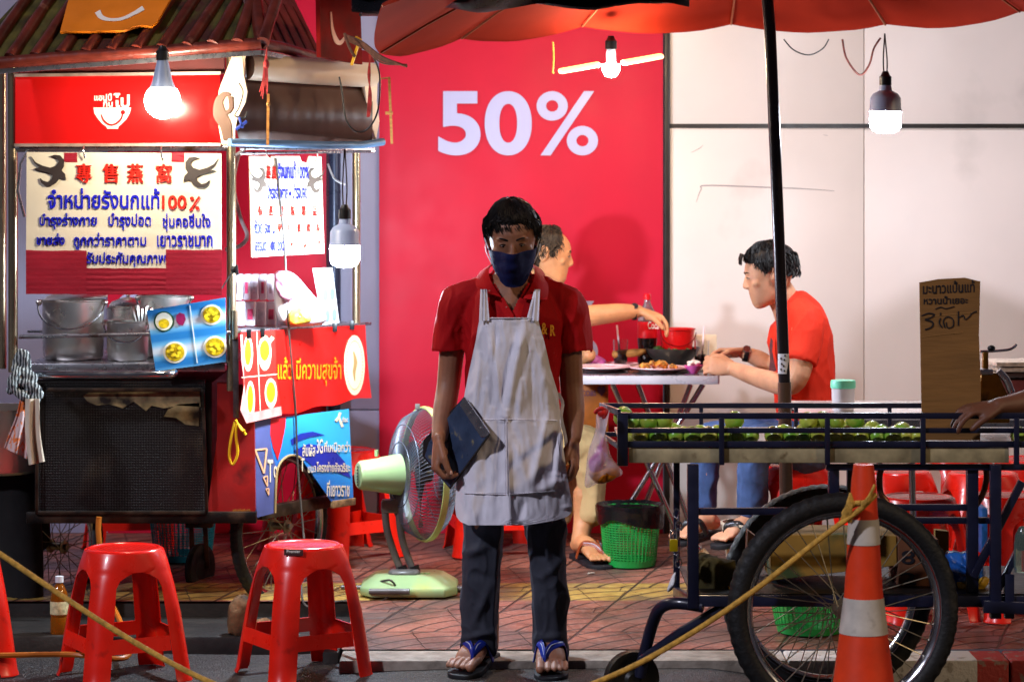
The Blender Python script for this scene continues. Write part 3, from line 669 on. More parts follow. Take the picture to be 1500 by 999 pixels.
# loose cords, tassel
m_ = MB()
m_.tube(crv([P(497, 113, 10.6), P(501, 135, 10.6), P(507, 175, 10.6), P(522, 193, 10.6), P(540, 188, 10.6), P(554, 160, 10.6), P(556, 110, 10.6), P(545, 80, 10.6)]), .0035, 8)
label(m_.build('hanging_cable', cord_m), 'thin black cable drooping in a loop over the brown painted box', 'cable')
m_ = MB()
for k in range(9):
    a = random.uniform(-1, 1); m_.tube(crv([P(391, 70, 10.38), P(390 + a * 3, 92, 10.38), P(390 + a * 6, 118, 10.36), P(388 + a * 9, 138 + random.uniform(-6, 10), 10.37)]), .0022, 5)
m_.ball(P(390, 95, 10.38), (.012, .012, .018), 10, 8)
label(m_.build('tassel', M('tassel_red', (170, 44, 44), .7, 0, .3, 40)), 'frayed red string tassel hanging from the roof corner', 'tassel')
m_ = MB(); m_.bar(P(393, 138, 10.40), P(392, 213, 10.40), .010, .003); m_.ball(P(393, 153, 10.39), .008, 8, 6)
label(m_.build('wooden_strip', wood), 'narrow wooden strip hanging over the brown box below the tassel', 'strip')
m_ = MB(); m_.bar(P(570, 114, 11.1), P(574, 211, 11.1), .010, .003); m_.box(P(570, 166, 11.1), (.03, .01, .012)); m_.tube([P(548, 117, 11.05), P(571, 114, 11.1)], .003, 6)
label(m_.build('wooden_strip', wood), 'narrow wooden strip hanging just right of the painted box, in front of the red banner', 'strip')
m_ = MB()
for k in range(4): m_.tube(crv([P(541 + k, 78, 10.58), P(542 - k, 110, 10.58), P(540 + k * 1.3, 140, 10.58), P(538 + k, 172, 10.58)]), .0028, 5)
label(m_.build('cord_bunch', M('tassel_red')), 'bunch of thin dark red cords beside the right scroll end', 'cord')
m_ = MB(); m_.tube(crv([P(350, 122, 10.42), P(356, 136, 10.42), P(350, 158, 10.42), P(344, 170, 10.42), P(358, 172, 10.42), P(362, 164, 10.42)]), .0032, 6)
label(m_.build('clip_lead', cord_m), 'short black lead curling on the left scroll end', 'cable')
m_ = MB(); m_.bar(P(345, 190, 10.41), P(362, 178, 10.41), .008, .012); m_.bar(P(350, 172, 10.41), P(356, 188, 10.41), .008, .010)
label(m_.build('blue_clip', M('blue_clip', (30, 52, 130), .4, 0, .1), bev=.002), 'small blue clip at the foot of the left scroll end', 'clip')
m_ = MB(); m_.bar(P(526, 62, 10.55), P(515, 96, 10.5), .012, .004); m_.bar(P(521, 55, 10.56), P(529, 60, 10.55), .01, .01)
label(m_.build('yellow_tie', M('yellow_tie', (226, 170, 20), .4, 0, .1)), 'yellow cable tie on the red side panel', 'cable tie')
m_ = MB()
for k in range(4): m_.tube(crv([P(505, 52 + k * 2, 10.6), P(530 + k * 2, 62 + k * 4, 10.5), P(560, 84 + k * 3, 10.4), P(596, 98 - k, 10.35)]), .005 - k * .0007, 7)
m_.tube(crv([P(505, 50, 10.55), P(512, 70, 10.5), P(520, 84, 10.5)]), .006, 7)
label(m_.build('rope_bundle', M('frayed_rope', (96, 60, 44), .8, 0, .4, 40, .5, 90)), 'bundle of old ropes tying the umbrella rim to the cart', 'rope')
m_ = MB(); m_.tube(crv([S(404, 232, .05), S(408, 270, .05), S(412, 310, .05), S(416, 352, .05), S(419, 400, .06), S(422, 470, .06), S(428, 540, .05), S(433, 600, .04), S(436, 680, .05), S(444, 775, .10), P(446, 800, 10.9), P(441, 850, 10.9), P(450, 888, 10.8), P(500, 880, 10.8), P(545, 885, 10.85), P(578, 866, 10.9), P(573, 850, 10.9), P(556, 852, 10.93)]), .0045, 7)
label(m_.build('power_cable', M('cable_grey', (60, 52, 46), .5, 0, .3, 30)), 'long thin cable running down the cart side and over the pavement to the fan', 'cable')
for pts, lab in (([(350, 224), (342, 270), (352, 318), (362, 345), (352, 360), (330, 366)], 'white hose looping down behind the right front post of the cart'), ([(480, 240), (490, 262), (506, 271)], 'short pale cable between price board and cool bulb')):
    m_ = MB(); m_.tube(crv([P(x, y, 11.0 if x < 400 else 10.75) for x, y in pts]), .008 if len(pts) > 3 else .004, 8); label(m_.build('hose' if len(pts) > 3 else 'pale_cable', white), lab, 'hose' if len(pts) > 3 else 'cable')
# ----------------------------------------------------------------- signs of the cart
def bird(mb, pl, cx, cy, s_, fl, off, th=.004, sy=1):
    q = [(-30, -20), (-23, -11), (-13, -6), (-2, -3), (7, -6), (11, -12), (8, -16.6), (2, -19), (-2.4, -19.8), (5, -22), (13, -21), (18.6, -14), (18.6, -5), (15, 1), (20, 6), (21.6, 14.6), (15, 12), (11, 13.4), (7.4, 19), (0, 23.4), (-9, 23.4), (-15, 19), (-17, 12), (-12, 16), (-5, 18), (.6, 13.4), (2, 8), (-5, 4), (-15, 2), (-26, -1.6), (-17, -3.5), (-24, -9)]
    decal(mb, pl, [(cx + fl * x * s_, cy + y * s_ * sy) for x, y in q], off, th)
bs = thing('signboard', P(180, 325, 10.66), 'cream board with raised blue Thai and red Chinese letters, maroon tape along its foot', 'signboard')
BP = flat(10.66); mb = MB(); decal(mb, BP, [(39, 223), (324, 225), (324, 432), (38, 430)], 0, .012)
boardm = M('cream_board', (206, 198, 176), .4, 0, .06, 3, dirt=((168, 158, 130), .66, 3)); mb.build('board', boardm, bs, smooth=0)
rows = []
for (x0, x1, y0) in ((38, 127, 367), (127, 243, 393), (243, 325, 366)):
    m_ = MB(); rows = []
    for j in range(26):
        y = lerp(y0, 431 + (x0 - 38) * .006, j / 25); o_ = .003 + .0022 * abs(math.sin(y * .42)) + .001 * noise.noise(V((x0, y * .3, 1)))
        rows.append([BP.at(lerp(x0, x1, i / 14), y + 1.2 * noise.noise(V((i * .4 + x0, y * .1, 0))), o_ + .0012 * noise.noise(V((i * .9 + x0, y * .35, 3)))) for i in range(15)])
    m_.grid(rows).build('maroon_tape', M('maroon_tape', (138, 30, 44), .28, 0, .12, 5, .12, 30, stretch=(1, 1, 5)), bs, solid=.001, smooth=60)
mb = MB(); [decal(mb, BP, [(x, 224), (x + 19, 224), (x + 19, 238), (x, 237.5)], .002, .002) for x in (94, 251)]; mb.split('tape_square', M('maroon_tape'), bs, smooth=0)
mb = MB(); cy = 252
for ch, x in (('專', 112), ('售', 151), ('燕', 187), ('窩', 229)): cjk(mb, ch, (x, 240, x + 22, 268), BP, .007, .006, 2.2)
put_text(mb, '100', (237, 286, 273, 307), BP, .009, .008, .025); decal(mb, BP, stroke([(278, 309), (292, 288)], 3), .009, .008); decal(mb, BP, disc_pts(281, 291, 3, 3, 12), .009, .008); decal(mb, BP, disc_pts(289, 305, 3, 3, 12), .009, .008)
mb.split('red_letters', redt, bs, smooth=0)
mb = MB()
for s_, bx in (('จำหน่ายรังนกแท้', (70, 276, 234, 306)), ('บำรุงร่างกาย', (58, 312, 142, 336)), ('บำรุงปอด', (159, 312, 221, 337)), ('ชุ่มคอชื่นใจ', (238, 313, 308, 339)), ('ขายส่ง', (53, 342, 95, 359)), ('ถูกกว่าราคาตาม', (108, 341, 214, 366)), ('เยาวราชมาก', (230, 345, 311, 362)), ('รับประกันคุณภาพ', (127, 369, 243, 391))):
    put_text(mb, s_, bx, BP, .006, .005, .018)
mb.split('blue_letters', bluet, bs, smooth=0)
mb = MB(); bird(mb, BP, 75, 249, 1.0, 1, .008, .006); bird(mb, BP, 290, 252, 1.0, -1, .008, .006); mb.split('swallow_shapes', M('swallow', (46, 38, 36), .45, 0, .05), bs, smooth=0)
for px in (124, 238): MB().tube(crv([P(px, 214, 10.70), P(px - 2, 219, 10.64), P(px, 232, 10.645), P(px + 1, 227, 10.64)]), .003, 6).build('hook', steel, bs)
ps = thing('price_board', S(422, 300, .02), 'white hanging price board with torn top edge, blue and red letters, two swallows', 'signboard')
PB = vplane(366, 10.78, 474, 11.12); mb = MB()
decal(mb, PB, [(366, 229), (392, 229), (396, 233), (399, 229), (439, 229), (442, 237), (450, 239), (453, 229), (471, 230), (475, 371), (369, 377)], 0, .006); mb.build('board', M('white_board', (232, 222, 200), .4, 0, .03, 3), ps, smooth=0)
mb = MB()
for i, ch in enumerate('燕盞'): cjk(mb, ch, (391 + i * 8, 244, 397 + i * 8, 263), PB, .003, .002, .8)
for i, ch in enumerate('有燕盞粒精品'): cjk(mb, ch, (378.5 + i * 16, 302, 384.5 + i * 16, 317), PB, .003, .002, .9)
for i, ch in enumerate('參月低價粒'): cjk(mb, ch, (407.5 + i * 14, 328, 413 + i * 14, 341), PB, .003, .002, .8)
for i, ch in enumerate('小口品任門'): cjk(mb, ch, (425.5 + i * 10, 353, 430 + i * 10, 363), PB, .003, .002, .3)
mb.split('red_letters', redt, ps, smooth=0); mb = MB()
for s_, bx in (('รังนกแท้', (407, 236, 434, 263)), ('100%', (436, 244, 453, 263)), ('บำรุงร่างกาย', (392, 269, 422, 299)), ('บำรุงปอด', (429, 269, 450, 299)), ('ถ้วย', (373, 321, 385, 343)), ('500', (388, 328, 397, 343)), ('บ.', (399, 328, 404, 343)), ('ธรรมดา', (374, 354, 393, 369)), ('100-200', (395, 353, 416, 368)), ('บ.', (417, 352, 422, 367))):
    put_text(mb, s_, bx, PB, .003, .002, .03)
decal(mb, PB, disc_pts(425.3, 284, 2, 3.5, 12), .003, .002); mb.split('blue_letters', bluet, ps, smooth=0)
mb = MB(); bird(mb, PB, 380, 264, .50, 1, .003, .002, 1.6); bird(mb, PB, 461, 264, .50, -1, .003, .002, 1.6); mb.split('swallow_shapes', M('swallow2', (92, 80, 72), .45, 0, .05), ps, smooth=0)
for px in (388, 462): MB().tube(crv([PB.at(px, 218, 0), PB.at(px + 3, 226, .012), PB.at(px + 2, 238, .01), PB.at(px - 2, 240, .008)]), .0022, 6).build('hook', steel, ps)
# red banner on the side with bowls and an oval
S2 = vplane(350, 10.70, 540, 11.50)
rb_ = thing('red_side_banner', S2.at(445, 545), 'red printed banner with orange Thai words and an oval bowl clipped to the cart side', 'banner')
sideR = M('side_red', (216, 18, 12), .32, 0, .06, 5, .12, 10, dirt=((235, 110, 90), .72, 8))
rows = []
for j in range(20):
    v_ = j / 19; rows.append([S2.at(lerp(352 + 13 * v_, 535 + 9 * v_ ** 1.5, u / 40), lerp(lerp(487, 476, u / 40), lerp(617, 581, u / 40) + (2 * math.sin(u * .5)), v_), .004 + .0025 * math.sin(u * .55 + v_ * 2) * v_) for u in range(41)])
MB().grid(rows).build('sheet', sideR, rb_, solid=.002, smooth=60)
mb = MB(); put_text(mb, 'แล้ว มีความสุขจ้า', (407, 523, 500, 565), S2, .009, .002, .012, skew=0); mb.split('orange_letters', M('orange_print', (236, 128, 14), .4, 0, 0), rb_, smooth=0)
mb = MB(); decal(mb, S2, disc_pts(519.5, 535, 15, 44), .009, .002); mb.build('oval_print', M('cream_print', (240, 218, 176), .4, 0, .02), rb_, smooth=0)
mb = MB()
for k in range(44):
    a = 2 * math.pi * k / 44; decal(mb, S2, disc_pts(519.5 + 12 * math.cos(a), 535 + 35.5 * math.sin(a), .6, 1, 6), .0105, .001)
decal(mb, S2, stroke([(518, 515), (521, 530), (519, 545), (520, 558)], [1.5, 5, 4, 1]), .0105, .001); mb.build('oval_detail', M('tan_print', (176, 140, 84), .4, 0, .1), rb_, smooth=0)
mb = MB(); mb2 = MB(); mb3 = MB(); mb4 = MB()
decal(mb, S2, [(353, 488), (403, 484), (405, 545), (412, 607), (360, 619), (356, 560)], .0085, .001); mb.build('menu_pictures', M('menu_red', (206, 34, 26), .4, 0, .15, 12), rb_, smooth=0)
for cx, cy, rx, ry in ((363.5, 518, 7, 26), (388, 517, 9.5, 26), (367, 586, 6.5, 28), (397, 576, 9, 22)): decal(mb2, S2, disc_pts(cx, cy, rx, ry, 20), .0105, .001)
decal(mb2, S2, stroke([(393, 503), (400, 494)], 5), .0108, .001); decal(mb2, S2, stroke([(354, 553), (406, 548)], 1.2), .0100, .001); decal(mb2, S2, stroke([(376, 486), (379, 550), (382, 612)], 1), .0102, .001)
mb2.split('picture_bowls', M('bowl_print', (246, 214, 176), .4, 0, .06), rb_, smooth=0)
for cx, cy, rx, ry in ((363.5, 516, 4.6, 19), (388, 513, 7, 15), (367, 584, 4, 20), (397, 574, 6.5, 15)): decal(mb3, S2, disc_pts(cx, cy, rx, ry, 18), .0125, .001)
mb3.split('picture_fruit', M('fruit_print', (232, 184, 20), .4, 0, .25, 40), rb_, smooth=0)
mb4 = MB(); decal(mb4, S2, [(352, 600), (358, 562), (354, 530), (352, 490), (355, 490), (358, 560), (362, 606), (412, 595), (413, 608), (361, 620)], .0118, .001); mb4.build('faded_edge', M('pink_fade', (226, 150, 140), .5, 0, .2, 20), rb_, smooth=0)
for px, y in ((364, 484), (384, 482), (490, 474), (515, 471)): px_box(MB(), px - 3, y - 1, px + 4, y + 12, S2.at(px, y, .012).y - .008, .008).build('bulldog_clip', blk, rb_, bev=.001)
# phone company poster
S3 = vplane(350, 10.72, 540, 11.50)
po = thing('blue_poster', S3.at(445, 680), 'blue printed poster with Thai lines and a propeller logo, cut out over the wheel', 'poster')
outl = [(370, 616), (430, 609), (511, 599), (514, 660), (518, 736), (488, 738), (470, 712), (447, 680), (441, 671), (432, 667), (422, 668), (412, 676), (406, 690), (404, 715), (403, 751), (376, 758), (372, 690)]
pm = bpy.data.materials.new('poster_print'); pm.use_nodes = True; t = NT(pm)
sx = t.new('ShaderNodeSeparateXYZ'); t.ln(t.coord(), sx.inputs[0])
gr = t.math('ADD', t.math('MULTIPLY', sx.outputs[0], 1.5), t.math('MULTIPLY', sx.outputs[2], 1.6)); wv = t.math('ADD', gr, t.math('MULTIPLY', t.noise(2.5, 2), .5))
t.ln(t.ramp(t.math('ADD', wv, .22), [(.05, (.10, .16, .30)), (.3, (.018, .05, .28)), (.5, (.016, .22, .60)), (.75, (.03, .40, .78))]), t.b.inputs['Base Color']); t.b.inputs['Roughness'].default_value = .3
mb = MB(); decal(mb, S3, outl, 0, .004); mb.build('sheet', pm, po, smooth=0)
mb = MB(); decal(mb, S3, [(372, 617), (398, 613), (396, 640), (398, 660), (406, 690), (404, 715), (403, 751), (376, 758), (373, 690)], .0012, .001); mb.build('grey_field', M('poster_grey', (84, 90, 140), .35, 0, .2, 6), po, smooth=0)
mb = MB(); decal(mb, S3, [(397, 613), (419, 611), (418, 625), (412, 655), (407, 674), (400, 655), (396, 635)], .0024, .001); mb.build('red_drop', M('drop_red', (214, 28, 36), .35, 0, .05), po, smooth=0)
mb = MB(); decal(mb, S3, [(426, 644), (440, 635), (458, 632), (476, 637), (455, 640), (440, 645), (428, 652)], .0024, .001); decal(mb, S3, [(430, 660), (452, 650), (486, 655), (505, 676), (514, 700), (490, 690), (466, 690), (450, 676)], .0022, .001); mb.split('dark_wave', M('wave_blue', (30, 44, 150), .3, 0, .1), po, smooth=0)
mb = MB()
for s_, bx in (('สัมผัส', (443, 650, 462, 668)), ('3G', (464, 643, 473, 664)), ('ที่เหนือกว่า', (475, 646, 513, 662)), ('บน', (451, 683, 459, 692)), ('3', (460, 682, 463, 691)), ('โครงข่ายอัจฉริยะ', (464, 676, 513, 691)), ('ที่เยาวราช', (479, 703, 512, 727)), ('T', (392, 673, 400, 706)), ('o', (401, 682, 406, 700)), ('T', (440, 671, 446, 690)), ('dtac', (501, 610, 510, 618))):
    put_text(mb, s_, bx, S3, .0045, .002, .012)
decal(mb, S3, stroke([(499, 604), (497, 612), (502, 625)], [3, 3, 4]), .0045, .002); decal(mb, S3, stroke([(492, 617), (497, 610), (499, 606)], [4, 2, 2]), .0048, .002)
mb.split('white_print', M('print_cream', (236, 214, 180), .4, 0, .05), po, smooth=0)
mb = MB()
for tri_, w_ in ((((374, 659), (391, 657), (387, 693), (374, 659)), 2.4), (((386, 699), (392, 697), (392, 712), (386, 699)), 1.6), (((390, 716), (394, 715), (394, 725), (390, 716)), 1.2)):
    for i in range(3): decal(mb, S3, stroke([tri_[i], tri_[i + 1]], w_), .0045 + i * .0003, .002)
mb.split('triangle_print', M('print_peach', (236, 176, 130), .4, 0, .05), po, smooth=0)
mb = MB(); S(0, 0); mb.tube(crv([S3.at(x, y, .006) for x, y in ((403, 751), (404, 715), (406, 690), (412, 676), (422, 668), (432, 667), (441, 671))]), .005, 8); mb.build('cut_edge', M('edge_tan', (170, 140, 90), .6, 0, .2), po)
mb = MB(); mb.bar(S3.at(486, 739, 0), S3.at(519, 734, 0), .015, .03); mb.build('torn_foot', M('torn_card', (132, 96, 60), .8, 0, .5, 30, .8, 40), po, bev=.003)
# menu board leaning on the counter
mp_ = thing('menu_board', P(275, 490, 10.70), 'blue and white picture menu board with bowls of ginkgo, tilted behind the front rail', 'menu board')
MPl = flat(10.712); mb = MB(); decal(mb, MPl, [(215, 455), (330, 436), (331, 530), (228, 544)], 0, .006)
bm_ = bpy.data.materials.new('menu_print'); bm_.use_nodes = True; t = NT(bm_); sx = t.new('ShaderNodeSeparateXYZ'); t.ln(t.coord(), sx.inputs[0])
sw = t.math('ABSOLUTE', t.math('SUBTRACT', t.math('FRACT', t.math('MULTIPLY_ADD', sx.outputs[2], 9.5, t.math('MULTIPLY', sx.outputs[0], -1.2))), .5))
t.ln(t.ramp(t.math('MULTIPLY', sw, 2), [(.12, (.55, .62, .68)), (.45, (.14, .42, .66)), (.8, (.02, .18, .46))]), t.b.inputs['Base Color']); t.b.inputs['Roughness'].default_value = .35
mb.build('board', bm_, mp_, smooth=0)
mb = MB(); mb2 = MB(); mb3 = MB()
for (cx, cy, r_) in ((310, 461, 16), (256, 516, 17), (315, 508, 17)): decal(mb, MPl, disc_pts(cx, cy, r_, r_ - 1, 26), .002, .002); decal(mb2, MPl, disc_pts(cx, cy, r_ - 3, r_ - 4, 26), .0035, .001)
decal(mb3, MPl, disc_pts(240, 471, 15, 15, 24), .002, .002); decal(mb, MPl, disc_pts(240, 471, 12.5, 13, 24), .0034, .001); decal(mb2, MPl, disc_pts(240, 474, 8, 7, 16), .0048, .001)
decal(mb, MPl, stroke([(278, 447), (289, 532)], 1.3), .002, .001); mb.split('bowl_pictures', M('bowl_white', (226, 226, 206), .4, 0, .1, 30), mp_, smooth=0); mb3.build('green_rind', M('rind', (30, 74, 40), .4, 0, .2, 30), mp_, smooth=0)
mb2.split('fruit_pictures', M('ginkgo', (206, 176, 20), .45, 0, .5, 60), mp_, smooth=0)
mb = MB()
for k in range(26):
    cx, cy, r_ = random.choice(((310, 461, 12), (310, 461, 12), (256, 516, 12), (315, 508, 12))); a = random.uniform(0, 6.28); q_ = r_ * math.sqrt(random.random()) * .8
    decal(mb, MPl, disc_pts(cx + q_ * math.cos(a), cy + q_ * math.sin(a), 2.8, 2.4, 10), .0060 + k * .00005, .002)
mb.split('ginkgo_pictures', M('ginkgo2', (238, 206, 40), .4, 0, .1), mp_, smooth=0)
mb = MB(); decal(mb, MPl, [(258, 462), (263, 458), (270, 460), (272, 468), (268, 477), (262, 476), (258, 470)], .004, .002); mb.build('purple_picture', M('purple', (150, 30, 84), .4, 0, .3, 30), mp_, smooth=0)
# ----------------------------------------------------------------- pots and goods on the counter
CZ = P(0, 538, CD).z + .017
def at(px, d, z=CZ): return V(((px - HX) / F * d, d, z))
def pot(px, d, r_, h, lab, handle=1, lid=1, name='steel_pot'):
    c = at(px, d, CZ); o = thing(name, c, lab, 'pot'); cx = c
    MB().lathe([(.001, .002), (r_ * .93, .002), (r_ * .98, .012), (r_, h * .3), (r_ * 1.0, h * .985), (r_ * 1.05, h), (r_ * 1.05, h + .004), (r_ * .985, h + .003), (r_ * .97, h * .5), (r_ * .93, .01), (.001, .01)], c, 40).build('pot_body', potsteel, o)
    if lid:
        MB().lathe([(r_ * 1.04, 0), (r_ * 1.05, .008), (r_ * .9, .022), (r_ * .3, .04), (.001, .042)], c + V((.01, 0, h + .004)), 36, Matrix.Rotation(R(lid), 3, 'Y')).build('pot_lid', potsteel, o)
        MB().lathe([(.008, .035), (.008, .05), (.02, .056), (.02, .064), (.001, .068)], c + V((.01, 0, h + .004)), 20, Matrix.Rotation(R(lid), 3, 'Y')).build('lid_knob', potsteel, o)
    if handle:
        pts = [c + V((r_ * 1.1 * math.cos(a), -.3 * r_ - r_ * .85 * abs(math.sin(a)) * 1, h * .96 - h * .42 * handle * math.sin(a))) for a in [R(180 * i / 14) for i in range(15)]]
        MB().tube(pts, .0038, 8).build('bail_handle', chrome, o)
        for s_ in (-1, 1): MB().ball(c + V((s_ * r_ * 1.08, -.25 * r_, h * .97)), .013, 10, 8).build('handle_lug', potsteel, o)
    return o
pot(107, 10.98, .122, .235, 'largest hammered steel pot with bail handle, left on the counter', 1, -4)
pot(187, 10.90, .082, .155, 'small steel pot with dented handle beside the largest pot', 1.1, 0)
pot(184, 11.22, .075, .19, 'steel pot with dome lid standing behind the small pot', 0, 1)
pot(242, 11.15, .10, .245, 'tall steel pot behind the blue menu board', .6, 2)
c = at(205, 10.92); mb = MB()
for k in range(5): mb.limb([c + V((-.01 + k * .008, 0, .13)), c + V((-.03 + k * .018, .01, .20 + .01 * (k % 2)))], [.006, .010], 8)
label(mb.build('ladle_handles', potsteel), 'handful of steel ladle handles sticking out of the small pot', 'ladles')
lp_ = CZ; CZ = P(0, 597, 11.0).z - .26; pot(-4, 11.0, .17, .26, 'wide steel pot cut off at the left edge beyond the cart', 0, 0)
lp_, CZ = CZ, lp_
# plastic containers
bx_m = M('clear_box', (236, 226, 236), .12, 0, .05, 20, trans=.25, alpha=.85)
for (x0, x1, y0, y1, lab) in ((343, 402, 402, 440, 'upper stack of clear plastic cups beside the pink bag'), (343, 420, 442, 478, 'lower row of clear plastic boxes on the side shelf')):
    o = thing('clear_containers', S(x0, y1, -.12), lab, 'containers')
    n_ = 5
    for i in range(n_):
        a = lerp(x0, x1, i / n_) + 1; b = lerp(x0, x1, (i + 1) / n_) - .6; d = S(a, y1, -.15).y
        m_ = MB(); px_box(m_, a, y0, b, y1, d, .10); m_.build('container', bx_m, o, bev=.006)
        m_ = MB(); px_box(m_, a + 3, y0 + 11, b - 3, y1 - 10, d - .003, .002); m_.build('container_label', M('label_pink' if i % 2 else 'label_grey', (214, 60, 100) if i % 2 else (190, 170, 180), .4, 0, .3, 40), o, bev=.001)
def bag(name, pts, d, mat, lab, cat='bag', depth=.06, seed=0, amp=.012, res=.007):
    """soft bag: outline in photo px puffed to a cushion"""
    n_ = len(pts); cx = sum(p[0] for p in pts) / n_; cy = sum(p[1] for p in pts) / n_; out_ = crv([V((p[0], p[1], 0)) for p in pts], 5, True); K = len(out_)
    mb = MB(); vs, fs = [], []
    RN = 9
    for side in (-1, 1):
        for j in range(RN):
            s_ = math.sin(math.pi / 2 * (j + (0 if side > 0 else 0)) / RN)
            r_ = 1 - j / RN
            for k in range(K):
                x = cx + (out_[k].x - cx) * r_; y = cy + (out_[k].y - cy) * r_; p = P(x, y, d); b = depth * math.sqrt(max(0, 1 - r_ * r_))
                p.y += side * b; p += V((0, side, 0)) * amp * noise.noise(V((x * .12 + seed, y * .10, side * 3))) * (1 - r_ ** 4); vs.append(p)
        c_ = P(cx, cy, d); c_.y += side * depth; vs.append(c_)
    H = RN * K + 1
    for sd in (0, 1):
        o_ = sd * H
        for j in range(RN - 1):
            for k in range(K): q = (o_ + j * K + k, o_ + j * K + (k + 1) % K, o_ + (j + 1) * K + (k + 1) % K, o_ + (j + 1) * K + k); fs.append(q if sd else q[::-1])
        for k in range(K): q = (o_ + (RN - 1) * K + k, o_ + (RN - 1) * K + (k + 1) % K, o_ + H - 1); fs.append(q if sd else q[::-1])
    mb.add(vs, fs); ob = mb.build(name, mat, None, smooth=60)
    return label(ob, lab, cat)
film = M('white_film', (236, 232, 240), .25, 0, .08, 12, .6, 30)
bag('plastic_bag', [(402, 404), (416, 397), (432, 402), (452, 424), (472, 450), (474, 474), (420, 478), (404, 460)], 10.98, film, 'big crumpled white plastic bag heaped on the side shelf')
bag('mesh_fruit_bag', [(402, 402), (418, 398), (428, 414), (432, 436), (418, 440), (406, 430)], 10.90, M('pink_mesh', (226, 140, 170), .5, 0, .45, 60, .6, 150), 'pink net bag on top of the clear cups', depth=.03)
bag('fruit_tray', [(424, 456), (440, 450), (454, 458), (456, 470), (440, 476), (424, 474)], 10.93, M('fruit_yellow', (206, 170, 60), .4, 0, .35, 60, .5, 60), 'tray of yellow ginkgo fruit beside the clear boxes', 'fruit', .03)
mc = thing('menu_card', S2.at(478, 430, -.05), 'tall white menu card standing under the cool bulb', 'menu card'); MC = vplane(460, 11.2, 500, 11.38); mb = MB(); decal(mb, MC, [(459, 393), (487, 392), (497, 473), (474, 476)], 0, .005); mb.build('card', white, mc, smooth=0)
mb = MB(); [decal(mb, MC, disc_pts(x, y, 3.6, 9, 14), .002, .001) for x, y in ((477, 432), (487, 431), (480, 463), (490, 461))]; mb.split('card_pictures', M('card_blue', (130, 150, 200), .4, 0, .1), mc, smooth=0)
# cloths and rags
def cloth(name, pts_fn, mat, lab, cat='cloth', nu=24, nv=30, th=.004):
    mb = MB(); mb.grid([[pts_fn(u / (nu - 1), v_ / (nv - 1)) for u in range(nu)] for v_ in range(nv)]); return label(mb.build(name, mat, None, solid=th, smooth=60), lab, cat)
orc = bpy.data.materials.new('batik_cloth'); orc.use_nodes = True; t = NT(orc); t.ln(t.ramp(t.noise(26, 3, dist=1), [(.44, (.70, .16, .03)), (.50, (.62, .44, .42))]), t.b.inputs['Base Color']); t.b.inputs['Roughness'].default_value = .85
def fc(x0, x1, w0, w1, y0, y1, d, ph):
    def f(u, v_):
        xl = lerp(x0[0], x0[1], v_); xr = lerp(x1[0], x1[1], v_); y = lerp(y0, lerp(y1[0], y1[1], u), v_)
        return P(lerp(xl, xr, u) + 1.5 * math.sin(v_ * 5 + ph), y, d + .018 * math.sin(u * 9 + ph + v_) * (.4 + v_))
    return f
cloth('patterned_cloth', fc((30, 8), (38, 41), 0, 0, 584, (656, 672), 10.52, 0), orc, 'orange patterned cloth hanging on the left end of the push handle')
cloth('white_cloth', fc((36, 42), (56, 64), 0, 0, 584, (681, 676), 10.49, 2), M('white_cloth', (206, 192, 170), .9, 0, .1, 12, .2, 60), 'cream white cloth hanging beside the orange patterned cloth')
rg = bpy.data.materials.new('striped_rag'); rg.use_nodes = True; t = NT(rg); wv = t.new('ShaderNodeTexWave'); wv.inputs['Scale'].default_value = 26; wv.inputs['Distortion'].default_value = 5; t.ln(t.coord(), wv.inputs['Vector']); t.ln(t.ramp(wv.outputs['Fac'], [(.52, (.012, .018, .022)), (.66, (.36, .40, .40))]), t.b.inputs['Base Color']); t.b.inputs['Roughness'].default_value = .85
mb = MB()
for k, pts in enumerate(([(30, 516), (26, 535), (36, 552), (30, 566), (14, 572)], [(36, 520), (40, 540), (30, 556), (20, 560)], [(22, 540), (36, 548), (50, 552), (40, 562)], [(20, 556), (34, 560), (48, 566), (58, 576), (52, 584)], [(24, 548), (18, 560), (24, 574), (36, 580)])):
    mb.limb([P(x, y, 10.55 - .01 * k) for x, y in pts], [.016 + .006 * ((i + k) % 2) for i in range(len(pts))], 10)
label(voxel(mb, 'knotted_rag', rg, None, .005, 3, lambda p, n: .003 * noise.noise(p * 90)), 'black and white striped rag knotted round the left post', 'rag')
m_ = MB(); m_.tube(crv([P(344, 618, 10.66), P(338, 645, 10.66), P(336, 668, 10.66), P(341, 680, 10.66), P(348, 664, 10.66), P(346, 640, 10.66), P(347, 622, 10.66), P(354, 628, 10.66), P(360, 637, 10.66)]), .0055, 7); m_.tube(crv([P(345, 615, 10.66), P(349, 622, 10.66), P(355, 631, 10.65), P(359, 630, 10.65)]), .005, 7)
label(m_.build('yellow_ribbon', M('ribbon', (230, 180, 24), .4, 0, .1)), 'yellow ribbon loop hanging on the dark red cart side', 'ribbon')
m_ = MB(); m_.ball(P(343, 395, 10.68), (.014, .012, .016), 10, 8); m_.bar(P(346, 388, 10.67), P(348, 403, 10.67), .01, .01); m_.tube([P(339, 400, 10.67), P(330, 414, 10.67), P(324, 424, 10.67)], .003, 6)
label(m_.build('wire_knot', cord_m), 'black wire knot on the right front post', 'knot')
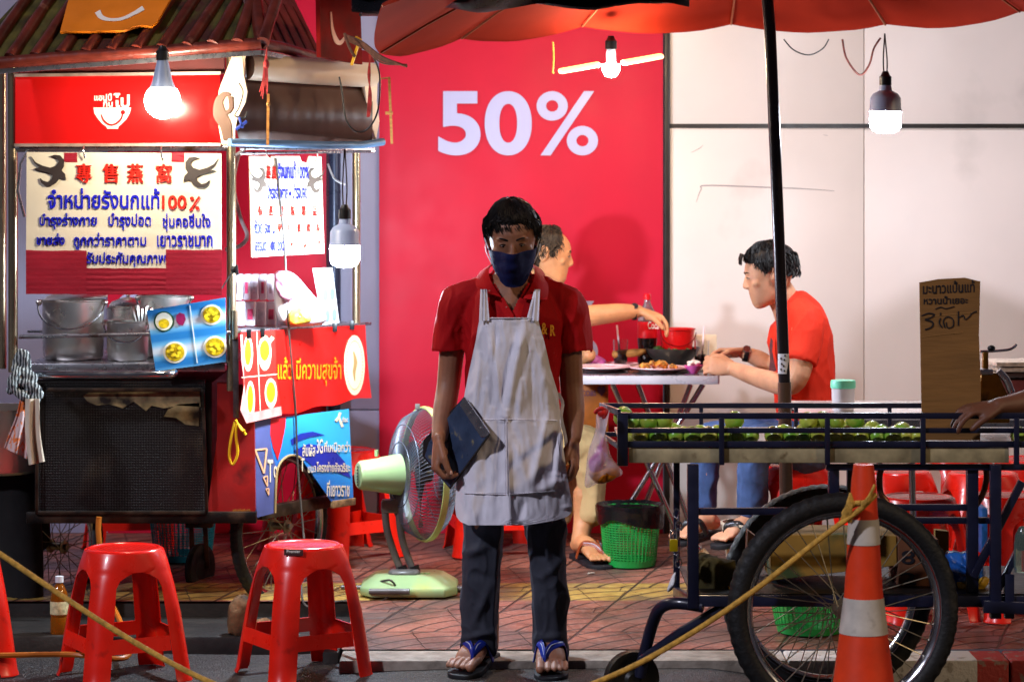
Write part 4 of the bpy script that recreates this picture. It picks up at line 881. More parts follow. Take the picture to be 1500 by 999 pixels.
# ================================================================= STOOLS
def stool_proto():
    o = thing('plastic_stool', (0, 0, 0), 'red stool', 'stool', 'red plastic stools'); H = .46
    def rad(h, th):                                      # outline radius: round seat turning into a rounded square
        k = 1 - h / H; base = .137 + .064 * k ** .9
        c_, s_ = abs(math.cos(th)), abs(math.sin(th)); n_ = 2 + 3.2 * min(1, k * 2.2)
        return base * (1 / (c_ ** n_ + s_ ** n_) ** (1 / n_)) * 1.0
    hs = [0, .006, .014, .06, .115, .122, .14, .160, .167, .24, .30, .34, .365, .382, .392, .398, .41, .425, .440, .450, .456]
    mb = MB(); LEGN, GAPN = 6, 9
    def wleg(h):                                         # half-angle of a leg
        b = lerp(R(12.5), R(16), min(1, h / .34))
        if h > .34: b += (R(45) - b) * max(0, (h - .34) / .058) ** 2.4 if h < .398 else 0
        return min(b, R(44)) if h < .398 else R(20)
    for q in range(4):
        ca = R(45 + 90 * q); rows = []
        for h in hs:
            w_ = wleg(h); cols = [ca + lerp(-w_, w_, i / LEGN) for i in range(LEGN + 1)] + [ca + w_ + (R(90) - w_ * 2) * i / GAPN for i in range(1, GAPN + 1)]
            row = []
            for i, th in enumerate(cols):
                r_ = rad(h, th)
                if h < .012: r_ += .004
                if i <= LEGN and h < .34: r_ += .004 * math.cos((i / LEGN - .5) * math.pi) * (1 - h / .34) * 1.5
                if i > LEGN and .115 <= h <= .17: r_ -= .004
                row.append(V((r_ * math.cos(th), r_ * math.sin(th), h)))
            rows.append(row)
        for j in range(len(hs) - 1):
            for i in range(LEGN + GAPN):
                h0 = hs[j]
                if i >= LEGN and not (.114 < h0 < .163 or h0 >= .391): continue
                mb.add([rows[j][i], rows[j][i + 1], rows[j + 1][i + 1], rows[j + 1][i]], [(0, 1, 2, 3)])
    bm = mb.build('legs', plastic_red, o, solid=.0045, smooth=50)
    prof = [(rad(.456, 0) + .001, .452), (.1345, .4600), (.128, .4635), (.121, .4635), (.117, .4600), (.114, .459), (.001, .459)]
    seatm = bpy.data.materials.new('stool_seat'); seatm.use_nodes = True; t = NT(seatm)
    mpg = t.new('ShaderNodeMapping'); mpg.inputs['Scale'].default_value = (62, 62, 62); t.ln(t.coord(), mpg.inputs[0]); s_ = t.new('ShaderNodeSeparateXYZ'); t.ln(mpg.outputs[0], s_.inputs[0])
    a = t.math('ABSOLUTE', t.math('SUBTRACT', t.math('FRACT', s_.outputs[0]), .5)); b = t.math('ABSOLUTE', t.math('SUBTRACT', t.math('FRACT', s_.outputs[1]), .5))
    hole = t.math('LESS_THAN', t.math('MAXIMUM', a, b), .26); sx_ = t.new('ShaderNodeSeparateXYZ'); t.ln(t.coord(), sx_.inputs[0])
    rr = t.math('SQRT', t.math('ADD', t.math('MULTIPLY', sx_.outputs[0], sx_.outputs[0]), t.math('MULTIPLY', sx_.outputs[1], sx_.outputs[1])))
    hole = t.math('MULTIPLY', hole, t.math('LESS_THAN', rr, .108))
    t.ln(t.mix(hole, srgb((226, 24, 14)), srgb((120, 8, 6))), t.b.inputs['Base Color']); t.b.inputs['Roughness'].default_value = .22; t.bump(t.math('SUBTRACT', 1, hole), .8, .003)
    MB().lathe(prof, (0, 0, 0), 56).build('seat', seatm, o, smooth=40); return o
st0 = stool_proto(); first = [True]
def stool(px, py_feet, rz, lab, d=None, z=None, sc=1):
    """px and the photo row of its nearest feet, or a distance"""
    if d is None:
        d = CH * F / (py_feet - HY)
        if d > 9.95: d = (CH + .264) / ((py_feet - HY) / F + .03)
        d += .2
    if z is None: z = zw(d) if d > 9.9 else road_z((px - HX) / F * d, d)
    s_ = st0 if first[0] else copy_tree(st0); first[0] = False
    return place(s_, gp(px, d, z + .002), R(rz), sc, lab)
sA = stool(182, 994, 28, 'red plastic stool on the road at left, in front of the dark perforated cart panel')
sB = stool(445, 993, 30, 'red plastic stool in front of the blue poster, small dark label under its seat')
stool(-64, 985, 20, 'red plastic stool cut off by the left edge, with only one leg in view')
MB_ = MB(); lp = thing
mb = MB(); pl = flat(sB.location.y - .158); q = [(416, 804), (444, 805), (444, 814), (416, 813)]; decal(mb, Plane(P(430, 808, sB.location.y - .150), (-.12, -1, .22)), q, 0, .002)
lb = mb.build('stool_label', M('label_dark', (60, 14, 12), .35, 0, .1), None, smooth=0)
mb = MB(); put_text(mb, 'Premier', (420, 805, 440, 809.5), Plane(P(430, 808, sB.location.y - .150), (-.12, -1, .22)), .001, .001, .01); lt = mb.build('label_print', wl, None, smooth=0)
for c_ in (lb, lt):
    c_.parent = sB; c_.matrix_parent_inverse = (Matrix.Translation(sB.location) @ Matrix.Rotation(sB.rotation_euler.z, 4, 'Z')).inverted()
for px, d, rz, lab in ((190, 12.0, 12, 'red stool behind the cart wheels, seen under the food cart at left'), (505, 11.9, 40, 'red stool by the wall between the blue poster and the fan'), (722, 12.0, 10, 'red stool by the wall behind the legs of the standing man'), (462, 12.1, 60, 'red stool far behind the cart wheel, mostly hidden by the blue poster'),
    (1165, 11.40, 20, 'red stool under the seated man in the orange T-shirt'), (1345, 10.55, 15, 'nearest red stool behind the lime cart, seat showing above its wheel'), (1312, 11.25, 30, 'red stool just behind the nearest one, right of the traffic cone tip'),
    (1440, 11.2, 12, 'red stool with its seat between the right cart posts'), (1396, 12.05, 35, 'red stool against the hoarding behind the right cart posts'), (1476, 10.60, 25, 'red stool near the right edge behind the diagonal braces'), (1508, 11.6, 5, 'red stool furthest right, cut by the picture edge')):
    stool(px, 0, rz, lab, d)
# ================================================================= FAN
fd = 11.05; fb = gp(600, fd); fan = thing('standing_fan', fb, 'pale green standing fan with a grey wire cage, beside the standing man', 'electric fan')
gm = M('fan_green', (146, 172, 120), .33, 0, .07, 5, .05, 20, coat=.25, dirt=((196, 184, 84), .62, 3)); fg = M('fan_grey', (96, 92, 88), .4, .2, .2, 12)
ax = V((math.cos(R(21)), math.sin(R(21)), -.02)).normalized(); fc_ = P(622, 694, fd); FR = .268
mb = MB(); bz = fb.z
def bslab(w0, w1, d0, d1, z0, z1, cx=0):
    vs = []
    for (w_, dd, z) in ((w0, d0, z0), (w0, d0, z0 + (z1 - z0) * .45), (w1, d1, z1)):
        for x, y in ((-1, -.6), (-.75, -1), (.75, -1), (1, -.6), (1, .6), (.75, 1), (-.75, 1), (-1, .6)): vs.append(fb + V((cx + x * w_ / 2, y * dd / 2, z)))
    return vs, [tuple(range(8))[::-1], tuple(range(16, 24))] + [(j * 8 + i, j * 8 + (i + 1) % 8, (j + 1) * 8 + (i + 1) % 8, (j + 1) * 8 + i) for j in range(2) for i in range(8)]
mb.add(*bslab(.39, .27, .34, .20, .004, .078, .0)).build('base', gm, fan, bev=.008)
mb = MB(); mb.add(*bslab(.13, .11, .12, .10, .076, .096, -.02)).build('base_plate', fg, fan, bev=.004)
MB().tube([P(541, 866, fd - .17), P(600, 866, fd - .19)], .012, 12).build('base_foot', fg, fan); MB().tube([P(643, 863, fd - .06), P(690, 862, fd - .08)], .014, 12).build('base_foot', fg, fan); MB().tube([P(500, 860, fd), P(541, 860, fd)], .009, 12).build('base_foot', fg, fan)
for a in (0, 1): MB().tube(crv([P(564 + a * 20, 735, fd), P(566 + a * 20, 770, fd), P(574 + a * 18, 800, fd), P(588 + a * 18, 838, fd)]), .015, 14).build('neck_tube', fg, fan)
for px in (591, 609): MB().tube([P(px - 3, 828, fd), P(px + 1, 843, fd)], .021, 14).build('neck_sleeve', blk, fan)
for px in (618, 626): MB().tube([P(px, 846, fd - .02), P(px, 838, fd - .02)], .012, 12).build('speed_knob', gm, fan)
px_box(MB(), 558, 732, 592, 752, fd - .02, .05).build('neck_joint', fg, fan, bev=.01)
mrot = ax.to_track_quat('Z', 'Y').to_matrix(); back = fc_ - ax * .085
MB().lathe([(.001, -.200), (.050, -.197), (.058, -.187), (.064, -.14), (.080, -.05), (.084, -.012), (.076, 0), (.001, .002)], back, 36, mrot).build('motor_housing', gm, fan)
mb = MB()
for k in range(7): mb.box(back + ax * -.1985 + V((0, 0, -.036 + .012 * k)), (.004, .085 * math.sqrt(max(.1, 1 - ((k - 3) / 3.6) ** 2)), .005))
mb.build('vent_grille', blk, fan); MB().tube([back - ax * .12 + V((0, 0, .075)), back - ax * .12 + V((0, 0, .10))], .008, 10).build('oscillation_knob', gm, fan)
wm = M('cage_wire', (80, 84, 94), .4, .3, .1, 20); mb = MB()
for s_ in (-1, 1):
    n_ = 92; dep = .095 if s_ < 0 else .075; r0 = .080 if s_ < 0 else .045
    for k in range(n_):
        a = 2 * math.pi * k / n_; tw = -.30 * s_; pts = []
        for j in range(7):
            f_ = j / 6; r_ = lerp(r0, FR - .004, f_); zz = s_ * (.012 + dep * math.sqrt(max(0, 1 - f_ ** 2.6))); aa = a + tw * (1 - f_); pts.append(fc_ + mrot @ V((r_ * math.cos(aa), r_ * math.sin(aa), zz)))
        mb.tube(pts, .0018, 4, cap=False)
    for r_ in (r0, .13, .20): 
        f_ = (r_ - r0) / (FR - .004 - r0); zz = s_ * (.012 + dep * math.sqrt(max(0, 1 - f_ ** 2.6))); mb.tube([fc_ + mrot @ V((r_ * math.cos(2 * math.pi * k / 48), r_ * math.sin(2 * math.pi * k / 48), zz)) for k in range(48)], .002, 6, closed=True)
mb.build('cage', wm, fan, weld=False)
MB().lathe([(FR - .004, -.012), (FR + .003, -.013), (FR + .005, 0), (FR + .003, .013), (FR - .004, .012), (FR - .004, -.012)], fc_, 72, mrot).build('cage_ring', M('ring_green', (176, 190, 110), .35, 0, .2, 10), fan)
MB().lathe([(.001, .095), (.04, .095), (.046, .088), (.001, .086)], fc_, 32, mrot).build('cage_badge', blk, fan)
mb = MB()
for b_ in range(3):
    rows = []
    for i in range(9):
        f_ = i / 8; r_ = lerp(.035, .215, f_); wd = R(58) * math.sin(math.pi * (.18 + .72 * f_)) * (.8 + .2 * f_); rows.append([fc_ + mrot @ V((r_ * math.cos(2.1 * b_ + .4 + wd * (j / 6 - .5)), r_ * math.sin(2.1 * b_ + .4 + wd * (j / 6 - .5)), -.02 + .045 * (j / 6 - .5) + .0)) for j in range(7)])
    mb.grid(rows)
mb.lathe([(.001, .03), (.032, .025), (.036, -.03), (.001, -.034)], fc_, 24, mrot).build('blades', M('fan_blade', (52, 54, 58), .3, 0, .1), fan, solid=.002, smooth=50)
px_box(MB(), 608, 592, 615, 600, fd - .01, .02).build('cage_clip', fg, fan, bev=.002)
# ================================================================= BASKETS, BUCKETS, BOTTLE, STONE
def basket(px, d, r0, r1, h, col, lab, name='plastic_basket', nr=9, nv=44, cat='basket', z=None):
    c = gp(px, d, z); o = thing(name, c, lab, cat); m_ = M('basket_' + col[0], col[1], .35, 0, .08, 10, coat=.2)
    f = lambda z_: lerp(r0, r1, z_ / h)
    MB().lathe([(.001, .004), (r0, .004), (f(.03) + .002, .032), (f(.03) - .003, .032), (r0 - .004, .008), (.001, .008)], c, 40).build('basket_base', m_, o)
    MB().lathe([(r1 - .003, h - .03), (r1 + .003, h - .03), (r1 + .008, h), (r1 + .005, h + .004), (r1 - .003, h), (r1 - .003, h - .03)], c, 40).build('basket_rim', m_, o)
    mb = MB()
    for k in range(nv):
        a = 2 * math.pi * k / nv; mb.tube([c + V((f(z_) * math.cos(a), f(z_) * math.sin(a), z_)) for z_ in (.028, h - .027)], .0034, 4, cap=False)
    for j in range(1, nr * 2):
        z_ = .03 + (h - .06) * j / (nr * 2); mb.tube([c + V((f(z_) * math.cos(2 * math.pi * k / 44), f(z_) * math.sin(2 * math.pi * k / 44), z_)) for k in range(44)], .0024, 4, closed=True)
    mb.build('basket_lattice', m_, o, weld=False); return o
G = ('green', (28, 148, 62))
gbk = basket(923, 11.66, .108, .130, .248, G, 'green plastic lattice basket lined with a black bin bag')
c = gbk.location; mb = MB(); rows = []
for i in range(49):
    a = 2 * math.pi * i / 48; ny = .85 + .25 * noise.noise(V((math.cos(a) * 2, math.sin(a) * 2, 4))); drop = .085 + .065 * noise.noise(V((math.cos(a) * 1.2, math.sin(a) * 1.2, 1))) + .03 * math.cos(a - .3)
    row = []
    for j in range(9):
        f_ = j / 8
        if f_ < .4: r_ = .115 + .032 * (f_ / .4); z_ = .235 + .03 * (f_ / .4)
        else: r_ = .147 - .006 * ((f_ - .4) / .6) + .006 * noise.noise(V((a * 4, f_ * 6, 2))); z_ = .265 - drop * ((f_ - .4) / .6)
        row.append(c + V((r_ * math.cos(a), r_ * math.sin(a), z_ + .004 * noise.noise(V((a * 5, f_ * 5, 7))))))
    rows.append(row)
rows[-1] = rows[0]
label(mb.grid(rows).build('bin_liner', M('bin_bag', (16, 15, 17), .22, 0, .2, 20, .7, 45), None, solid=.002, smooth=60), 'black bin bag folded over the rim of the green basket', 'bin bag')
basket(1185, 10.25, .118, .15, .16, G, 'shallow green lattice basket under the lime cart, seen through its front wheel', z=zw(10.25))
basket(268, 11.8, .12, .15, .26, ('teal', (20, 150, 170)), 'teal lattice basket under the food cart')
bk = thing('white_bucket', gp(1100, 11.3), 'dirty white plastic bucket behind the rear wheel of the lime cart', 'bucket')
MB().lathe([(.001, .003), (.095, .003), (.108, .16), (.113, .17), (.116, .20), (.122, .235), (.126, .237), (.126, .245), (.118, .245), (.112, .20), (.092, .01), (.001, .01)], bk.location, 40).build('bucket_body', M('dirty_white', (210, 196, 172), .45, 0, .12, 8, .1, 30, dirt=((150, 124, 92), .56, 9)), bk)
MB().lathe([(.116, .19), (.121, .19), (.121, .197), (.116, .197), (.116, .19)], bk.location, 40).build('bucket_ring', M('dirty_white'), bk)
bo = thing('drink_bottle', V(((87 - HX) / F * 10.45, 10.45, -.005)), 'small clear bottle of amber drink standing on the dark ledge by the cart wheel', 'bottle'); c = bo.location + V((0, 0, 0)); 
MB().lathe([(.001, .001), (.030, .001), (.034, .01), (.034, .07), (.032, .075), (.034, .08), (.034, .14), (.030, .165), (.018, .192), (.013, .20), (.013, .215), (.001, .216)], c, 28).build('bottle_body', M('amber_plastic', (206, 112, 24), .08, 0, 0, trans=.7, ior=1.3), bo)
MB().lathe([(.016, .205), (.016, .228), (.001, .229)], c, 20).build('bottle_cap', M('cap_white', (210, 214, 220), .4, 0, 0), bo)
MB().lathe([(.0348, .085), (.0352, .087), (.0352, .132), (.0348, .134)], c, 28).build('bottle_label', M('label_paper', (206, 196, 150), .5, 0, .3, 60), bo)
def rock(name, c, s_, mat, lab, cat='stone', seed=0, amp=.25, rot=0):
    mb = MB().ball((0, 0, 0), 1, 28, 20); vs = []
    for p in mb.v:
        n_ = 1 + amp * noise.noise(p * 1.1 + V((seed, 0, 0))) + amp * .5 * noise.noise(p * 2.8 + V((0, seed, 0))) + .05 * noise.noise(p * 9)
        q = V((max(-.8, min(.8, p.x * n_)), max(-.8, min(.8, p.y * n_)), max(-.72, p.z * n_))); vs.append(V(c) + Matrix.Rotation(rot, 3, 'Z') @ V((q.x * s_[0], q.y * s_[1], q.z * s_[2])))
    mb.v = vs; return label(mb.build(name, mat, None, smooth=40), lab, cat)
stm = M('chock_stone', (108, 76, 46), .85, 0, .35, 14, .8, 50, dirt=((50, 34, 22), .56, 8))
rock('chock_stone', gp(353, 10.45, .065), (.062, .05, .088), stm, 'brown stone chock in front of the right cart wheel', seed=2, rot=.3)
rock('chock_stone', gp(384, 10.40, .03), (.04, .04, .04), stm, 'smaller brown stone half hidden behind the leg of the right foreground stool', seed=5)
# things at the dark left edge
mo = MB(); mo.limb([P(20, 700, 11.0), P(30, 800, 11.0), P(34, 890, 11.0)], [(.10, .1), (.085, .1), (.07, .1)], 16); mo.limb([P(50, 690, 11.1), P(56, 790, 11.1)], [.06, .05], 12)  # rounded black stand-in for an unclear dark mass of motor and tyres
label(mo.build('dark_mass', M('matt_black', (12, 10, 12), .9, 0, .3, 6, .5, 20)), 'tall black mass in the shade at the left end of the food cart', 'sack')
# ================================================================= LIME CART (right)
LD = 8.8
lc = thing('lime_cart', gp(1200, 9.1, 0), 'dark blue metal push cart with rails, a metal tray of limes and big spoked wheels', 'cart')
def nb(a, b, w_=.018, h_=None, nm='frame_rail', mt=navy): return MB().bar(a, b, w_, h_ or w_).build(nm, mt, lc, bev=.002)
FLx, BLx = P(906, 0, LD).x, P(879, 0, 9.45).x; XR = P(1560, 0, LD).x
zr = [P(0, y, LD).z for y in (606, 631, 648.5)]; dB = 9.45; zb = P(0, 594, dB).z
for y in (609, 650.5): a = P(907, y, LD); nb(a, V((XR, LD, a.z)), .012, .020)
a = P(920, 630.5, LD); nb(a, V((XR, LD, a.z)), .010, .017)
a = P(880, 594, dB); nb(a, V((XR, dB, a.z)), .014, .018)
for y in (636,): a = P(885, y, dB); nb(a, V((XR, dB, a.z)), .014, .016)
for y0, y1, w_ in ((600, 594, .02), (650, 636, .016)): nb(P(907, y0 + 4, LD), P(880, y1, dB), .012, w_)
for px, y1 in ((913, 680), (1057, 681), (1212, 681), (1352, 681), (1489, 681)):
    if px == 913: nb(P(912, 604, LD), P(912, 682, LD), .034, .034, 'frame_post')
    else: nb(P(px, 612, LD - .012), P(px, y1, LD - .012), .017, .012, 'frame_post')
for px in (1027, 1166, 1303): nb(P(px, 592, dB), P(px, 640, dB), .014, .012, 'frame_post')
nb(P(882, 590, dB), P(884, 672, dB), .02, .02, 'frame_post')
tray = MB(); zt = P(0, 667, LD).z
tray.box(((P(921, 0, LD).x + P(1478, 0, LD).x) / 2, LD + .004, P(0, 667, LD).z), (P(1478, 0, LD).x - P(921, 0, LD).x, .008, .048)).build('tray_lip', M('galvanised', (166, 152, 116), .4, .15, .3, 14, .5, 18, dirt=((84, 62, 34), .64, 16)), lc, bev=.002)
MB().box(((FLx + XR) / 2, (LD + dB) / 2, P(0, 655, LD).z), (XR - FLx - .02, dB - LD - .04, .008)).build('tray_floor', M('tray_metal', (176, 172, 170), .3, .6, .15, 7), lc)
for px, y0, y1, d, w_ in ((1015, 680, 890, LD + .02, .036), (991, 672, 885, dB, .022), (1221, 680, 745, LD + .04, .034), (1246, 675, 720, dB, .026), (1424, 680, 880, LD + .05, .036), (1458, 680, 905, LD - .0, .034), (1478, 840, 905, LD + .01, .03)): nb(P(px, y0, d), P(px, y1, d), w_, w_, 'frame_leg')
nb(P(1017, 749, LD + .02), P(1206, 748, LD + .02), .022, .022, 'cross_bar'); nb(P(1012, 879, LD + .02), P(1500, 880, LD + .02), .03, .036, 'cross_bar'); nb(P(1290, 743, LD + .05), P(1425, 743, LD + .05), .022, .02, 'cross_bar'); nb(P(1340, 762, LD + .07), P(1460, 762, LD + .07), .022, .02, 'cross_bar')
nb(P(1210, 684, LD + .03), P(1500, 684, LD + .03), .02, .02, 'cross_bar'); nb(P(1440, 888, LD - .02), P(1500, 890, LD - .02), .03, .038, 'cross_bar')
nb(P(992, 868, dB), V((XR, dB, P(992, 868, dB).z)), .02, .02, 'cross_bar'); nb(P(1015, 880, LD + .02), P(990, 866, dB), .02, .03, 'cross_bar'); nb(P(1425, 845, LD + .03), P(1497, 705, LD + .03), .024, .024, 'brace'); nb(P(1450, 885, LD + .02), P(1510, 770, LD + .02), .022, .022, 'brace')
MB().box(((P(1012, 0, LD).x + XR) / 2, (LD + dB) / 2, P(0, 872, LD).z), (XR - P(1012, 0, LD).x, dB - LD - .04, .006)).build('lower_shelf', black, lc)
MB().tube(crv([P(1030, 888, LD + .02), P(990, 883, LD + .05), P(968, 890, LD + .1), P(957, 910, LD + .15), P(947, 945, LD + .2), P(937, 990, LD + .22)], 6), .020, 16).build('fork_tube', navy, lc)
MB().tube([P(1060, 890, LD + .03), P(1000, 925, LD + .1), P(940, 968, LD + .2)], .019, 16).build('fork_tube', navy, lc)
cc = P(925, 994, 9.03); m_ = V((.35, -1, 0)).to_track_quat('Z', 'Y').to_matrix()
MB().lathe([(.001, -.02), (.02, -.022), (.03, -.012), (.066, -.014), (.078, -.02), (.092, -.019), (.097, 0), (.092, .019), (.078, .02), (.066, .014), (.03, .012), (.02, .022), (.001, .02)], cc, 40, m_).build('castor_wheel', M('castor_rubber', (20, 19, 14), .5, 0, .4, 14, .2, 50, dirt=((60, 50, 26), .6, 12)), lc)
cc2 = P(1235, 893, 8.68); wheel(lc, cc2, (.10, -1, .02), .372, .034, 36, 'wheel'); wheel(lc, P(1211, 865, 9.58), (.06, -1, .02), .372, .034, 36, 'wheel')
MB().tube([cc2 + V((0, -.06, 0)), P(1211, 865, 9.58) + V((0, .06, 0))], .010, 12).build('axle', steel, lc)
sd = MB(); sd.tube(crv([P(1292, 684, 8.9), P(1288, 700, 8.9), P(1290, 722, 8.9), P(1300, 736, 8.9)]), .010, 12).build('handle_hoop', M('bronze_tube', (110, 70, 52), .3, .8, .1), lc); MB().tube(crv([P(1444, 684, 8.9), P(1445, 700, 8.9), P(1440, 722, 8.9), P(1430, 740, 8.9)]), .010, 12).build('handle_hoop', M('bronze_tube'), lc)
# limes
lm = bpy.data.materials.new('lime_skin'); lm.use_nodes = True; t = NT(lm); oi = t.new('ShaderNodeObjectInfo')
cA = t.ramp(oi.outputs['Random'], [(0, (.12, .36, .03)), (.55, (.26, .50, .05)), (1, (.60, .60, .09))])
cB = t.mix(t.ramp(t.noise(16, 3), [(.40, 0.0), (.66, .85)]), cA, (.36, .36, .05)); t.ln(cB, t.b.inputs['Base Color']); t.b.inputs['Roughness'].default_value = .24; t.bump(t.noise(320, 2), .25, .002)
mb = MB().lathe([(.001, -.031), (.006, -.0305), (.014, -.027), (.024, -.017), (.0285, 0), (.025, .016), (.015, .026), (.006, .0285), (.0035, .0315), (.001, .032)], (0, 0, 0), 24)
lime0 = mb.build('lime', lm, None, smooth=60); lime0['category'] = 'lime'; lime0['group'] = 'limes in the cart tray'; used = [False]
ORD = ['first', 'second', 'third', 'fourth', 'fifth', 'sixth', 'seventh', 'eighth', 'ninth', 'tenth']
def lime(px, d, layer=0, lab=''):
    o = lime0 if not used[0] else lime0.copy()
    if used[0]: COL.objects.link(o)
    used[0] = True; s_ = random.uniform(.88, 1.08); z = P(0, 655, LD).z + .004 + .0275 * s_ + layer * .044
    o.location = V(((px - HX) / F * d, d, z)); o.rotation_euler = (R(90) + random.uniform(-.9, .9), random.uniform(-.6, .6), random.uniform(0, 6.28)); o.scale = (s_,) * 3; o['label'] = lab
def limes(xs, dd, row, jit, layer=0):
    cnt = {}
    for x in sorted(xs):
        bay = 'left' if x < 1057 else ('middle' if x < 1212 else 'right'); k = cnt[bay] = cnt.get(bay, -1) + 1
        lime(x, LD + dd + random.uniform(-jit, jit), layer, f'{ORD[k]} lime from left in the {row}, {bay} bay of the tray')
limes([938, 964, 990, 1014, 1037, 1062, 1079, 1100, 1133, 1160, 1175, 1199, 1222, 1241, 1260, 1284, 1308, 1327, 1343], .055, 'front row', .01)
limes([926, 951, 977, 1003, 1026, 1050, 1071, 1147, 1187, 1211, 1233, 1250, 1272, 1296, 1318, 1336], .12, 'second row', .012)
limes([930, 958, 985, 1180, 1206, 1230, 1258, 1290, 1322], .19, 'third row', .015)
limes([944, 972, 1200, 1226, 1246, 1278], .26, 'back row', .02)
limes([930, 950, 973, 1076, 1184, 1205, 1226, 1253], .09, 'upper layer at the front', .012, 1)
limes([940, 1193, 1250], .16, 'upper layer further back', .01, 1)
for i, (x, d) in enumerate(((912, .22), (914, .32), (918, .42), (922, .52))): lime(x, LD + d, 1 if d < .4 else 0, f'{ORD[i]} lime from the front along the left end rail of the tray')
lime(1493, LD + .06, 0, 'lone green lime at the right end of the tray under the dark hand')
# things on and under the cart
cb = thing('cardboard_sign', P(1391, 620, 8.95), 'tall brown cardboard sign with handwritten black Thai price, standing in the lime tray', 'sign')
CBP = Plane(P(1391, 620, 8.93), (.03, -1, 0)); mb = MB(); decal(mb, CBP, [(1347, 414), (1375, 409), (1414, 407), (1434, 412), (1436, 412), (1434, 490), (1437, 570), (1436, 645), (1351, 645), (1349, 540)], 0, .006)
mb.build('card', M('cardboard', (128, 88, 42), .85, 0, .12, 5, .35, 14, stretch=(1, 1, 7)), cb, smooth=0)
ink = M('marker_ink', (18, 14, 22), .6, 0, 0); mb = MB()
put_text(mb, 'มะนาวแป้นแท้', (1352, 413, 1428, 431), CBP, .001, .001, .014, skew=-3); put_text(mb, 'หวานน้ำเยอะ', (1353, 434, 1418, 446), CBP, .001, .001, .02, skew=-1)
for s_, w_ in (([(1350, 463), (1360, 459), (1369, 461), (1362, 466), (1355, 468)], 1.8), ([(1355, 468), (1366, 472), (1365, 479), (1355, 483)], 2.2), ([(1378, 462), (1378, 458)], 1.5), ([(1370, 453), (1378, 450), (1386, 452), (1398, 449)], 1.4), ([(1378, 466), (1376, 473), (1380, 480)], 2), ([(1384, 480), (1382, 470), (1388, 464), (1396, 468), (1396, 478), (1388, 480), (1386, 472)], 1.6), ([(1404, 477), (1404, 456)], 1.8), ([(1404, 466), (1411, 462), (1414, 468), (1420, 464), (1424, 459), (1431, 456)], 1.6)): decal(mb, CBP, stroke(s_, w_), .0025, .001)
mb.split('handwriting', ink, cb, smooth=0); mb = MB(); decal(mb, CBP, stroke([(1349, 465), (1390, 461), (1434, 457)], .8), .0015, .001); decal(mb, CBP, stroke([(1350, 494), (1380, 490), (1410, 487)], .7), .0015, .001); mb.split('fold_crease', M('crease', (160, 116, 62), .8, 0, 0), cb, smooth=0)
# hanging bag with fruit
bgm = M('bag_film', (244, 226, 236), .2, 0, .05, 12, .5, 40, alpha=.38)
bag('hanging_bag', [(874, 606), (884, 612), (893, 600), (886, 628), (890, 650), (897, 672), (912, 694), (880, 706), (858, 714), (858, 690), (862, 660), (872, 630)], 8.74, bgm, 'thin clear plastic bag knotted on the left corner of the lime cart', depth=.045)
bag('pink_wrap', [(884, 640), (878, 648), (872, 662), (862, 676), (866, 692), (876, 694), (884, 682), (890, 664), (888, 650)], 8.735, M('magenta_film', (206, 26, 170), .35, 0, .25, 16, .5, 40), 'magenta plastic inside the clear hanging bag', 'wrapper', .03)
bag('orange_fruit', [(862, 694), (872, 684), (888, 680), (902, 686), (906, 694), (896, 704), (876, 708)], 8.745, M('orange_peel', (206, 120, 14), .5, 0, .25, 30, .3, 90), 'orange piece of fruit at the bottom of the hanging bag', 'fruit', .032)
m_ = MB(); m_.tube(crv([P(872, 604, 8.74), P(880, 598, 8.72), P(888, 602, 8.74), P(884, 612, 8.73)]), .007, 8); m_.ball(P(882, 604, 8.73), (.016, .014, .016), 10, 8)
label(m_.build('red_string', M('red_string', (206, 30, 24), .5, 0, .2, 40)), 'red string knot holding the clear bag to the cart corner', 'string')
m_ = MB()
for i in range(9): 
    c_ = P(991 + 3 * math.sin(i), 752 + i * 9, LD + .07); a_ = R(90 * (i % 2)); m_.tube([c_ + V((.010 * math.cos(k * .7854) * math.cos(a_), .010 * math.cos(k * .7854) * math.sin(a_), .016 * math.sin(k * .7854))) for k in range(8)], .0026, 6, closed=True)
label(m_.build('chain', chrome, weld=False), 'steel chain hanging between the left posts of the lime cart', 'chain')
pk = thing('padlock', P(987, 800, LD + .0), 'small brass padlock on the chain at the left posts of the lime cart', 'padlock'); px_box(MB(), 981, 790, 993, 808, LD + .01, .022).build('lock_body', M('brass', (206, 180, 24), .3, .6, .1), pk, bev=.003)
MB().tube(crv([P(983, 791, LD + .02), P(983, 780, LD + .02), P(987, 776, LD + .02), P(991, 780, LD + .02), P(991, 791, LD + .02)]), .0035, 8).build('shackle', chrome, pk)
rock('lumpy_sack', P(1043, 850, LD + .2), (.095, .09, .085), M('jute', (72, 62, 24), .9, 0, .4, 18, .8, 60), 'lumpy dark olive sack on the lower shelf of the lime cart', 'sack', 9, .35)
bag('white_rag', [(977, 865), (984, 844), (990, 838), (990, 852), (984, 864)], LD + .06, white, 'small white rag stuffed between the left posts of the lime cart', 'rag', .02)
bag('yellow_scrap', [(1066, 858), (1076, 862), (1088, 860), (1086, 872), (1070, 870)], LD + .12, M('gold_film', (180, 130, 30), .25, .3, .4, 40, .8, 60), 'crumpled gold wrapper beside the olive sack on the shelf', 'wrapper', .02)
bag('blue_wrapper_bag', [(1384, 812), (1396, 806), (1408, 808), (1420, 806), (1436, 820), (1443, 838), (1440, 856), (1424, 866), (1404, 862), (1394, 848)], LD + .18, M('blue_bag', (30, 84, 160), .3, 0, .3, 10, .8, 40, dirt=((200, 190, 196), .54, 16)), 'crumpled blue and clear plastic bag on the right of the lower shelf', depth=.05, amp=.03)
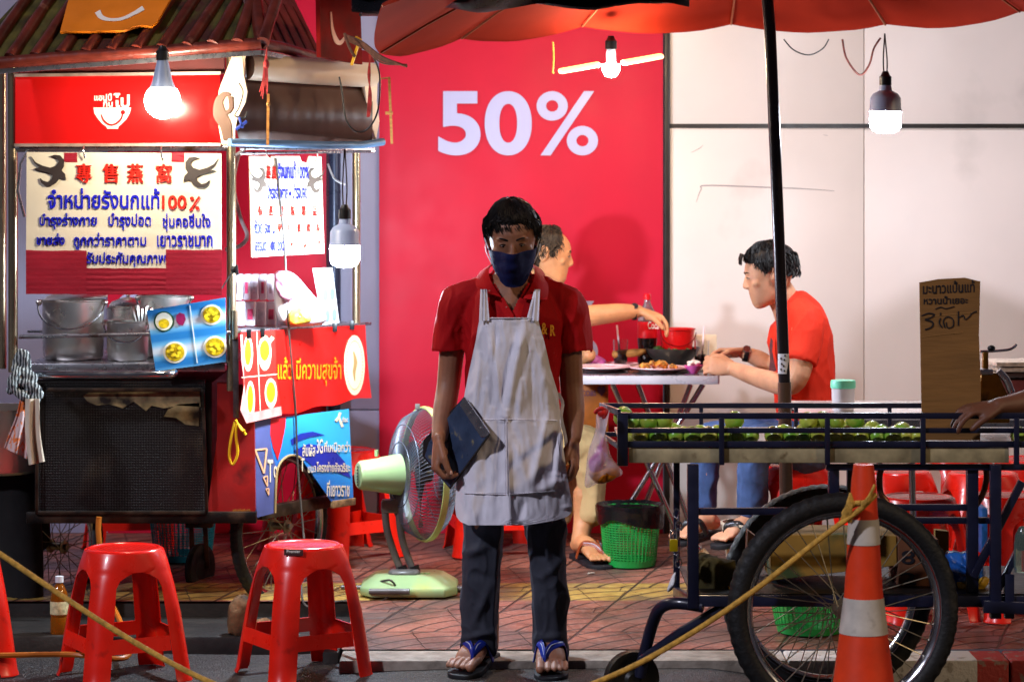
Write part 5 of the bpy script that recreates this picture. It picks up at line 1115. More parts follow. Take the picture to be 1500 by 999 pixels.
bag('yellow_peel', [(1402, 852), (1420, 862), (1434, 858), (1440, 844), (1449, 848), (1444, 860), (1430, 868), (1408, 866)], LD + .13, M('yellow_peel', (206, 160, 40), .45, 0, .3, 20), 'yellow scraps under the blue plastic bag on the shelf', 'scraps', .015)
def carton(pts, d, dep, mat, lab, nm='carton'): m_ = MB(); pl_ = flat(d); m_.poly([pl_.at(*p) for p in pts], pl_.n, dep); return label(m_.build(nm, mat, None, smooth=0, bev=.002), lab, 'box')
ylw = M('yellow_carton', (150, 112, 40), .8, 0, .15, 8, .1, 30, dirt=((50, 66, 30), .55, 5)); brc = M('brown_carton', (112, 66, 38), .85, 0, .2, 6)
carton([(1128, 784), (1240, 783), (1313, 785), (1314, 828), (1130, 850)], LD + .20, .25, ylw, 'yellow carton with a green leaf print on the lower shelf, behind the front wheel')
carton([(1316, 786), (1375, 790), (1378, 866), (1317, 862)], LD + .18, .25, brc, 'brown carton with black writing behind the right side of the front wheel')
m_ = MB(); put_text(m_, '2', (1318, 838, 1342, 856), flat(LD + .178), .001, .001, .01); put_text(m_, '8', (1320, 806, 1340, 826), flat(LD + .178), .001, .001, .01); o_ = m_.build('box_writing', ink, COL.objects['carton.001'], smooth=0)
carton([(1370, 776), (1390, 778), (1390, 860), (1372, 860)], LD + .42, .04, ylw, 'narrow yellow-brown carton edge standing behind the front tyre')
carton([(1095, 776), (1113, 790), (1108, 862), (1092, 852)], LD + .40, .06, M('pink_carton', (206, 150, 120), .6, 0, .4, 16), 'pink and cream printed box standing between the two wheels')
bag('grey_cover', [(1194, 737), (1206, 725), (1222, 720), (1238, 722), (1240, 732), (1215, 736)], LD + .1, M('grey_film', (120, 120, 122), .3, 0, .1, 10, .5, 30), 'piece of grey plastic sheet over the top of the rear wheel', 'sheet', .03)
# right-edge bits
bt = MB().lathe([(.001, 0), (.026, .002), (.028, .02), (.028, .09), (.024, .12), (.012, .145), (.001, .15)], P(1498, 838, LD - .03), 24)
label(bt.build('glass_bottle', M('clear_glass', (190, 220, 200), .08, 0, 0, trans=.9)), 'clear glass bottle at the right edge in front of the cart braces', 'bottle')
m_ = px_box(MB(), 1438, 744, 1447, 812, 10.2, .2); label(m_.build('blue_crate', M('crate_blue', (22, 80, 140), .4, 0, .3, 40, .8, 60), bev=.004), 'sliver of a blue crate between the right cart posts', 'crate')
# ================================================================= CONE AND ROPE
CN = 8.25; co = thing('traffic_cone', gp(1265, CN, road_z(1.1, CN)), 'tall orange traffic cone with two white bands and a rope tied near its tip', 'traffic cone')
cz = co.location.z; zt_ = P(0, 680, CN).z - cz; X = co.location
fr = lambda z_: interp([(0, .155), (.06, .135), (.30, .093), (.55, .060), (zt_ - .01, .034), (zt_, .030)], z_)
def seg_(z0, z1, nm, mt, off=0): MB().lathe([(fr(z0) + off, z0)] + [(fr(lerp(z0, z1, i / 6)) + off, lerp(z0, z1, i / 6)) for i in range(1, 7)], X, 48).build(nm, mt, co, smooth=50)
cm = M('cone_orange', (226, 62, 22), .45, 0, .12, 10, .08, 60, dirt=((150, 48, 26), .66, 14)); band = M('reflective_white', (206, 196, 182), .35, .1, .12, 16, .1, 120, dirt=((150, 140, 128), .64, 10))
MB().lathe([(fr(lerp(.03, zt_, i / 20)), lerp(.03, zt_, i / 20)) for i in range(21)] + [(.018, zt_ + .002), (.016, zt_ - .03)], X, 48).build('cone_body', cm, co, smooth=50)
MB().box(X + V((0, 0, .02)), (.36, .36, .035)).build('cone_base', blk, co, bev=.008)
for y0, y1 in ((796, 759), (926, 874)): z0, z1 = P(0, y0, CN).z - cz, P(0, y1, CN).z - cz; seg_(z0, z1, 'band', band, .0022)
ro = MB(); rp_ = crv([P(1280, 724, 8.17), P(1262, 744, 8.17), P(1200, 790, 8.16), P(1100, 868, 8.13), P(1000, 935, 8.1), P(900, 988, 8.05), P(780, 1030, 8.0), P(620, 1058, 7.95), P(460, 1048, 7.95), P(320, 1004, 8.0), P(180, 930, 8.1), P(0, 811, 8.2), P(-140, 715, 8.25)], 10)
ro.tube(rp_, .0085, 10)
ro.tube(crv([P(1283, 724, 8.17), P(1270, 735, 8.16), P(1248, 738, 8.18), P(1236, 752, 8.2), P(1246, 742, 8.2), P(1262, 736, 8.16)]), .008, 8)
label(ro.build('barrier_rope', ropem), 'yellow-brown rope slung across the foreground to the traffic cone', 'rope')
tl = MB()
for k in range(7): tl.tube(crv([P(1246 + k, 722 + k * 3, 8.17), P(1240 + k * 1.2, 742, 8.16), P(1233 + k * 2.2, 762 + random.uniform(-2, 6), 8.17)]), .0045, 6)
for k in range(5): tl.tube(crv([P(1262, 742 - k, 8.15), P(1272, 732 - k, 8.15), P(1278 + k * .8, 718 - k * 2, 8.16)]), .0045, 6)
label(tl.build('rope_knot', ropem), 'frayed rope ends of the knot around the cone tip', 'rope')
gr_ = MB(); gr_.tube(crv([P(-20, 960, 9.7), P(100, 958, 9.75), P(185, 962, 9.75), P(178, 915, 10.3), P(150, 860, 10.6)]), .010, 8); label(gr_.build('ground_hose', M('hose')), 'orange hose lying along the gutter behind the left stool', 'hose')

for px, d, a, lab in ((866, 11.45, .5, 'small pale paper scrap on the pavement near the green basket'), (700, 10.55, 1.2, 'small crumpled scrap between the fan and the feet of the standing man'), (1010, 10.2, 2.2, 'small pale scrap on the pavement left of the cart wheels')):
    m_ = MB(); m_.box(gp(px, d, zw(d) + .005), (.034, .010, .006), a); label(m_.build('paper_scrap', M('scrap', (196, 186, 170), .7, 0, .2, 60), None, bev=.002), lab, 'scrap')
# ================================================================= DINING TABLE AND WHAT STANDS ON IT
TF, TB = 11.6, 12.25; TZ = P(0, 549, TF).z
dt = thing('dining_table', gp(950, 11.9), 'folding steel dining table between the two seated men', 'table')
xa, xb = P(838, 0, TF).x, P(1052, 0, TF).x; mb = MB()
MB().box(((xa + xb) / 2, (TF + TB) / 2, TZ - .004), (xb - xa, TB - TF, .008)).build('table_top', steel, dt, bev=.002)
for a, b in (((xa, TF), (xb, TF)), ((xa, TB), (xb, TB)), ((xa, TF), (xa, TB)), ((xb, TF), (xb, TB))): MB().bar((a[0], a[1], TZ - .022), (b[0], b[1], TZ - .022), .012, .036).build('table_edge', M('worn_edge', (206, 204, 212), .3, .15, .08, 6, dirt=((150, 130, 116), .68, 5)), dt, bev=.002)
for a, b in (((897, 563, 11.86), (1000, 798, 11.88)), ((1030, 563, 11.86), (884, 800, 11.88)), ((934, 563, 12.15), (1028, 812, 12.1)), ((1012, 563, 12.15), (925, 790, 12.1))): MB().tube([P(*a), P(*b)], .0125, 12).build('leg', chrome, dt)
MB().tube([P(842, 810, 11.82), P(880, 802, 11.86), P(905, 786, 11.88)], .014, 12).build('foot_tube', chrome, dt); MB().tube([P(1012, 790, 11.8), P(1028, 810, 11.8)], .014, 12).build('foot_tube', chrome, dt); MB().tube([P(1026, 806, 11.79), P(1034, 815, 11.79)], .020, 14).build('foot_cap', cream, dt)
MB().tube([P(1010, 762, 11.8), P(1085, 800, 11.6)], .012, 12).build('foot_tube', chrome, dt)
def T(px, d): return V(((px - HX) / F * d, d, TZ + .001))
def plate(px, d, r_, col, lab, nm='plate'):
    c = T(px, d); return label(MB().lathe([(.001, .004), (r_ * .55, .004), (r_ * .6, 0), (r_ * .64, .003), (r_ * .7, .006), (r_, .020), (r_ * .995, .024), (r_ * .68, .011), (.001, .009)], c, 48).build(nm, col, None, smooth=50), lab, 'plate')
pkw = M('plate_pink', (232, 192, 196), .25, 0, .03, 8, coat=.3)
plate(966, 11.73, .128, pkw, 'pale pink plate with fried food in front of the black pan'); plate(880, 11.78, .13, pkw, 'pale pink plate at the left end of the table, beside the standing man'); plate(905, 11.95, .09, pkw, 'smaller empty pink plate behind the left table plate')
fo = MB()
for k in range(26):
    a, r_ = random.uniform(0, 6.28), .075 * math.sqrt(random.random()); c_ = T(962, 11.73) + V((r_ * math.cos(a) * 1.15, r_ * math.sin(a) * .8, .022 + .03 * (1 - r_ / .08) * random.random())); fo.ball(c_, (random.uniform(.010, .022), random.uniform(.010, .018), random.uniform(.006, .012)), 8, 6, Matrix.Rotation(random.uniform(0, 3), 3, V((random.random(), 1, .3))))
label(fo.build('fried_food', M('fried', (206, 140, 54), .5, 0, .6, 34, .8, 60, dirt=((150, 60, 26), .56, 24)), weld=False), 'heap of golden fried food on the pink plate', 'food')
c = T(985, 12.02); pn_ = thing('frying_pan', c, 'dark frying pan of greens with a wooden handle on the table', 'pan')
MB().lathe([(.001, .03), (.07, .03), (.10, .055), (.118, .085), (.122, .086), (.120, .080), (.10, .048), (.075, .024), (.06, .0), (.001, .0)], c, 40).build('pan_body', M('pan_grey', (74, 68, 64), .35, .5, .15, 12), pn_)
MB().limb([c + V((-.125, -.02, .072)), c + V((-.16, -.03, .066)), c + V((-.25, -.05, .060))], [.010, .017, .019], 14).build('pan_handle', wood, pn_)
gr = MB()
for k in range(16): gr.ball(c + V((random.uniform(-.07, .08), random.uniform(-.06, .06), .075 + random.uniform(0, .012))), (.018, .012, .005), 7, 5, Matrix.Rotation(random.uniform(-.8, .8), 3, 'Y'))
label(gr.build('greens', M('greens', (64, 96, 24), .5, 0, .5, 30), weld=False), 'green leaves in the frying pan', 'food')
def glass(px, d, h, r_, fill, lab, straw):
    c = T(px, d); o = thing('drinking_glass', c, lab, 'glass')
    MB().lathe([(.001, .003), (r_ * .86, .001), (r_, h), (r_ * .94, h), (r_ * .8, .008), (.001, .008)], c, 28).build('glass_body', M('clear_glass2', (250, 250, 250), .03, 0, 0, trans=1.0), o)
    MB().lathe([(.001, .009), (r_ * .79, .009), (r_ * .88, h * fill), (.001, h * fill)], c, 24).build('cola', M('cola', (38, 10, 4), .1, 0, 0), o)
    ic = MB()
    for k in range(5): ic.box(c + V((random.uniform(-.4, .4) * r_, random.uniform(-.4, .4) * r_, h * fill + .004)), (.014, .014, .010), random.uniform(0, 1.5))
    ic.build('ice', M('ice', (220, 226, 230), .15, 0, 0, trans=.6), o, bev=.002)
    MB().tube([c + V((0, 0, .02)), c + V((straw, 0, h + .062))], .0042, 8).build('straw', M('straw', (240, 206, 206), .35, 0, 0), o)
glass(909, 11.98, .125, .033, .5, 'glass of cola with a straw left of the big bottle', -.016)
glass(1028, 11.90, .125, .033, .45, 'glass of cola with a straw beside the hands of the man in orange', .01)
c = T(948, 12.05); cb_ = thing('cola_bottle', c, 'big plastic cola bottle with a red label and red cap', 'bottle')
MB().lathe([(.001, 0), (.036, .002), (.043, .02), (.044, .06), (.040, .085), (.043, .11), (.0435, .128)], c, 32).build('cola_part', M('cola_dark', (14, 6, 6), .08, 0, 0, coat=.4), cb_)
MB().lathe([(.0435, .128), (.044, .135), (.044, .195), (.043, .2)], c, 32).build('bottle_label', M('label_red', (206, 12, 24), .35, 0, .05), cb_)
MB().lathe([(.043, .2), (.042, .215), (.033, .245), (.018, .272), (.0135, .285), (.0135, .30), (.001, .30)], c, 32).build('bottle_neck', M('clear_pet', (200, 180, 190), .08, 0, 0, trans=.85), cb_)
MB().lathe([(.0165, .296), (.0165, .318), (.012, .322), (.001, .322)], c, 24).build('bottle_cap', M('label_red'), cb_)
mb = MB(); put_text(mb, 'Coca', (949, 471, 965, 482), flat(12.05 - .0455), .001, .001, .01); mb.build('label_print', wl, cb_, smooth=0)
c = T(992, 12.08); rbk = thing('red_ice_bucket', c, 'red plastic ice bucket with a thin handle, behind the pan', 'bucket')
MB().lathe([(.001, .002), (.056, .002), (.078, .16), (.082, .163), (.082, .168), (.075, .166), (.053, .008), (.001, .008)], c, 36).build('bucket_body', M('bucket_red', (214, 16, 18), .3, 0, .05, coat=.3), rbk)
MB().tube([c + V((-.078 * math.cos(a), -.086 - .0 * a, .155 - .062 * math.sin(a))) for a in [R(180 * i / 12) for i in range(13)]], .0022, 6).build('bucket_handle', M('bucket_handle', (120, 8, 10), .3), rbk)
c = T(1035, 12.12); label(px_box(MB(), 1018, 491, 1050, 540, 12.15, .06).build('paper_box', M('paper_cream', (232, 210, 180), .7, 0, .1, 20), None, bev=.003), 'cream paper box behind the right glass', 'box')
c = T(1016, 11.68); label(MB().lathe([(.001, 0), (.018, 0), (.02, .004), (.034, .018), (.042, .034), (.040, .034), (.03, .018), (.001, .006)], c, 32).build('pink_bowl', M('bowl_pink', (226, 92, 170), .25, 0, .03, coat=.3), None, smooth=50), 'small bright pink bowl of rice at the right end of the table', 'bowl')
ri_ = MB(); [ri_.ball(c + V((random.uniform(-.02, .024), random.uniform(-.02, .02), .034 + random.random() * .016)), (.010, .010, .007), 8, 6) for k in range(14)]; label(ri_.build('rice', M('rice', (232, 220, 206), .6, 0, .05, 80), weld=False), 'mound of white rice in the pink bowl', 'food')
bag('pink_bag', [(852, 524), (862, 516), (874, 520), (888, 528), (880, 536), (856, 536)], 12.0, M('pink_bagfilm', (214, 90, 170), .4, 0, .2, 20, .5, 40), 'small pink plastic bag on the left end of the dining table', depth=.03)
bx = thing('snack_box', P(870, 640, 12.1), 'orange printed carton with a heart mark standing under the table', 'box'); px_box(MB(), 846, 562, 891, 640, 12.1, .12).build('carton', M('orange_carton', (196, 104, 30), .5, 0, .3, 8, dirt=((140, 50, 30), .55, 7)), bx, bev=.003)
mb = MB(); HPl = flat(12.098); put_text(mb, 'COBS', (852, 572, 873, 580), HPl, .001, .001, .01); decal(mb, HPl, [(881, 580), (875, 573), (875, 567), (879, 565), (881, 568), (884, 565), (887, 567), (887, 573)], .001, .001); mb.build('carton_print', M('purple_print', (96, 56, 90), .5, 0, 0), bx, smooth=0)
# serving table at the right with a jar, scale and books
sf, sb_ = 10.02, 10.75; SZ = P(0, 612, sf).z; sv = thing('serving_table', gp(1380, 10.3), 'long steel serving table behind the lime cart, with a jar on it', 'table')
xa, xb = P(1180, 0, sf).x, P(1640, 0, sf).x
MB().box(((xa + xb) / 2, (sf + sb_) / 2, SZ - .005), (xb - xa, sb_ - sf, .01)).build('table_top', M('table_pale', (206, 198, 196), .25, .3, .08, 6), sv, bev=.002)
MB().bar((xa, sf, SZ - .025), (xb, sf, SZ - .025), .012, .035).build('table_edge', steel, sv); MB().bar((xa, sb_, SZ - .025), (xb, sb_, SZ - .025), .012, .035).build('table_edge', steel, sv)
for x, y in ((xa + .35, sb_ - .1), (xa + .4, sf + .1), (xb - .1, sb_ - .1), (xb - .1, sf + .1)): MB().tube([(x, y, SZ - .03), (x + .02, y, .06)], .0125, 12).build('leg', chrome, sv)
jc = V(((1235 - HX) / F * 10.3, 10.3, SZ)); jr = thing('plastic_jar', jc, 'clear jar with a mint green lid on the serving table', 'jar')
MB().lathe([(.001, .001), (.040, .001), (.042, .01), (.044, .09), (.001, .092)], jc, 36).build('jar_body', M('jar_milky', (226, 222, 226), .15, 0, .04, 20, trans=.2), jr)
MB().lathe([(.0455, .086), (.0475, .088), (.0475, .110), (.045, .116), (.001, .117)], jc, 36).build('jar_lid', M('mint', (120, 222, 186), .35, 0, .03), jr)
bkz = [(1452, 532, 1560, 538), (1446, 538, 1560, 543)]
bks = M('book_edge', (196, 176, 160), .5, 0, .3, 40)
for k, (x0, x1) in enumerate(((1440, 1560), (1456, 1570), (1450, 1566))):
    m_ = MB(); z_ = P(0, 548 - k * 8, 10.6).z; m_.box(((P(x0, 0, 10.6).x + P(x1, 0, 10.6).x) / 2, 10.65, z_), (P(x1, 0, 10.6).x - P(x0, 0, 10.6).x, .22, .016), R(-4 + 5 * k)); label(m_.build('menu_book', bks if k else M('book_dark', (60, 36, 30), .4, 0, .2), None, bev=.002), ('bottom book with dark covers in the stack at the right edge', 'middle pale book in the stack at the right edge', 'top pale book in the stack at the right edge')[k], 'book')
m_ = MB(); m_.box((P(1500, 0, 10.6).x, 10.65, P(0, 578, 10.6).z), (.24, .22, .12)); label(m_.build('book_stand', M('maroon_box', (112, 40, 40), .6, 0, .2), None, bev=.004), 'maroon box under the stacked books at the right edge', 'box')
sc_ = thing('hanging_scale', P(1450, 570, 9.15), 'brass and steel market scale with a hooked arm beside the cardboard sign', 'scale')
br = M('old_brass', (150, 104, 34), .35, .7, .25, 12, dirt=((70, 50, 26), .55, 10)); md_ = 9.15
mb = MB(); mb.poly([flat(md_).at(*p) for p in ((1437, 548), (1462, 546), (1478, 580), (1480, 620), (1430, 620), (1434, 580))], (0, -1, 0), .09); mb.build('scale_body', br, sc_, bev=.006, smooth=0)
px_box(MB(), 1440, 516, 1448, 548, md_ + .03, .02).build('scale_stem', br, sc_, bev=.002); px_box(MB(), 1434, 541, 1455, 549, md_ - .01, .05).build('scale_plate', steel, sc_, bev=.003)
MB().tube(crv([P(1436, 515, md_ + .04), P(1460, 514, md_ + .04), P(1478, 512, md_ + .04), P(1486, 508, md_ + .04), P(1489, 504, md_ + .04)]), .0045, 8).build('hook_arm', chrome, sc_); MB().ball(P(1452, 510, md_ + .04), (.014, .012, .010), 14, 8).build('arm_knob', blk, sc_)
MB().tube(crv([P(1462, 543, md_), P(1474, 556, md_), P(1482, 575, md_)]), .012, 10).build('scale_handle', steel, sc_)
# ================================================================= PEOPLE
HEAD = [(-.116, .060, .016, .018), (-.108, .054, .032, .034), (-.092, .040, .053, .047), (-.070, .024, .070, .056), (-.045, .012, .082, .063), (-.015, .003, .091, .070), (.015, 0, .096, .0745), (.045, -.003, .096, .0745), (.070, -.006, .088, .068), (.092, -.009, .070, .054), (.106, -.011, .046, .036), (.113, -.012, .016, .014)]
def hring(z): return [interp([(r_[0], r_[i]) for r_ in HEAD], z) for i in (1, 2, 3)]
def hpoint(az, z, off=0):                               # az 0 = front (-y local)
    cy, ry, rx = hring(z); n_ = .92; s_, c_ = math.sin(az), math.cos(az)
    return V(((rx + off) * math.copysign(abs(s_) ** n_, s_), -(cy + (ry + off) * math.copysign(abs(c_) ** n_, c_)), z + off * max(0, z) / .12 * 1.0))
def hmat(yaw, pitch, roll=0): return Matrix.Rotation(R(yaw), 3, 'Z') @ Matrix.Rotation(R(pitch), 3, 'X') @ Matrix.Rotation(R(roll), 3, 'Y')
def head(mb, c, m, s=1):
    f = lambda x, y, z: V(c) + m @ (V((x, -y, z)) * s); vs = []; seg = 28
    for r_ in HEAD:
        for k in range(seg):
            vs.append(V(c) + m @ (hpoint(2 * math.pi * k / seg, r_[0]) * s))
    n_ = len(HEAD); mb.add(vs, [(i * seg + k, i * seg + (k + 1) % seg, (i + 1) * seg + (k + 1) % seg, (i + 1) * seg + k) for i in range(n_ - 1) for k in range(seg)] + [tuple(range(seg))[::-1], tuple((n_ - 1) * seg + k for k in range(seg))])
    mb.limb([f(0, .086, .022), f(0, .098, .000), f(0, .1045, -.019)], [.007 * s, .0085 * s, .011 * s], 12)
    for e in (-1, 1):
        mb.ball(f(e * .010, .099, -.025), .0085 * s, 10, 8); mb.ball(f(e * .030, .079, .030), (.019 * s, .012 * s, .0075 * s), 12, 8, m)
        mb.ball(f(e * .043, .058, -.014), (.022 * s, .022 * s, .018 * s), 12, 8, m); mb.ball(f(e * .029, .082, .011), (.0150 * s, .009 * s, .0075 * s), 12, 8, m)
        # ear
        eb = f(e * .076, -.006, .000); em = m @ Matrix.Rotation(e * R(24), 3, 'Z')
        mb.ball(eb + em @ (V((e * .004, .010, .004)) * s), (.006 * s, .020 * s, .032 * s), 14, 10, em)
        mb.tube([eb + em @ (V((e * (.010 + .004 * math.sin(a)), .012 + .021 * math.cos(a) * .9, .006 + .033 * math.sin(a))) * s) for a in [R(20 * k - 100) for k in range(14)]], .0042 * s, 8)
    mb.ball(f(0, .088, -.050), (.021 * s, .009 * s, .0055 * s), 12, 8, m); mb.ball(f(0, .087, -.061), (.018 * s, .009 * s, .0062 * s), 12, 8, m); mb.ball(f(0, .074, -.094), (.017 * s, .014 * s, .014 * s), 12, 8, m)
hairm = bpy.data.materials.new('black_hair'); hairm.use_nodes = True; t = NT(hairm); t.ln(t.ramp(t.noise(60, 3), [(.35, (.004, .0035, .004)), (.65, (.016, .012, .011))]), t.b.inputs['Base Color']); t.b.inputs['Roughness'].default_value = .55; t.b.inputs['Specular IOR Level'].default_value = .22
hairb = bpy.data.materials.new('thin_hair'); hairb.use_nodes = True; t = NT(hairb); t.ln(t.ramp(t.noise(60, 3), [(.35, (.02, .013, .009)), (.65, (.06, .038, .022))]), t.b.inputs['Base Color']); t.b.inputs['Roughness'].default_value = .6; t.b.inputs['Specular IOR Level'].default_value = .2
def hair(parent, c, m, s, hl, mat=hairm, lift=.012, strands=420, slen=(.025, .05), fringe=0, seed=1, flen=.04):
    hl0 = hl; hl = lambda az: hl0(az) + 5 * noise.noise(V((math.sin(az) * 4.5, math.cos(az) * 4.5, seed * 1.7))) + 2.5 * noise.noise(V((math.sin(az) * 16, math.cos(az) * 16, seed)))
    rnd = random.Random(seed); mb = MB(); NA, NS = 84, 22; rows = []
    zz = lambda az, f_: .119 * math.cos(R(hl(az)) * f_)
    for j in range(NS + 1):
        row = []
        for i in range(NA + 1):
            az = 2 * math.pi * (i % NA) / NA; f_ = j / NS; ph = R(hl(az)) * f_; z = .113 * math.cos(ph)
            cy, ry, rx = hring(min(.112, z)); k = math.sin(ph) if ph < math.pi / 2 else 1
            if ph < math.pi / 2: e_r = max(k * .0965, ry if z < .09 else 0); e_x = max(k * .0745, rx if z < .09 else 0); base = V((e_x * math.sin(az), -(-.006 + e_r * math.cos(az)), z))
            else: base = hpoint(az, z)
            nrm = V((base.x / .075 ** 2, base.y / .096 ** 2, base.z / .11 ** 2)).normalized()
            off = (lift * (1.0 + .9 * max(0, math.cos(ph)))) * (1 - .75 * f_ ** 5) + .0022 * noise.noise(V((az * 14, f_ * 3, seed))) + .004 * noise.noise(V((az * 3, f_ * 3, seed + 5)))
            row.append(V(c) + m @ ((base + nrm * off) * s))
        rows.append(row)
    mb.grid(rows)
    inner = [[p + (V(c) - p).normalized() * .006 for p in row] for row in (rows[-1],)]; mb.grid([rows[-1], inner[0]])
    for k in range(strands + fringe):
        fr_ = k >= strands; az = rnd.uniform(-1.05, 1.05) if fr_ else rnd.uniform(-math.pi, math.pi); f0 = rnd.uniform(.80, .95) if fr_ else rnd.uniform(.08, .97)
        L = rnd.uniform(*slen) if not fr_ else rnd.uniform(.45, 1.25) * flen; L = min(L, max(.008, (1.04 - f0) * R(hl(az)) * .1)) if not fr_ else L; pts = []; ph0 = R(hl(az)) * f0; tw = rnd.uniform(-.25, .25) + (.18 if fr_ else 0); rnd2 = rnd.uniform(-.001, .0075)
        for q in range(4):
            g = q / 3; ph = ph0 + g * L / .1; a2 = az + tw * g; z = .113 * math.cos(ph); kk = math.sin(ph) if ph < 1.57 else 1
            cy, ry, rx = hring(max(-.08, min(.09, z))) ; base = V((max(kk * .0745, rx if z < .06 else 0) * math.sin(a2), -(-.006 + max(kk * .0965, ry if z < .06 else 0) * math.cos(a2)), z))
            nrm = V((base.x / .075 ** 2, base.y / .096 ** 2, base.z / .11 ** 2)).normalized(); o_ = lift * (1.0 + .9 * max(0, math.cos(ph0))) * (1 - .3 * g) * (.9 if f0 > .8 else 1) + rnd2 + .004 * math.sin(g * 3)
            if fr_: o_ = .011 - .004 * g
            pts.append(V(c) + m @ ((base + nrm * o_) * s))
        mb.tube(pts, [.0024 * s, .0022 * s, .0015 * s, .0003], 3, cap=False)
    return mb.build('hair', mat, parent, smooth=60, weld=False)
def hand(mb, w, d, n, th, s=1, curl=(30, 35, 25), spread=5, thumb=(35, 20), cs=None):
    """w wrist, d direction to the knuckles, n the way the palm faces, th the way the thumb lies"""
    w, d = V(w), V(d).normalized(); n = V(n); n = (n - d * n.dot(d)).normalized(); a = d.cross(n)
    if a.dot(V(th)) < 0: a = -a
    K = w + d * .088 * s
    mb.limb([w - d * .01, w + d * .025 * s, w + d * .055 * s, K - d * .008 * s], [(.024 * s, .018 * s), (.032 * s, .0175 * s), (.038 * s, .016 * s), (.037 * s, .0135 * s)], 14, a)
    mb.ball(w + d * .035 * s + a * .022 * s + n * .010 * s, (.018 * s,) * 3, 10, 8)
    for i, (o_, L, r_) in enumerate(((.0285, .072, .0088), (.0095, .080, .0090), (-.0095, .074, .0086), (-.027, .058, .0077))):
        c1, c2, c3 = cs[i] if cs else curl; b = K + a * o_ * s - n * .002 * s; p = [b - d * .018 * s, b]; dr = (d + a * math.tan(R((1.5 - i) * spread))).normalized(); ang = 0; axis = dr.cross(n)
        for k, (seg, cc_) in enumerate(((.44, c1), (.31, c2), (.25, c3))):
            ang += cc_; v_ = dr * math.cos(R(ang)) + n * math.sin(R(ang)); p.append(p[-1] + v_ * L * seg * s)
        for j in range(len(p) - 1):
            ra = r_ * s * (1.05, 1.04, 1.0, .92)[j]; rb_ = r_ * s * (1.04, 1.0, .92, .80)[j]; mb.limb([p[j], p[j + 1]], [ra, rb_], 12)
    b = w + d * .022 * s + a * .026 * s + n * .004 * s; v1 = (d * math.cos(R(thumb[0])) + a * math.sin(R(thumb[0])) + n * .25).normalized(); v2 = (d * math.cos(R(thumb[1])) + a * math.sin(R(thumb[1])) * .6 + n * .45).normalized()
    q1 = b + v1 * .036 * s; q2 = q1 + v2 * .030 * s; q3 = q2 + (v2 + n * .2).normalized() * .022 * s
    mb.limb([b - v1 * .012 * s, q1], [.0135 * s, .0115 * s], 12); mb.limb([q1, q2], [.0112 * s, .0102 * s], 12); mb.limb([q2, q3], [.0104 * s, .0085 * s], 12)
    return q3, v2
def foot(mb, ank, heel, toe, s=1, inner=1):
    """heel and toe: points on the sole; inner: +1 when the big toe lies to the right of the foot's direction"""
    heel, toe = V(heel), V(toe); d = (toe - heel).normalized(); u = V((0, 0, 1)); u = (u - d * u.dot(d)).normalized(); r_ = d.cross(u) * inner; L = (toe - heel).length
    mb.limb([V(ank) + V((0, 0, .12)), V(ank), heel + d * .05 * s + u * .045 * s], [.040 * s, .038 * s, .036 * s], 14)
    mb.limb([heel + d * .028 * s + u * .03 * s, heel + d * L * .38 + u * .042 * s, heel + d * L * .66 + u * .026 * s, heel + d * L * .74 + u * .016 * s], [(.032 * s, .03 * s), (.036 * s, .036 * s), (.044 * s, .023 * s), (.044 * s, .014 * s)], 16, r_)
    for i, (o_, l_, rr) in enumerate(((.031, .060, .0135), (.008, .064, .0088), (-.0115, .056, .0085), (-.029, .046, .0080), (-.044, .034, .0078))):
        b = heel + d * (L - l_ * s - (.004 * i)) + r_ * o_ * s; mb.limb([b + u * .018 * s, b + d * l_ * .55 * s + u * .017 * s, b + d * l_ * .92 * s + u * .010 * s], [rr * s, rr * s * .95, rr * s], 12)
    return d, u, r_, L
def sandal(parent, heel, toe, s, inner, mat, strapm, nm='sandal'):
    heel, toe = V(heel), V(toe); d = (toe - heel).normalized(); u = V((0, 0, 1)); u = (u - d * u.dot(d)).normalized(); r_ = d.cross(u) * inner; L = (toe - heel).length
    top, bot = [], []
    out = [(-.01, .0), (.01, .028), (.09, .030), (.16, .042), (.22, .046), (.262, .030), (.268, .004), (.258, -.026), (.22, -.048), (.15, -.042), (.08, -.032), (.01, -.028)]
    k = (L + .012) / .258; pts = [heel + d * x * k + r_ * y * s * 1.05 for x, y in out]; pts = crv(pts, 4, True)
    sb2 = MB(); sb2.poly([p - u * .001 for p in pts], u, .021); so = sb2.build(nm, mat, parent, smooth=50, bev=.003)
    st = MB(); cl = heel + d * (L - .052 * s) + r_ * .019 * s
    for e in (1, -1):
        a = heel + d * L * .45 + r_ * e * .048 * s + u * .006; m1 = heel + d * L * .54 + r_ * e * .036 * s + u * .062 * s; m2 = heel + d * L * .67 + r_ * (.012 + e * .014) * s + u * .060 * s
        st.tube(crv([a, m1, m2, cl + u * .032 * s, cl + u * .004]), [(.004, .015)] * 16 + [(.004, .011)] * 5 + [(.004, .005)] * 4, 10, r_ * e + u * .8)
    st.build('sandal_strap', strapm, so); ln_ = MB()
    for e in (1, -1):
        m1 = heel + d * L * .57 + r_ * e * .034 * s + u * .0670 * s; m2 = heel + d * L * .68 + r_ * (.012 + e * .013) * s + u * .0650 * s; ln_.tube(crv([m1, m2, cl + u * .040 * s]), .0018, 6)
    ln_.build('strap_line', M('strap_pale', (190, 196, 214), .4, 0, 0), so)
    return so
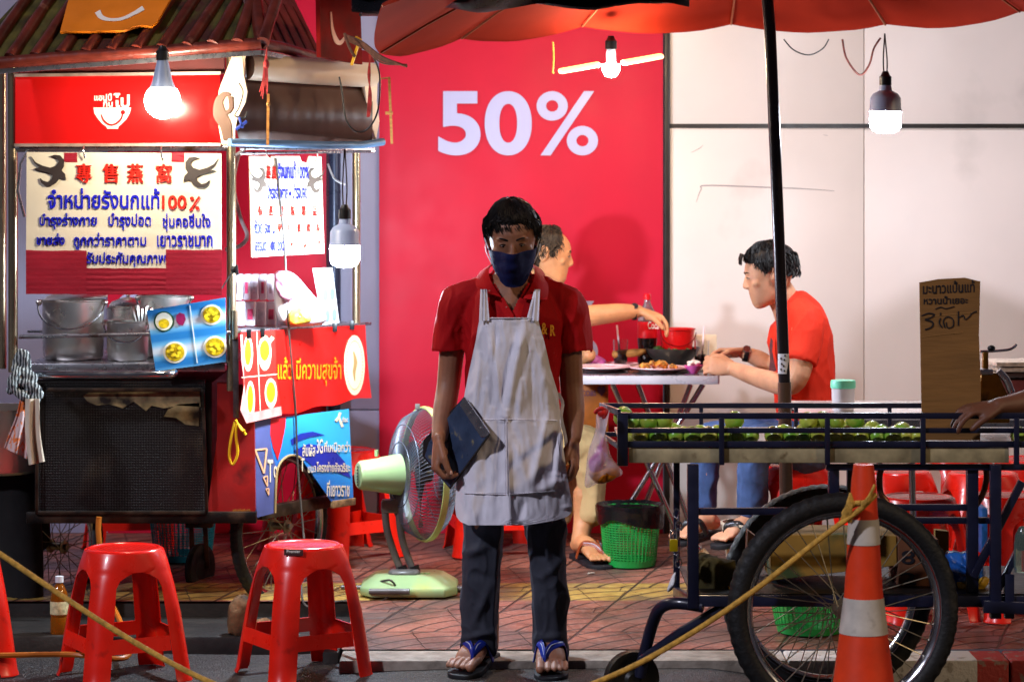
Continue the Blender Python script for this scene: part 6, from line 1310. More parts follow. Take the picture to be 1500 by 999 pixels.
def skin(name, c, rough=.55):
    m = bpy.data.materials.new(name); m.use_nodes = True; t = NT(m); c = srgb(c)
    a = t.ramp(t.noise(14, 5), [(.3, tuple(x * .82 for x in c)), (.7, tuple(min(1, x * 1.12) for x in c))]); b = t.mix(t.ramp(t.noise(60, 4), [(.5, 0.0), (.8, .35)]), a, (c[0] * .85, c[1] * .6, c[2] * .55))
    t.ln(b, t.b.inputs['Base Color']); t.b.inputs['Roughness'].default_value = rough; t.b.inputs['Subsurface Weight'].default_value = .15; t.b.inputs['Subsurface Radius'].default_value = (.012, .005, .003); t.b.inputs['Subsurface Scale'].default_value = .6
    t.bump(t.noise(140, 4), .25, .002); return m
def fabric(name, c, rough=.85, var=.12, weave=900, sc=8):
    m = bpy.data.materials.new(name); m.use_nodes = True; t = NT(m); c = srgb(c)
    t.ln(t.ramp(t.noise(sc, 5), [(.3, tuple(x * (1 - var) for x in c)), (.7, tuple(min(1, x * (1 + var * .6)) for x in c))]), t.b.inputs['Base Color'])
    t.b.inputs['Roughness'].default_value = rough; t.b.inputs['Specular IOR Level'].default_value = .15; h1 = t.noise(weave, 1); mp = t.new('ShaderNodeMapping'); mp.inputs['Scale'].default_value = (22, 22, 7); t.ln(t.coord(), mp.inputs[0]); h2 = t.noise(1, 4, mp.outputs[0], dist=1.2)
    t.bump(t.math('ADD', t.math('MULTIPLY', h1, .15), h2), .35, .006); return m
def folds(a1, a2, s1=(9, 9, 5), s2=(26, 26, 12), seed=0):
    return lambda p, n_: a1 * (ridge(p, *s1, seed) - .35) + a2 * (ridge(p, *s2, seed + 4) - .35)
# ----------------------------------------------------------------- the standing man
MD = 9.66; o = thing('person', (.005, MD, 0), 'standing man in red polo shirt, long white apron and dark face mask, holding a folder', 'person', None); man = o
sk = skin('skin_tan', (146, 96, 70))
b = MB(); hm = hmat(0, 17, -2); hc = P(750.5, 351, 9.58); hs = 1.10
head(b, hc, hm, hs)
b.limb([P(750, 385, 9.63), P(749, 410, 9.665), P(749, 440, 9.68)], [.058, .062, .07], 16)
b.limb([P(752, 640, MD), P(751, 580, MD), P(750, 510, MD), P(750, 465, MD), P(749, 436, 9.665), P(749, 420, 9.68)], [(.130, .09), (.125, .09), (.135, .098), (.145, .104), (.135, .096), (.085, .072)], 20, (1, 0, 0))
for pts in ([(700, 440, 9.67), (676, 448, 9.68), (664, 500, 9.70), (657, 562, 9.71), (650, 605, 9.65), (644, 641, 9.57)], [(800, 442, 9.67), (826, 450, 9.68), (833, 500, 9.70), (837, 562, 9.71), (840, 605, 9.67), (840, 640, 9.63)]):
    b.limb([P(*p) for p in pts], [.044, .046, .046, .042, .040, .029], 16)
for pts in ([(716, 640, MD), (705, 790, MD), (703, 900, 9.72), (706, 950, 9.76)], [(790, 640, MD), (800, 790, MD), (804, 900, 9.72), (806, 950, 9.76)]):
    b.limb([P(*p) for p in pts], [.085, .058, .045, .038], 14)
tq = hand(b, P(643, 645, 9.555), V((-.10, -.12, -1)), V((1, .25, -.1)), V((.35, -1, 0)), 1.12, cs=((48, 45, 25), (52, 48, 30), (55, 50, 30), (58, 50, 30)), thumb=(26, 4))
hand(b, P(840, 643, 9.63), V((.02, -.18, -1)), V((-1, .3, 0)), V((-.2, -1, 0)), 1.12, curl=(24, 30, 22), thumb=(24, 6))
fL = (gp(721, 9.85, .050), gp(674, 9.57, .024)); fRr = (gp(806, 9.86, .050), gp(807, 9.535, .022))
foot(b, P(712, 948, 9.81), *fL, 1.2, -1); foot(b, P(806, 948, 9.82), *fRr, 1.2, 1)
body = voxel(b, 'body', sk, man, .0038, 2)
nm_ = MB(); nm_.ball(tq[0] + V((.002, -.007, .004)), (.006, .003, .008), 10, 8); nm_.build('thumbnail', M('nail', (206, 160, 138), .25, 0, 0), man)
def eyes(parent, c, m, s, down=True, who=''):
    f = lambda x, y, z: V(c) + m @ (V((x, -y, z)) * s); ew = MB(); eb = MB(); li = MB(); br_ = MB()
    for e in (-1, 1):
        ew.ball(f(e * .029, .0845, .010), (.0098 * s, .0068 * s, .0042 * s), 14, 10, m); eb.ball(f(e * .029, .0895, .0085), (.0042 * s, .0022 * s, .0032 * s), 12, 8, m)
        li.tube(crv([f(e * .017, .0885, .0095), f(e * .023, .0922, .0145), f(e * .030, .0925, .0155), f(e * .037, .0885, .0125), f(e * .042, .0830, .0095)]), .0014 * s, 6)
        br_.tube(crv([f(e * .013, .0925, .027), f(e * .022, .0945, .032), f(e * .034, .0905, .034), f(e * .046, .0790, .029)]), [(.0026 * s, .0016 * s)] * 17 + [(.002, .001)] * 2, 8, m @ V((0, 0, 1)))
    ew.split('eye', M('eye_white', (190, 176, 166), .25, 0, 0), parent, .008); eb.split('iris', M('iris', (22, 12, 8), .15, 0, 0), parent, .008); li.split('eyelid', M('lash', (20, 13, 11), .5, 0, 0), parent, .008); br_.split('eyebrow', hairm, parent, .008)
eyes(man, hc, hm, hs)
hlA = lambda az: interp([(0, 49), (25, 48), (45, 54), (60, 68), (74, 86), (88, 76), (105, 92), (125, 122), (150, 132), (180, 134)], abs((math.degrees(az) + 180) % 360 - 180))
hair(man, hc, hm, hs, hlA, lift=.0085, strands=2200, fringe=260, seed=3, flen=.027)
# mask
mk = MB(); rows = []; NZ, NAz = 18, 34
for j in range(NZ + 1):
    v_ = j / NZ; row = []
    for i in range(NAz + 1):
        u_ = i / NAz * 2 - 1; zt = lerp(-.008 + .004 * (1 - u_ * u_), -.020, abs(u_) ** 1.5); zb_ = lerp(-.122, -.072, abs(u_) ** 2.6); z = lerp(zt, zb_, v_); az = u_ * R(lerp(82, 74, v_))
        nose = .030 * math.exp(-(u_ / .20) ** 2) * max(0, 1 - v_ * 1.35) + .012 * math.exp(-(u_ / .35) ** 2) * math.sin(math.pi * min(1, v_ * 1.02))
        p = hpoint(az, max(-.094, z), .0085 + nose + .0018 * math.sin(v_ * 19 + u_ * 2) * (1 - abs(u_)) + .0022 * ridge(V((u_ * 2, v_ * 3, 1)), 1.4, 1.6, 1)); p.z = z - .004 * v_; row.append(V(hc) + hm @ (p * hs))
    rows.append(row)
msk = fabric('mask_navy', (22, 28, 72), .8); msko = mk.grid(rows).build('face_mask', msk, man, solid=.0025, smooth=60)
ml = MB()
for e in (0, -1):
    sg = -1 if e == 0 else 1; ea = V(hc) + hm @ (V((sg * .090, .012, .030)) * hs); eb_ = V(hc) + hm @ (V((sg * .088, .014, -.024)) * hs); ml.tube(crv([rows[1][e], lerp(rows[1][e], ea, .6) + V((sg * .004, 0, 0)), ea]), .0019, 6); ml.tube(crv([rows[NZ - 3][e], lerp(rows[NZ - 3][e], eb_, .6) + V((sg * .004, 0, 0)), eb_]), .0019, 6)
ml.split('ear_loop', M('loop_white', (214, 214, 222), .6, 0, 0), msko)
# polo shirt
sh = MB(); red_f = fabric('polo_red', (172, 12, 18), .75, .10)
sh.limb([P(752, 622, 9.67), P(752, 590, 9.67), P(751, 545, 9.665), P(750, 500, 9.66), P(750, 462, 9.66), P(749, 438, 9.668), P(749, 424, 9.68), P(749, 412, 9.685)], [(.150, .112), (.158, .116), (.164, .122), (.172, .127), (.176, .122), (.160, .108), (.118, .088), (.072, .072)], 26, (1, 0, 0))
sh.limb([P(716, 426, 9.68), P(694, 434, 9.68), P(672, 446, 9.685), P(664, 476, 9.70), P(659, 506, 9.70), P(658.5, 514, 9.70)], [.058, .064, .066, .064, .0605, .060], 20, flat=True)
sh.limb([P(784, 427, 9.68), P(806, 436, 9.68), P(828, 448, 9.685), P(837, 478, 9.70), P(841, 508, 9.70), P(841.5, 515, 9.70)], [.058, .064, .066, .064, .060, .060], 20, flat=True)
def topx(p): return HX + p.x / p.y * F, HY + (CH - p.z) / p.y * F
def vcut(p, n_):
    x, y = topx(p)
    if p.y < 9.66 and y < 459: 
        k = (459 - y) / 44; return 747 - 22 * k < x < 749 + 24 * k
    if 650 > x or x > 850: pass
    return (y > 513 and n_.z < -.75 and (x < 684 or x > 818)) 
fdS = folds(.012, .004, (7, 7, 4), (20, 20, 9), 3)
def shdisp(p, n_):
    x, y = topx(p); v_ = fdS(p, n_)
    for x0, y0, x1, y1, wd, am in ((690, 440, 700, 540, 5, .007), (683, 470, 690, 520, 4, -.006), (815, 450, 808, 540, 5, .006), (822, 470, 815, 530, 4, -.006), (672, 455, 652, 508, 5, .005), (835, 460, 852, 506, 5, .006), (662, 470, 672, 515, 4, -.004), (845, 470, 835, 512, 4, -.004)):
        if y0 <= y <= y1 and n_.y < .2: xc = lerp(x0, x1, (y - y0) / (y1 - y0)); v_ += am * math.exp(-((x - xc) / wd) ** 2) * math.sin(math.pi * (y - y0) / (y1 - y0))
    return v_
shirt = voxel(sh, 'polo_shirt', red_f, man, .0055, 3, shdisp, vcut)
def ribbon(rows_px, nm, mat, parent, th=.003): return MB().grid([[P(*p) for p in crv([V(q) for q in r_], 5)] for r_ in rows_px]).build(nm, mat, parent, solid=th, smooth=50)
def tworow(inner, outer, n=6, bulge=.012):
    A, B = crv(inner, 6), crv(outer, 6); rows = []
    for j in range(n + 1):
        f_ = j / n; rows.append([lerp(a, b_, f_) + V((0, -bulge * math.sin(math.pi * f_), 0)) for a, b_ in zip(A, B)])
    return rows
for inner, outer in (([(735, 378, 9.76), (719, 388, 9.70), (716, 402, 9.635), (722, 418, 9.57), (734, 436, 9.535)], [(728, 386, 9.80), (707, 396, 9.74), (698, 408, 9.66), (697, 418, 9.60), (701, 423, 9.555)]),
    ([(764, 378, 9.76), (780, 388, 9.70), (783, 402, 9.635), (777, 420, 9.57), (766, 438, 9.535)], [(772, 384, 9.80), (792, 395, 9.74), (801, 410, 9.66), (803, 426, 9.60), (801, 440, 9.548)])):
    MB().grid(tworow([P(*p) for p in inner], [P(*p) for p in outer])).build('collar', red_f, shirt, solid=.004, smooth=60)
pk_ = MB(); pk_.grid([[P(lerp(x0, x1, i / 2), y, d_) for i in range(3)] for (x0, x1, y, d_) in ((733, 738, 436, 9.540), (738, 744, 448, 9.533), (745, 752, 461, 9.525), (746, 753, 468, 9.522))]); pk_.build('placket', red_f, shirt, solid=.003, smooth=60)
bu = MB(); [bu.ball(P(x, y, 9.53), (.003, .002, .003), 10, 6) for x, y in ((717, 426), (742, 450))]; bu.split('button', M('button', (200, 120, 110), .3, 0, 0), shirt)
TPl = Plane(P(803, 484, 9.555), (.50, -1, 0)); tx = MB(); put_text(tx, '&', (793, 473, 802, 490), TPl, .0, .002, .02); put_text(tx, 'R', (806, 476, 813.5, 492), TPl, .0, .002, .03); tx.split('embroidery', M('thread_yellow', (236, 160, 24), .6, 0, .1), shirt, smooth=0)
# apron
EL = [(466, 703), (480, 700), (500, 697), (540, 688), (575, 681), (600, 678), (650, 673), (700, 669), (745, 667), (757, 669), (764, 675), (769, 686)]
ER = [(466, 788), (480, 791), (500, 797), (540, 806), (575, 817), (600, 820), (650, 824), (700, 831), (738, 838), (750, 837), (756, 832), (762, 815), (769, 770)]
FOLD = [(716, 478, 737, 612, 5, .010), (727, 470, 722, 590, 4, -.006), (768, 474, 742, 606, 7, .013), (755, 480, 733, 600, 6, -.008), (704, 520, 694, 614, 5, .008), (712, 560, 706, 614, 4, .006), (790, 500, 806, 612, 7, .008), (778, 520, 782, 614, 5, -.007), (764, 560, 760, 612, 5, .006),
    (742, 606, 747, 770, 5, .013), (734, 620, 730, 768, 7, -.006), (806, 600, 778, 716, 6, .010), (816, 600, 806, 712, 5, -.006), (822, 620, 812, 720, 5, .010), (752, 640, 776, 720, 6, .008), (700, 640, 690, 764, 8, .007), (716, 650, 708, 764, 8, -.006), (790, 722, 822, 700, 14, .010), (770, 730, 758, 768, 6, -.008), (676, 690, 682, 764, 5, .006), (818, 640, 830, 738, 6, .006)]
def apd(x, y, extra=0):
    l, r_ = interp(EL, y), interp(ER, y); cx, hw = (l + r_) / 2, max(20, (interp([(466, 85), (575, 136), (768, 170)], y)) / 2); tt = (x - 750) / hw
    D = interp([(466, .152), (500, .157), (540, .157), (590, .153), (640, .158), (700, .168), (769, .176)], y); k = interp([(466, .16), (540, .34), (600, .46), (769, .42)], y); f_ = 0
    for x0, y0, x1, y1, wd, am in FOLD:
        if min(y0, y1) - 6 <= y <= max(y0, y1) + 6:
            g = min(1, max(0, (y - y0) / (y1 - y0))); xc = lerp(x0, x1, g); f_ += 1.35 * am * math.exp(-((x - xc) / wd) ** 2) * min(1, .25 + 3 * g) * (1 if y > 740 else min(1, .4 + 3 * (1 - g)))
    f_ += .004 * (ridge(V((x * .06, y * .018, 2)), 1, 1, 1) - .4) + .003 * noise.noise(V((x * .15, y * .05, 0)))
    return MD - D * (1 - k * tt * tt) - f_ - extra
apm = bpy.data.materials.new('apron_cotton'); apm.use_nodes = True; t = NT(apm)
t.ln(t.mix(t.ramp(t.noise(5, 6), [(.45, 0.0), (.7, .5)]), t.ramp(t.noise(3, 4), [(.3, (.70, .67, .74)), (.7, (.82, .80, .88))]), (.58, .54, .55)), t.b.inputs['Base Color']); t.b.inputs['Roughness'].default_value = .8
mp = t.new('ShaderNodeMapping'); mp.inputs['Scale'].default_value = (26, 26, 8); t.ln(t.coord(), mp.inputs[0]); t.bump(t.math('ADD', t.noise(1, 5, mp.outputs[0], dist=1.5), t.math('MULTIPLY', t.noise(1200, 1), .12)), .32, .006)
rows = []
for j in range(122):
    y = lerp(466, 769, j / 121); l, r_ = interp(EL, y), interp(ER, y); rows.append([P(x, y, apd(x, y)) for x in [lerp(l, r_, i / 90) for i in range(91)]])
apr = MB().grid(rows).build('apron', apm, man, solid=.002, smooth=80)
for l0, r0 in (((684, 680), (739, 741)), ((743, 746), (815, 824))):
    rows = []
    for j in range(40):
        f_ = j / 39; y = lerp(614, 722, f_); rows.append([P(x, y + (2.5 * math.sin(math.pi * i / 30) if j == 0 else 0), apd(x, y, .004 + .010 * math.sin(math.pi * i / 30) * (1 - f_) ** 1.5)) for i, x in enumerate([lerp(lerp(l0[0], l0[1], f_), lerp(r0[0], r0[1], f_), i / 30) for i in range(31)])])
    MB().grid(rows).build('pocket', apm, apr, solid=.0015, smooth=80)
for pts in ([(703, 466), (788, 466)], [(684, 615), (739, 614)], [(743, 614), (816, 616)], [(680, 722), (741, 724)], [(746, 724), (822, 718)], [(741, 616), (743, 724)]):
    m_ = MB(); a_, b_ = pts; m_.tube([P(lerp(a_[0], b_[0], i / 20), lerp(a_[1], b_[1], i / 20), apd(lerp(a_[0], b_[0], i / 20), lerp(a_[1], b_[1], i / 20), .009 if a_[1] < 620 and a_[1] > 600 else .005)) for i in range(21)], .0020, 6); m_.build('hem_seam', apm, apr)
for xa0, xb0, xa1, xb1 in ((702, 712, 704, 712), (708, 717, 709, 713), (771, 781, 783, 790), (780, 789, 784, 791)):
    MB().grid([[P(lerp(lerp(xa0, xa1, f_), lerp(xb0, xb1, f_), i / 4), lerp(470, 424, f_), 9.66 - lerp(.146, .118, f_ ** 1.4) - .004 * math.sin(i * 1.6) - (.003 if xa0 in (708, 780) else 0)) for i in range(5)] for f_ in [k / 10 for k in range(11)]]).build('neck_strap', apm, apr, solid=.002, smooth=70)
m_ = MB(); m_.tube(crv([P(817, 576, 9.60), P(824, 590, 9.62), P(822, 612, 9.60), P(828, 640, 9.6), P(831, 668, 9.59)]), [(.002, .007)] * 33, 6, (0, 1, 0)); m_.build('waist_tie', apm, apr)
# trousers
tr_ = MB(); dk = fabric('trousers_dark', (60, 62, 72), .7, .2)
tr_.limb([P(752, 612, 9.67), P(752, 650, 9.67), P(752, 690, 9.67)], [(.152, .108), (.160, .112), (.150, .10)], 22, (1, 0, 0))
tr_.limb([P(718, 650, 9.67), P(709, 720, 9.67), P(706, 780, 9.66), P(705, 830, 9.67), P(705, 890, 9.70), P(703, 935, 9.73), P(702, 948, 9.74)], [.086, .076, .071, .069, .066, .066, .066], 20, flat=True)
tr_.limb([P(786, 650, 9.67), P(795, 720, 9.67), P(798, 780, 9.66), P(802, 830, 9.67), P(804, 890, 9.70), P(805, 940, 9.73), P(805, 953, 9.74)], [.086, .077, .072, .068, .065, .066, .067], 20, flat=True)
def trd(p, n_):
    x, y = topx(p); v_ = .017 * (ridge(p, 6, 6, 3.2, 8) - .35) + .004 * (ridge(p, 20, 20, 12, 2) - .3)
    for x0, y0, x1, y1, wd, am in ((680, 812, 715, 800, 7, .012), (682, 836, 720, 850, 8, -.008), (720, 850, 690, 925, 6, .012), (700, 915, 728, 935, 6, .010), (678, 935, 720, 925, 5, .010), (790, 850, 826, 815, 6, .010), (782, 860, 790, 940, 5, .010), (812, 830, 815, 940, 5, .008), (780, 936, 828, 930, 5, .008)):
        ln = math.hypot(x1 - x0, y1 - y0); ux, uy = (x1 - x0) / ln, (y1 - y0) / ln; al = (x - x0) * ux + (y - y0) * uy; pe = abs((x - x0) * uy - (y - y0) * ux)
        if -4 < al < ln + 4 and n_.y < .3: v_ += am * math.exp(-(pe / wd) ** 2) * math.sin(math.pi * min(1, max(0, (al + 4) / (ln + 8))))
    return v_
voxel(tr_, 'trousers', dk, man, .0055, 3, trd)
blu = M('sandal_blue', (24, 44, 140), .45, 0, .1, 20); sol = M('sandal_sole', (18, 18, 24), .7, 0, .1)
sandal(man, fL[0] - V((0, 0, .008)), fL[1] - V((0, 0, .008)), 1.22, -1, sol, blu); sandal(man, fRr[0] - V((0, 0, .008)), fRr[1] - V((0, 0, .008)), 1.22, 1, sol, blu)
# folder under his arm
fo_ = thing('folder', P(667, 650, 9.50), 'dark blue menu folder with a metal edge held under the arm of the standing man', 'folder'); FP = Plane(P(706, 640, 9.465), (-1.0, -1, .10))
cov = M('folder_cover', (52, 66, 92), .3, .1, .2, 14, .3, 60, dirt=((130, 120, 90), .64, 26)); mb = MB(); decal(mb, FP, [(679, 581), (716, 635), (658, 714), (622, 668), (628, 648)], 0, .004); mb.build('cover', cov, fo_, bev=.001, smooth=0)
mb = MB(); decal(mb, FP, [(680, 584), (715, 637), (659, 713), (622, 668)], -.006, .012); mb.build('pages', M('pages_dark', (60, 54, 46), .7, 0, .2, 40), fo_, smooth=0)
mb = MB(); decal(mb, FP, [(679, 582), (717, 636), (659, 716), (619, 668), (620, 645)], -.019, .004); mb.build('back_cover', M('folder_black', (24, 20, 22), .4, 0, .2), fo_, smooth=0)
mb = MB(); decal(mb, FP, [(679, 581), (682, 583), (717, 633), (710, 640), (704, 640), (674, 594)], .004, .005); mb.build('metal_edge', steel, fo_, bev=.001, smooth=0); mb = MB(); [mb.ball(FP.at(x, y, .006), .003, 10, 6) for x, y in ((689, 605), (704, 627))]; mb.split('rivet', chrome, fo_)
# ----------------------------------------------------------------- seated man at the right
q = thing('person', gp(1170, 11.3), 'seated man in an orange-red T-shirt and jeans, eating at the right end of the table', 'person'); s3 = 1.06
sk3 = skin('skin_light', (206, 150, 116)); b = MB(); h3 = hmat(-90, 13); c3 = P(1128, 404, 11.32); head(b, c3, h3, s3)
b.limb([P(1140, 425, 11.34), P(1152, 446, 11.35), P(1160, 462, 11.36)], [.062, .066, .075], 16)
b.limb([P(1182, 635, 11.35), P(1180, 580, 11.35), P(1174, 520, 11.35), P(1170, 478, 11.35), P(1164, 455, 11.35)], [(.12, .16), (.115, .15), (.125, .17), (.115, .18), (.07, .10)], 20, (1, 0, 0))
b.limb([P(1180, 470, 11.20), P(1176, 520, 11.12), P(1160, 562, 11.10), P(1120, 556, 11.25), P(1076, 541, 11.45)], [.058, .052, .046, .042, .031], 16)
b.limb([P(1164, 466, 11.50), P(1150, 510, 11.60), P(1136, 540, 11.66), P(1112, 526, 11.68), P(1090, 517, 11.68)], [.058, .050, .044, .038, .028], 16)
hand(b, P(1074, 540, 11.45), V((-1, .25, .14)), V((.1, 1, -.35)), V((0, .3, 1)), 1.1, curl=(40, 45, 25), thumb=(30, 10)); hand(b, P(1088, 516, 11.68), V((-1, .05, -.05)), V((0, -.5, -1)), V((-.3, -1, 0)), 1.1, curl=(30, 40, 30), thumb=(30, 10))
b.limb([P(1178, 640, 11.28), P(1140, 648, 11.24), P(1106, 650, 11.22)], [.09, .08, .066], 14); b.limb([P(1106, 650, 11.22), P(1102, 700, 11.25), P(1098, 752, 11.28)], [.06, .055, .04], 14)
b.limb([P(1176, 640, 11.44), P(1100, 640, 11.48), P(1034, 645, 11.5)], [.09, .08, .066], 14); b.limb([P(1034, 645, 11.5), P(1032, 700, 11.5), P(1034, 752, 11.5)], [.06, .055, .04], 14)
foot(b, P(1036, 748, 11.5), P(1054, 774, 11.5), P(990, 790, 11.38), 1.05, 1); foot(b, P(1100, 752, 11.28), P(1116, 778, 11.28), P(1050, 794, 11.2), 1.05, 1)
voxel(b, 'body', sk3, q, .0052, 3); eyes(q, c3, h3, s3)
hl3 = lambda az: interp([(0, 50), (25, 50), (45, 56), (62, 70), (76, 84), (90, 72), (105, 84), (130, 96), (180, 100)], abs((math.degrees(az) + 180) % 360 - 180))
hair(q, c3, h3, s3, hl3, lift=.011, strands=1300, fringe=0, seed=8, slen=(.02, .035)); qf = MB()
for k in range(110):
    u_ = random.uniform(-.045, .045); p0 = V(c3) + h3 @ (V((u_, -.075, .085)) * s3); qf.tube(crv([p0, V(c3) + h3 @ (V((u_ * 1.1, -.090, .098 + random.uniform(0, .010))) * s3), V(c3) + h3 @ (V((u_ * 1.2 + .004, -.099 - random.uniform(0, .008), .086 + random.uniform(-.022, .006))) * s3)]), [.003] * 6 + [.0022] * 4 + [.0006] * 3, 4, cap=False)
qf.build('quiff', hairm, q, weld=False)
ts = MB(); ora = fabric('tshirt_orange', (226, 54, 34), .75, .06)
ts.limb([P(1182, 622, 11.35), P(1180, 590, 11.35), P(1177, 545, 11.35), P(1172, 500, 11.35), P(1171, 470, 11.35), P(1165, 452, 11.35), P(1158, 446, 11.35)], [(.128, .165), (.125, .162), (.128, .17), (.134, .19), (.118, .19), (.085, .135), (.062, .075)], 24, (1, 0, 0))
ts.limb([P(1172, 458, 11.24), P(1184, 474, 11.17), P(1180, 505, 11.13), P(1173, 530, 11.11)], [.064, .070, .066, .066], 18, flat=True); ts.limb([P(1164, 458, 11.45), P(1160, 480, 11.54), P(1150, 512, 11.60)], [.064, .066, .062], 18, flat=True)
voxel(ts, 'tshirt', ora, q, .006, 3, folds(.007, .002, (7, 7, 6), (18, 18, 12), 2))
pr = MB(); prP = Plane(P(1133, 515, 11.235), (-.75, -1, 0)); decal(pr, prP, [(1129, 494), (1132, 500), (1131, 515), (1134, 530), (1137, 543), (1131, 545), (1126, 544), (1128, 528), (1127, 508)], .0, .002); pr.build('shirt_print', M('print_dark', (96, 14, 20), .6, 0, .3, 60), q, smooth=0)
jn = MB(); dn = fabric('denim', (70, 92, 136), .85, .3, 500, 16)
jn.limb([P(1184, 612, 11.35), P(1182, 640, 11.35), P(1178, 655, 11.35)], [(.13, .165), (.135, .17), (.12, .16)], 20, (1, 0, 0))
jn.limb([P(1178, 642, 11.27), P(1140, 649, 11.24), P(1108, 650, 11.22), P(1105, 662, 11.22), P(1104, 700, 11.24), P(1102, 740, 11.27)], [.10, .09, .075, .070, .064, .062], 18); jn.limb([P(1176, 642, 11.44), P(1100, 642, 11.48), P(1038, 646, 11.5), P(1034, 660, 11.5), P(1032, 700, 11.5), P(1032, 738, 11.5)], [.10, .09, .074, .068, .058, .056], 18)
voxel(jn, 'jeans', dn, q, .007, 3, folds(.008, .002, (8, 8, 6), (20, 20, 14), 6))
def watch(parent, c, ax, r_, face=None):
    mt = V(ax).normalized().to_track_quat('Z', 'Y').to_matrix(); w_ = MB().lathe([(r_, -.010), (r_ + .004, -.010), (r_ + .004, .010), (r_, .010), (r_, -.010)], c, 28, mt).build('watch', blk, parent); MB().lathe([(.001, .002), (.016, .002), (.017, 0), (.017, -.006), (.001, -.007)], V(c) + V(face) * (r_ + .006), 24, V(face).to_track_quat('Z', 'Y').to_matrix()).build('watch_face', chrome, w_)
watch(q, P(1093, 518, 11.68), (-1, 0, .25), .031, V((0, -.8, .6)).normalized())
sandal(q, P(1054, 776, 11.5), P(990, 792, 11.38), 1.05, 1, sol, blk); sandal(q, P(1116, 780, 11.28), P(1050, 796, 11.2), 1.05, 1, sol, blk)
# ----------------------------------------------------------------- seated man at the left, reaching over the table
q = thing('person', gp(800, 12.0), 'balding man seated behind the standing man, reaching across the table', 'person'); sk2 = skin('skin_warm', (208, 144, 96)); b = MB(); h2 = hmat(90, 10); c2 = P(803, 374, 11.98); s2 = 1.02; head(b, c2, h2, s2)
b.limb([P(796, 396, 12.0), P(788, 415, 12.0), P(784, 430, 12.0)], [.058, .062, .07], 16); b.limb([P(770, 650, 12.0), P(772, 590, 12.0), P(776, 520, 12.0), P(780, 470, 12.0), P(784, 440, 12.0)], [(.12, .16), (.115, .15), (.12, .165), (.11, .18), (.07, .10)], 20, (1, 0, 0))
b.limb([P(795, 450, 11.86), P(835, 464, 11.82), P(868, 462, 11.82), P(905, 458, 11.86), P(934, 456, 11.9)], [.056, .052, .046, .040, .029], 16)
hand(b, P(938, 456, 11.9), V((1, .05, -.30)), V((.1, 0, -1)), V((.2, -1, 0)), 1.1, curl=(42, 25, 15), thumb=(20, 20))
b.limb([P(790, 452, 12.14), P(810, 500, 12.16), P(830, 535, 12.1), P(862, 520, 11.95)], [.056, .05, .044, .034], 14)
b.limb([P(775, 655, 11.92), P(820, 650, 11.88), P(860, 652, 11.86)], [.09, .08, .066], 14); b.limb([P(860, 652, 11.86), P(864, 710, 11.86), P(858, 764, 11.86)], [.06, .055, .042], 14); foot(b, P(854, 764, 11.86), gp(842, 11.86, .12), gp(884, 11.58, .11), 1.1, -1)
b.limb([P(775, 655, 12.1), P(800, 655, 12.1), P(820, 660, 12.1)], [.09, .08, .066], 14); b.limb([P(820, 660, 12.1), P(820, 760, 12.15)], [.06, .042], 14)
voxel(b, 'body', sk2, q, .0055, 3); eyes(q, c2, h2, s2)
hl2 = lambda az: interp([(0, 16), (30, 18), (48, 38), (60, 72), (78, 92), (90, 86), (105, 98), (130, 122), (180, 128)], abs((math.degrees(az) + 180) % 360 - 180))
hair(q, c2, h2, s2, hl2, mat=hairb, lift=.006, strands=900, seed=5, slen=(.02, .035))
ts = MB(); ts.limb([P(770, 640, 12.0), P(772, 590, 12.0), P(776, 520, 12.0), P(779, 475, 12.0), P(783, 448, 12.0), P(786, 430, 12.0)], [(.13, .165), (.128, .16), (.13, .17), (.122, .19), (.09, .14), (.06, .075)], 22, (1, 0, 0)); ts.limb([P(786, 446, 11.88), P(800, 452, 11.855), P(818, 460, 11.83), P(836, 463, 11.82)], [.070, .072, .068, .062], 16); ts.limb([P(788, 450, 12.12), P(798, 470, 12.15), P(810, 500, 12.16)], [.070, .070, .062], 16)
voxel(ts, 'tshirt', fabric('tshirt_pale', (206, 200, 220), .8, .06), q, .007, 3, folds(.007, .002))
jn = MB(); jn.limb([P(770, 640, 12.0), P(772, 660, 12.0)], [(.135, .17), (.13, .16)], 18, (1, 0, 0)); jn.limb([P(775, 655, 11.92), P(820, 650, 11.88), P(860, 652, 11.86), P(866, 665, 11.86), P(867, 710, 11.86), P(865, 752, 11.86)], [.10, .095, .082, .078, .064, .060], 18); jn.limb([P(775, 655, 12.1), P(805, 657, 12.1), P(820, 665, 12.1), P(820, 750, 12.15)], [.10, .09, .08, .06], 16)
voxel(jn, 'trousers', fabric('trousers_beige', (206, 172, 120), .85, .15), q, .007, 3, folds(.009, .003)); watch(q, P(929, 457, 11.9), (1, 0, 0), .032, V((0, -.7, .7)).normalized()); sandal(q, gp(842, 11.86, .112), gp(884, 11.58, .10), 1.1, -1, sol, M('sandal_brown', (150, 66, 26), .5, 0, .1))
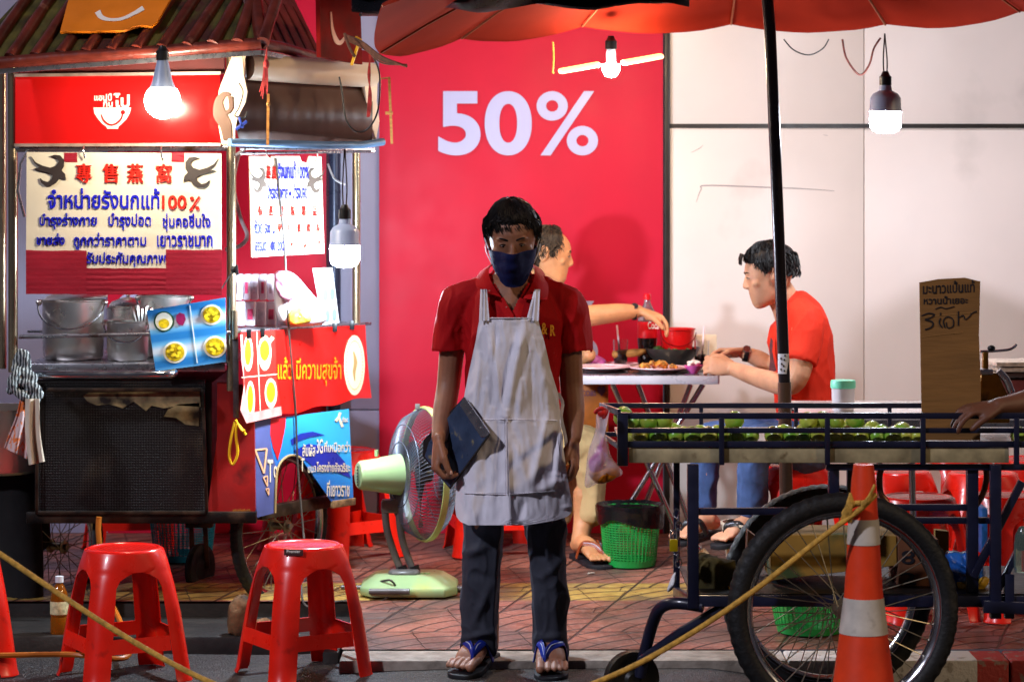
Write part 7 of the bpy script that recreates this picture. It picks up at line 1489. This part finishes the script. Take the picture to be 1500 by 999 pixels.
# ----------------------------------------------------------------- seller at the right edge: only a forearm and hand are in the picture
q = thing('person', gp(1640, 8.95, -.08), 'person beyond the right edge, only a dark forearm and hand reaching to the cardboard sign', 'person'); skd = skin('skin_dark', (104, 62, 40)); b = MB(); h4 = hmat(60, 12); c4 = P(1638, 342, 8.9); head(b, c4, h4, 1.03)
b.limb([P(1640, 385, 8.93), P(1642, 420, 8.95)], [.058, .065], 14); b.limb([P(1644, 640, 8.95), P(1643, 560, 8.95), P(1642, 480, 8.95), P(1642, 430, 8.95)], [(.15, .11), (.14, .10), (.16, .11), (.10, .08)], 18, (1, 0, 0))
b.limb([P(1602, 445, 8.93), P(1580, 510, 8.95), P(1556, 566, 8.95), P(1500, 590, 8.88), P(1462, 596, 8.82)], [.056, .05, .044, .040, .030], 16); b.limb([P(1682, 445, 8.97), P(1692, 520, 8.98), P(1694, 590, 8.95), P(1690, 660, 8.9)], [.056, .05, .042, .03], 14)
hand(b, P(1464, 595, 8.82), V((-1, -.1, -.12)), V((0, .3, -1)), V((-.3, -1, .3)), 1.12, curl=(28, 22, 16), spread=8, thumb=(28, 18)); hand(b, P(1690, 662, 8.9), V((0, -.1, -1)), V((-1, 0, 0)), V((0, -1, 0)), 1.1)
for e in (-1, 1): b.limb([P(1644 + e * 38, 640, 8.95), P(1644 + e * 40, 840, 8.95), P(1644 + e * 42, 1035, 9.0)], [.085, .06, .04], 14); foot(b, P(1644 + e * 42, 1035, 9.0), gp(1644 + e * 44, 9.06, -.07), gp(1644 + e * 46, 8.82, -.07), 1.05, -e)
voxel(b, 'body', skd, q, .0055, 3); hair(q, c4, h4, 1.03, hlA, strands=200, seed=9)
ts = MB(); ts.limb([P(1644, 650, 8.95), P(1643, 560, 8.95), P(1642, 480, 8.95), P(1642, 445, 8.95), P(1642, 420, 8.95)], [(.165, .125), (.155, .115), (.175, .125), (.15, .1), (.07, .07)], 22, (1, 0, 0)); ts.limb([P(1612, 440, 8.94), P(1596, 470, 8.94), P(1584, 505, 8.95)], [.065, .062, .06], 16); ts.limb([P(1672, 440, 8.96), P(1688, 470, 8.97), P(1692, 515, 8.98)], [.065, .062, .06], 16)
voxel(ts, 'tshirt', fabric('tshirt_grey', (70, 70, 80), .8), q, .008, 3, folds(.007, .002)); jn = MB(); jn.limb([P(1644, 640, 8.95), P(1644, 680, 8.95)], [(.165, .12), (.15, .1)], 18, (1, 0, 0))
for e in (-1, 1): jn.limb([P(1644 + e * 36, 670, 8.95), P(1644 + e * 40, 840, 8.95), P(1644 + e * 42, 1010, 8.98)], [.09, .072, .064], 16)
voxel(jn, 'trousers', dk, q, .008, 3, folds(.009, .003))
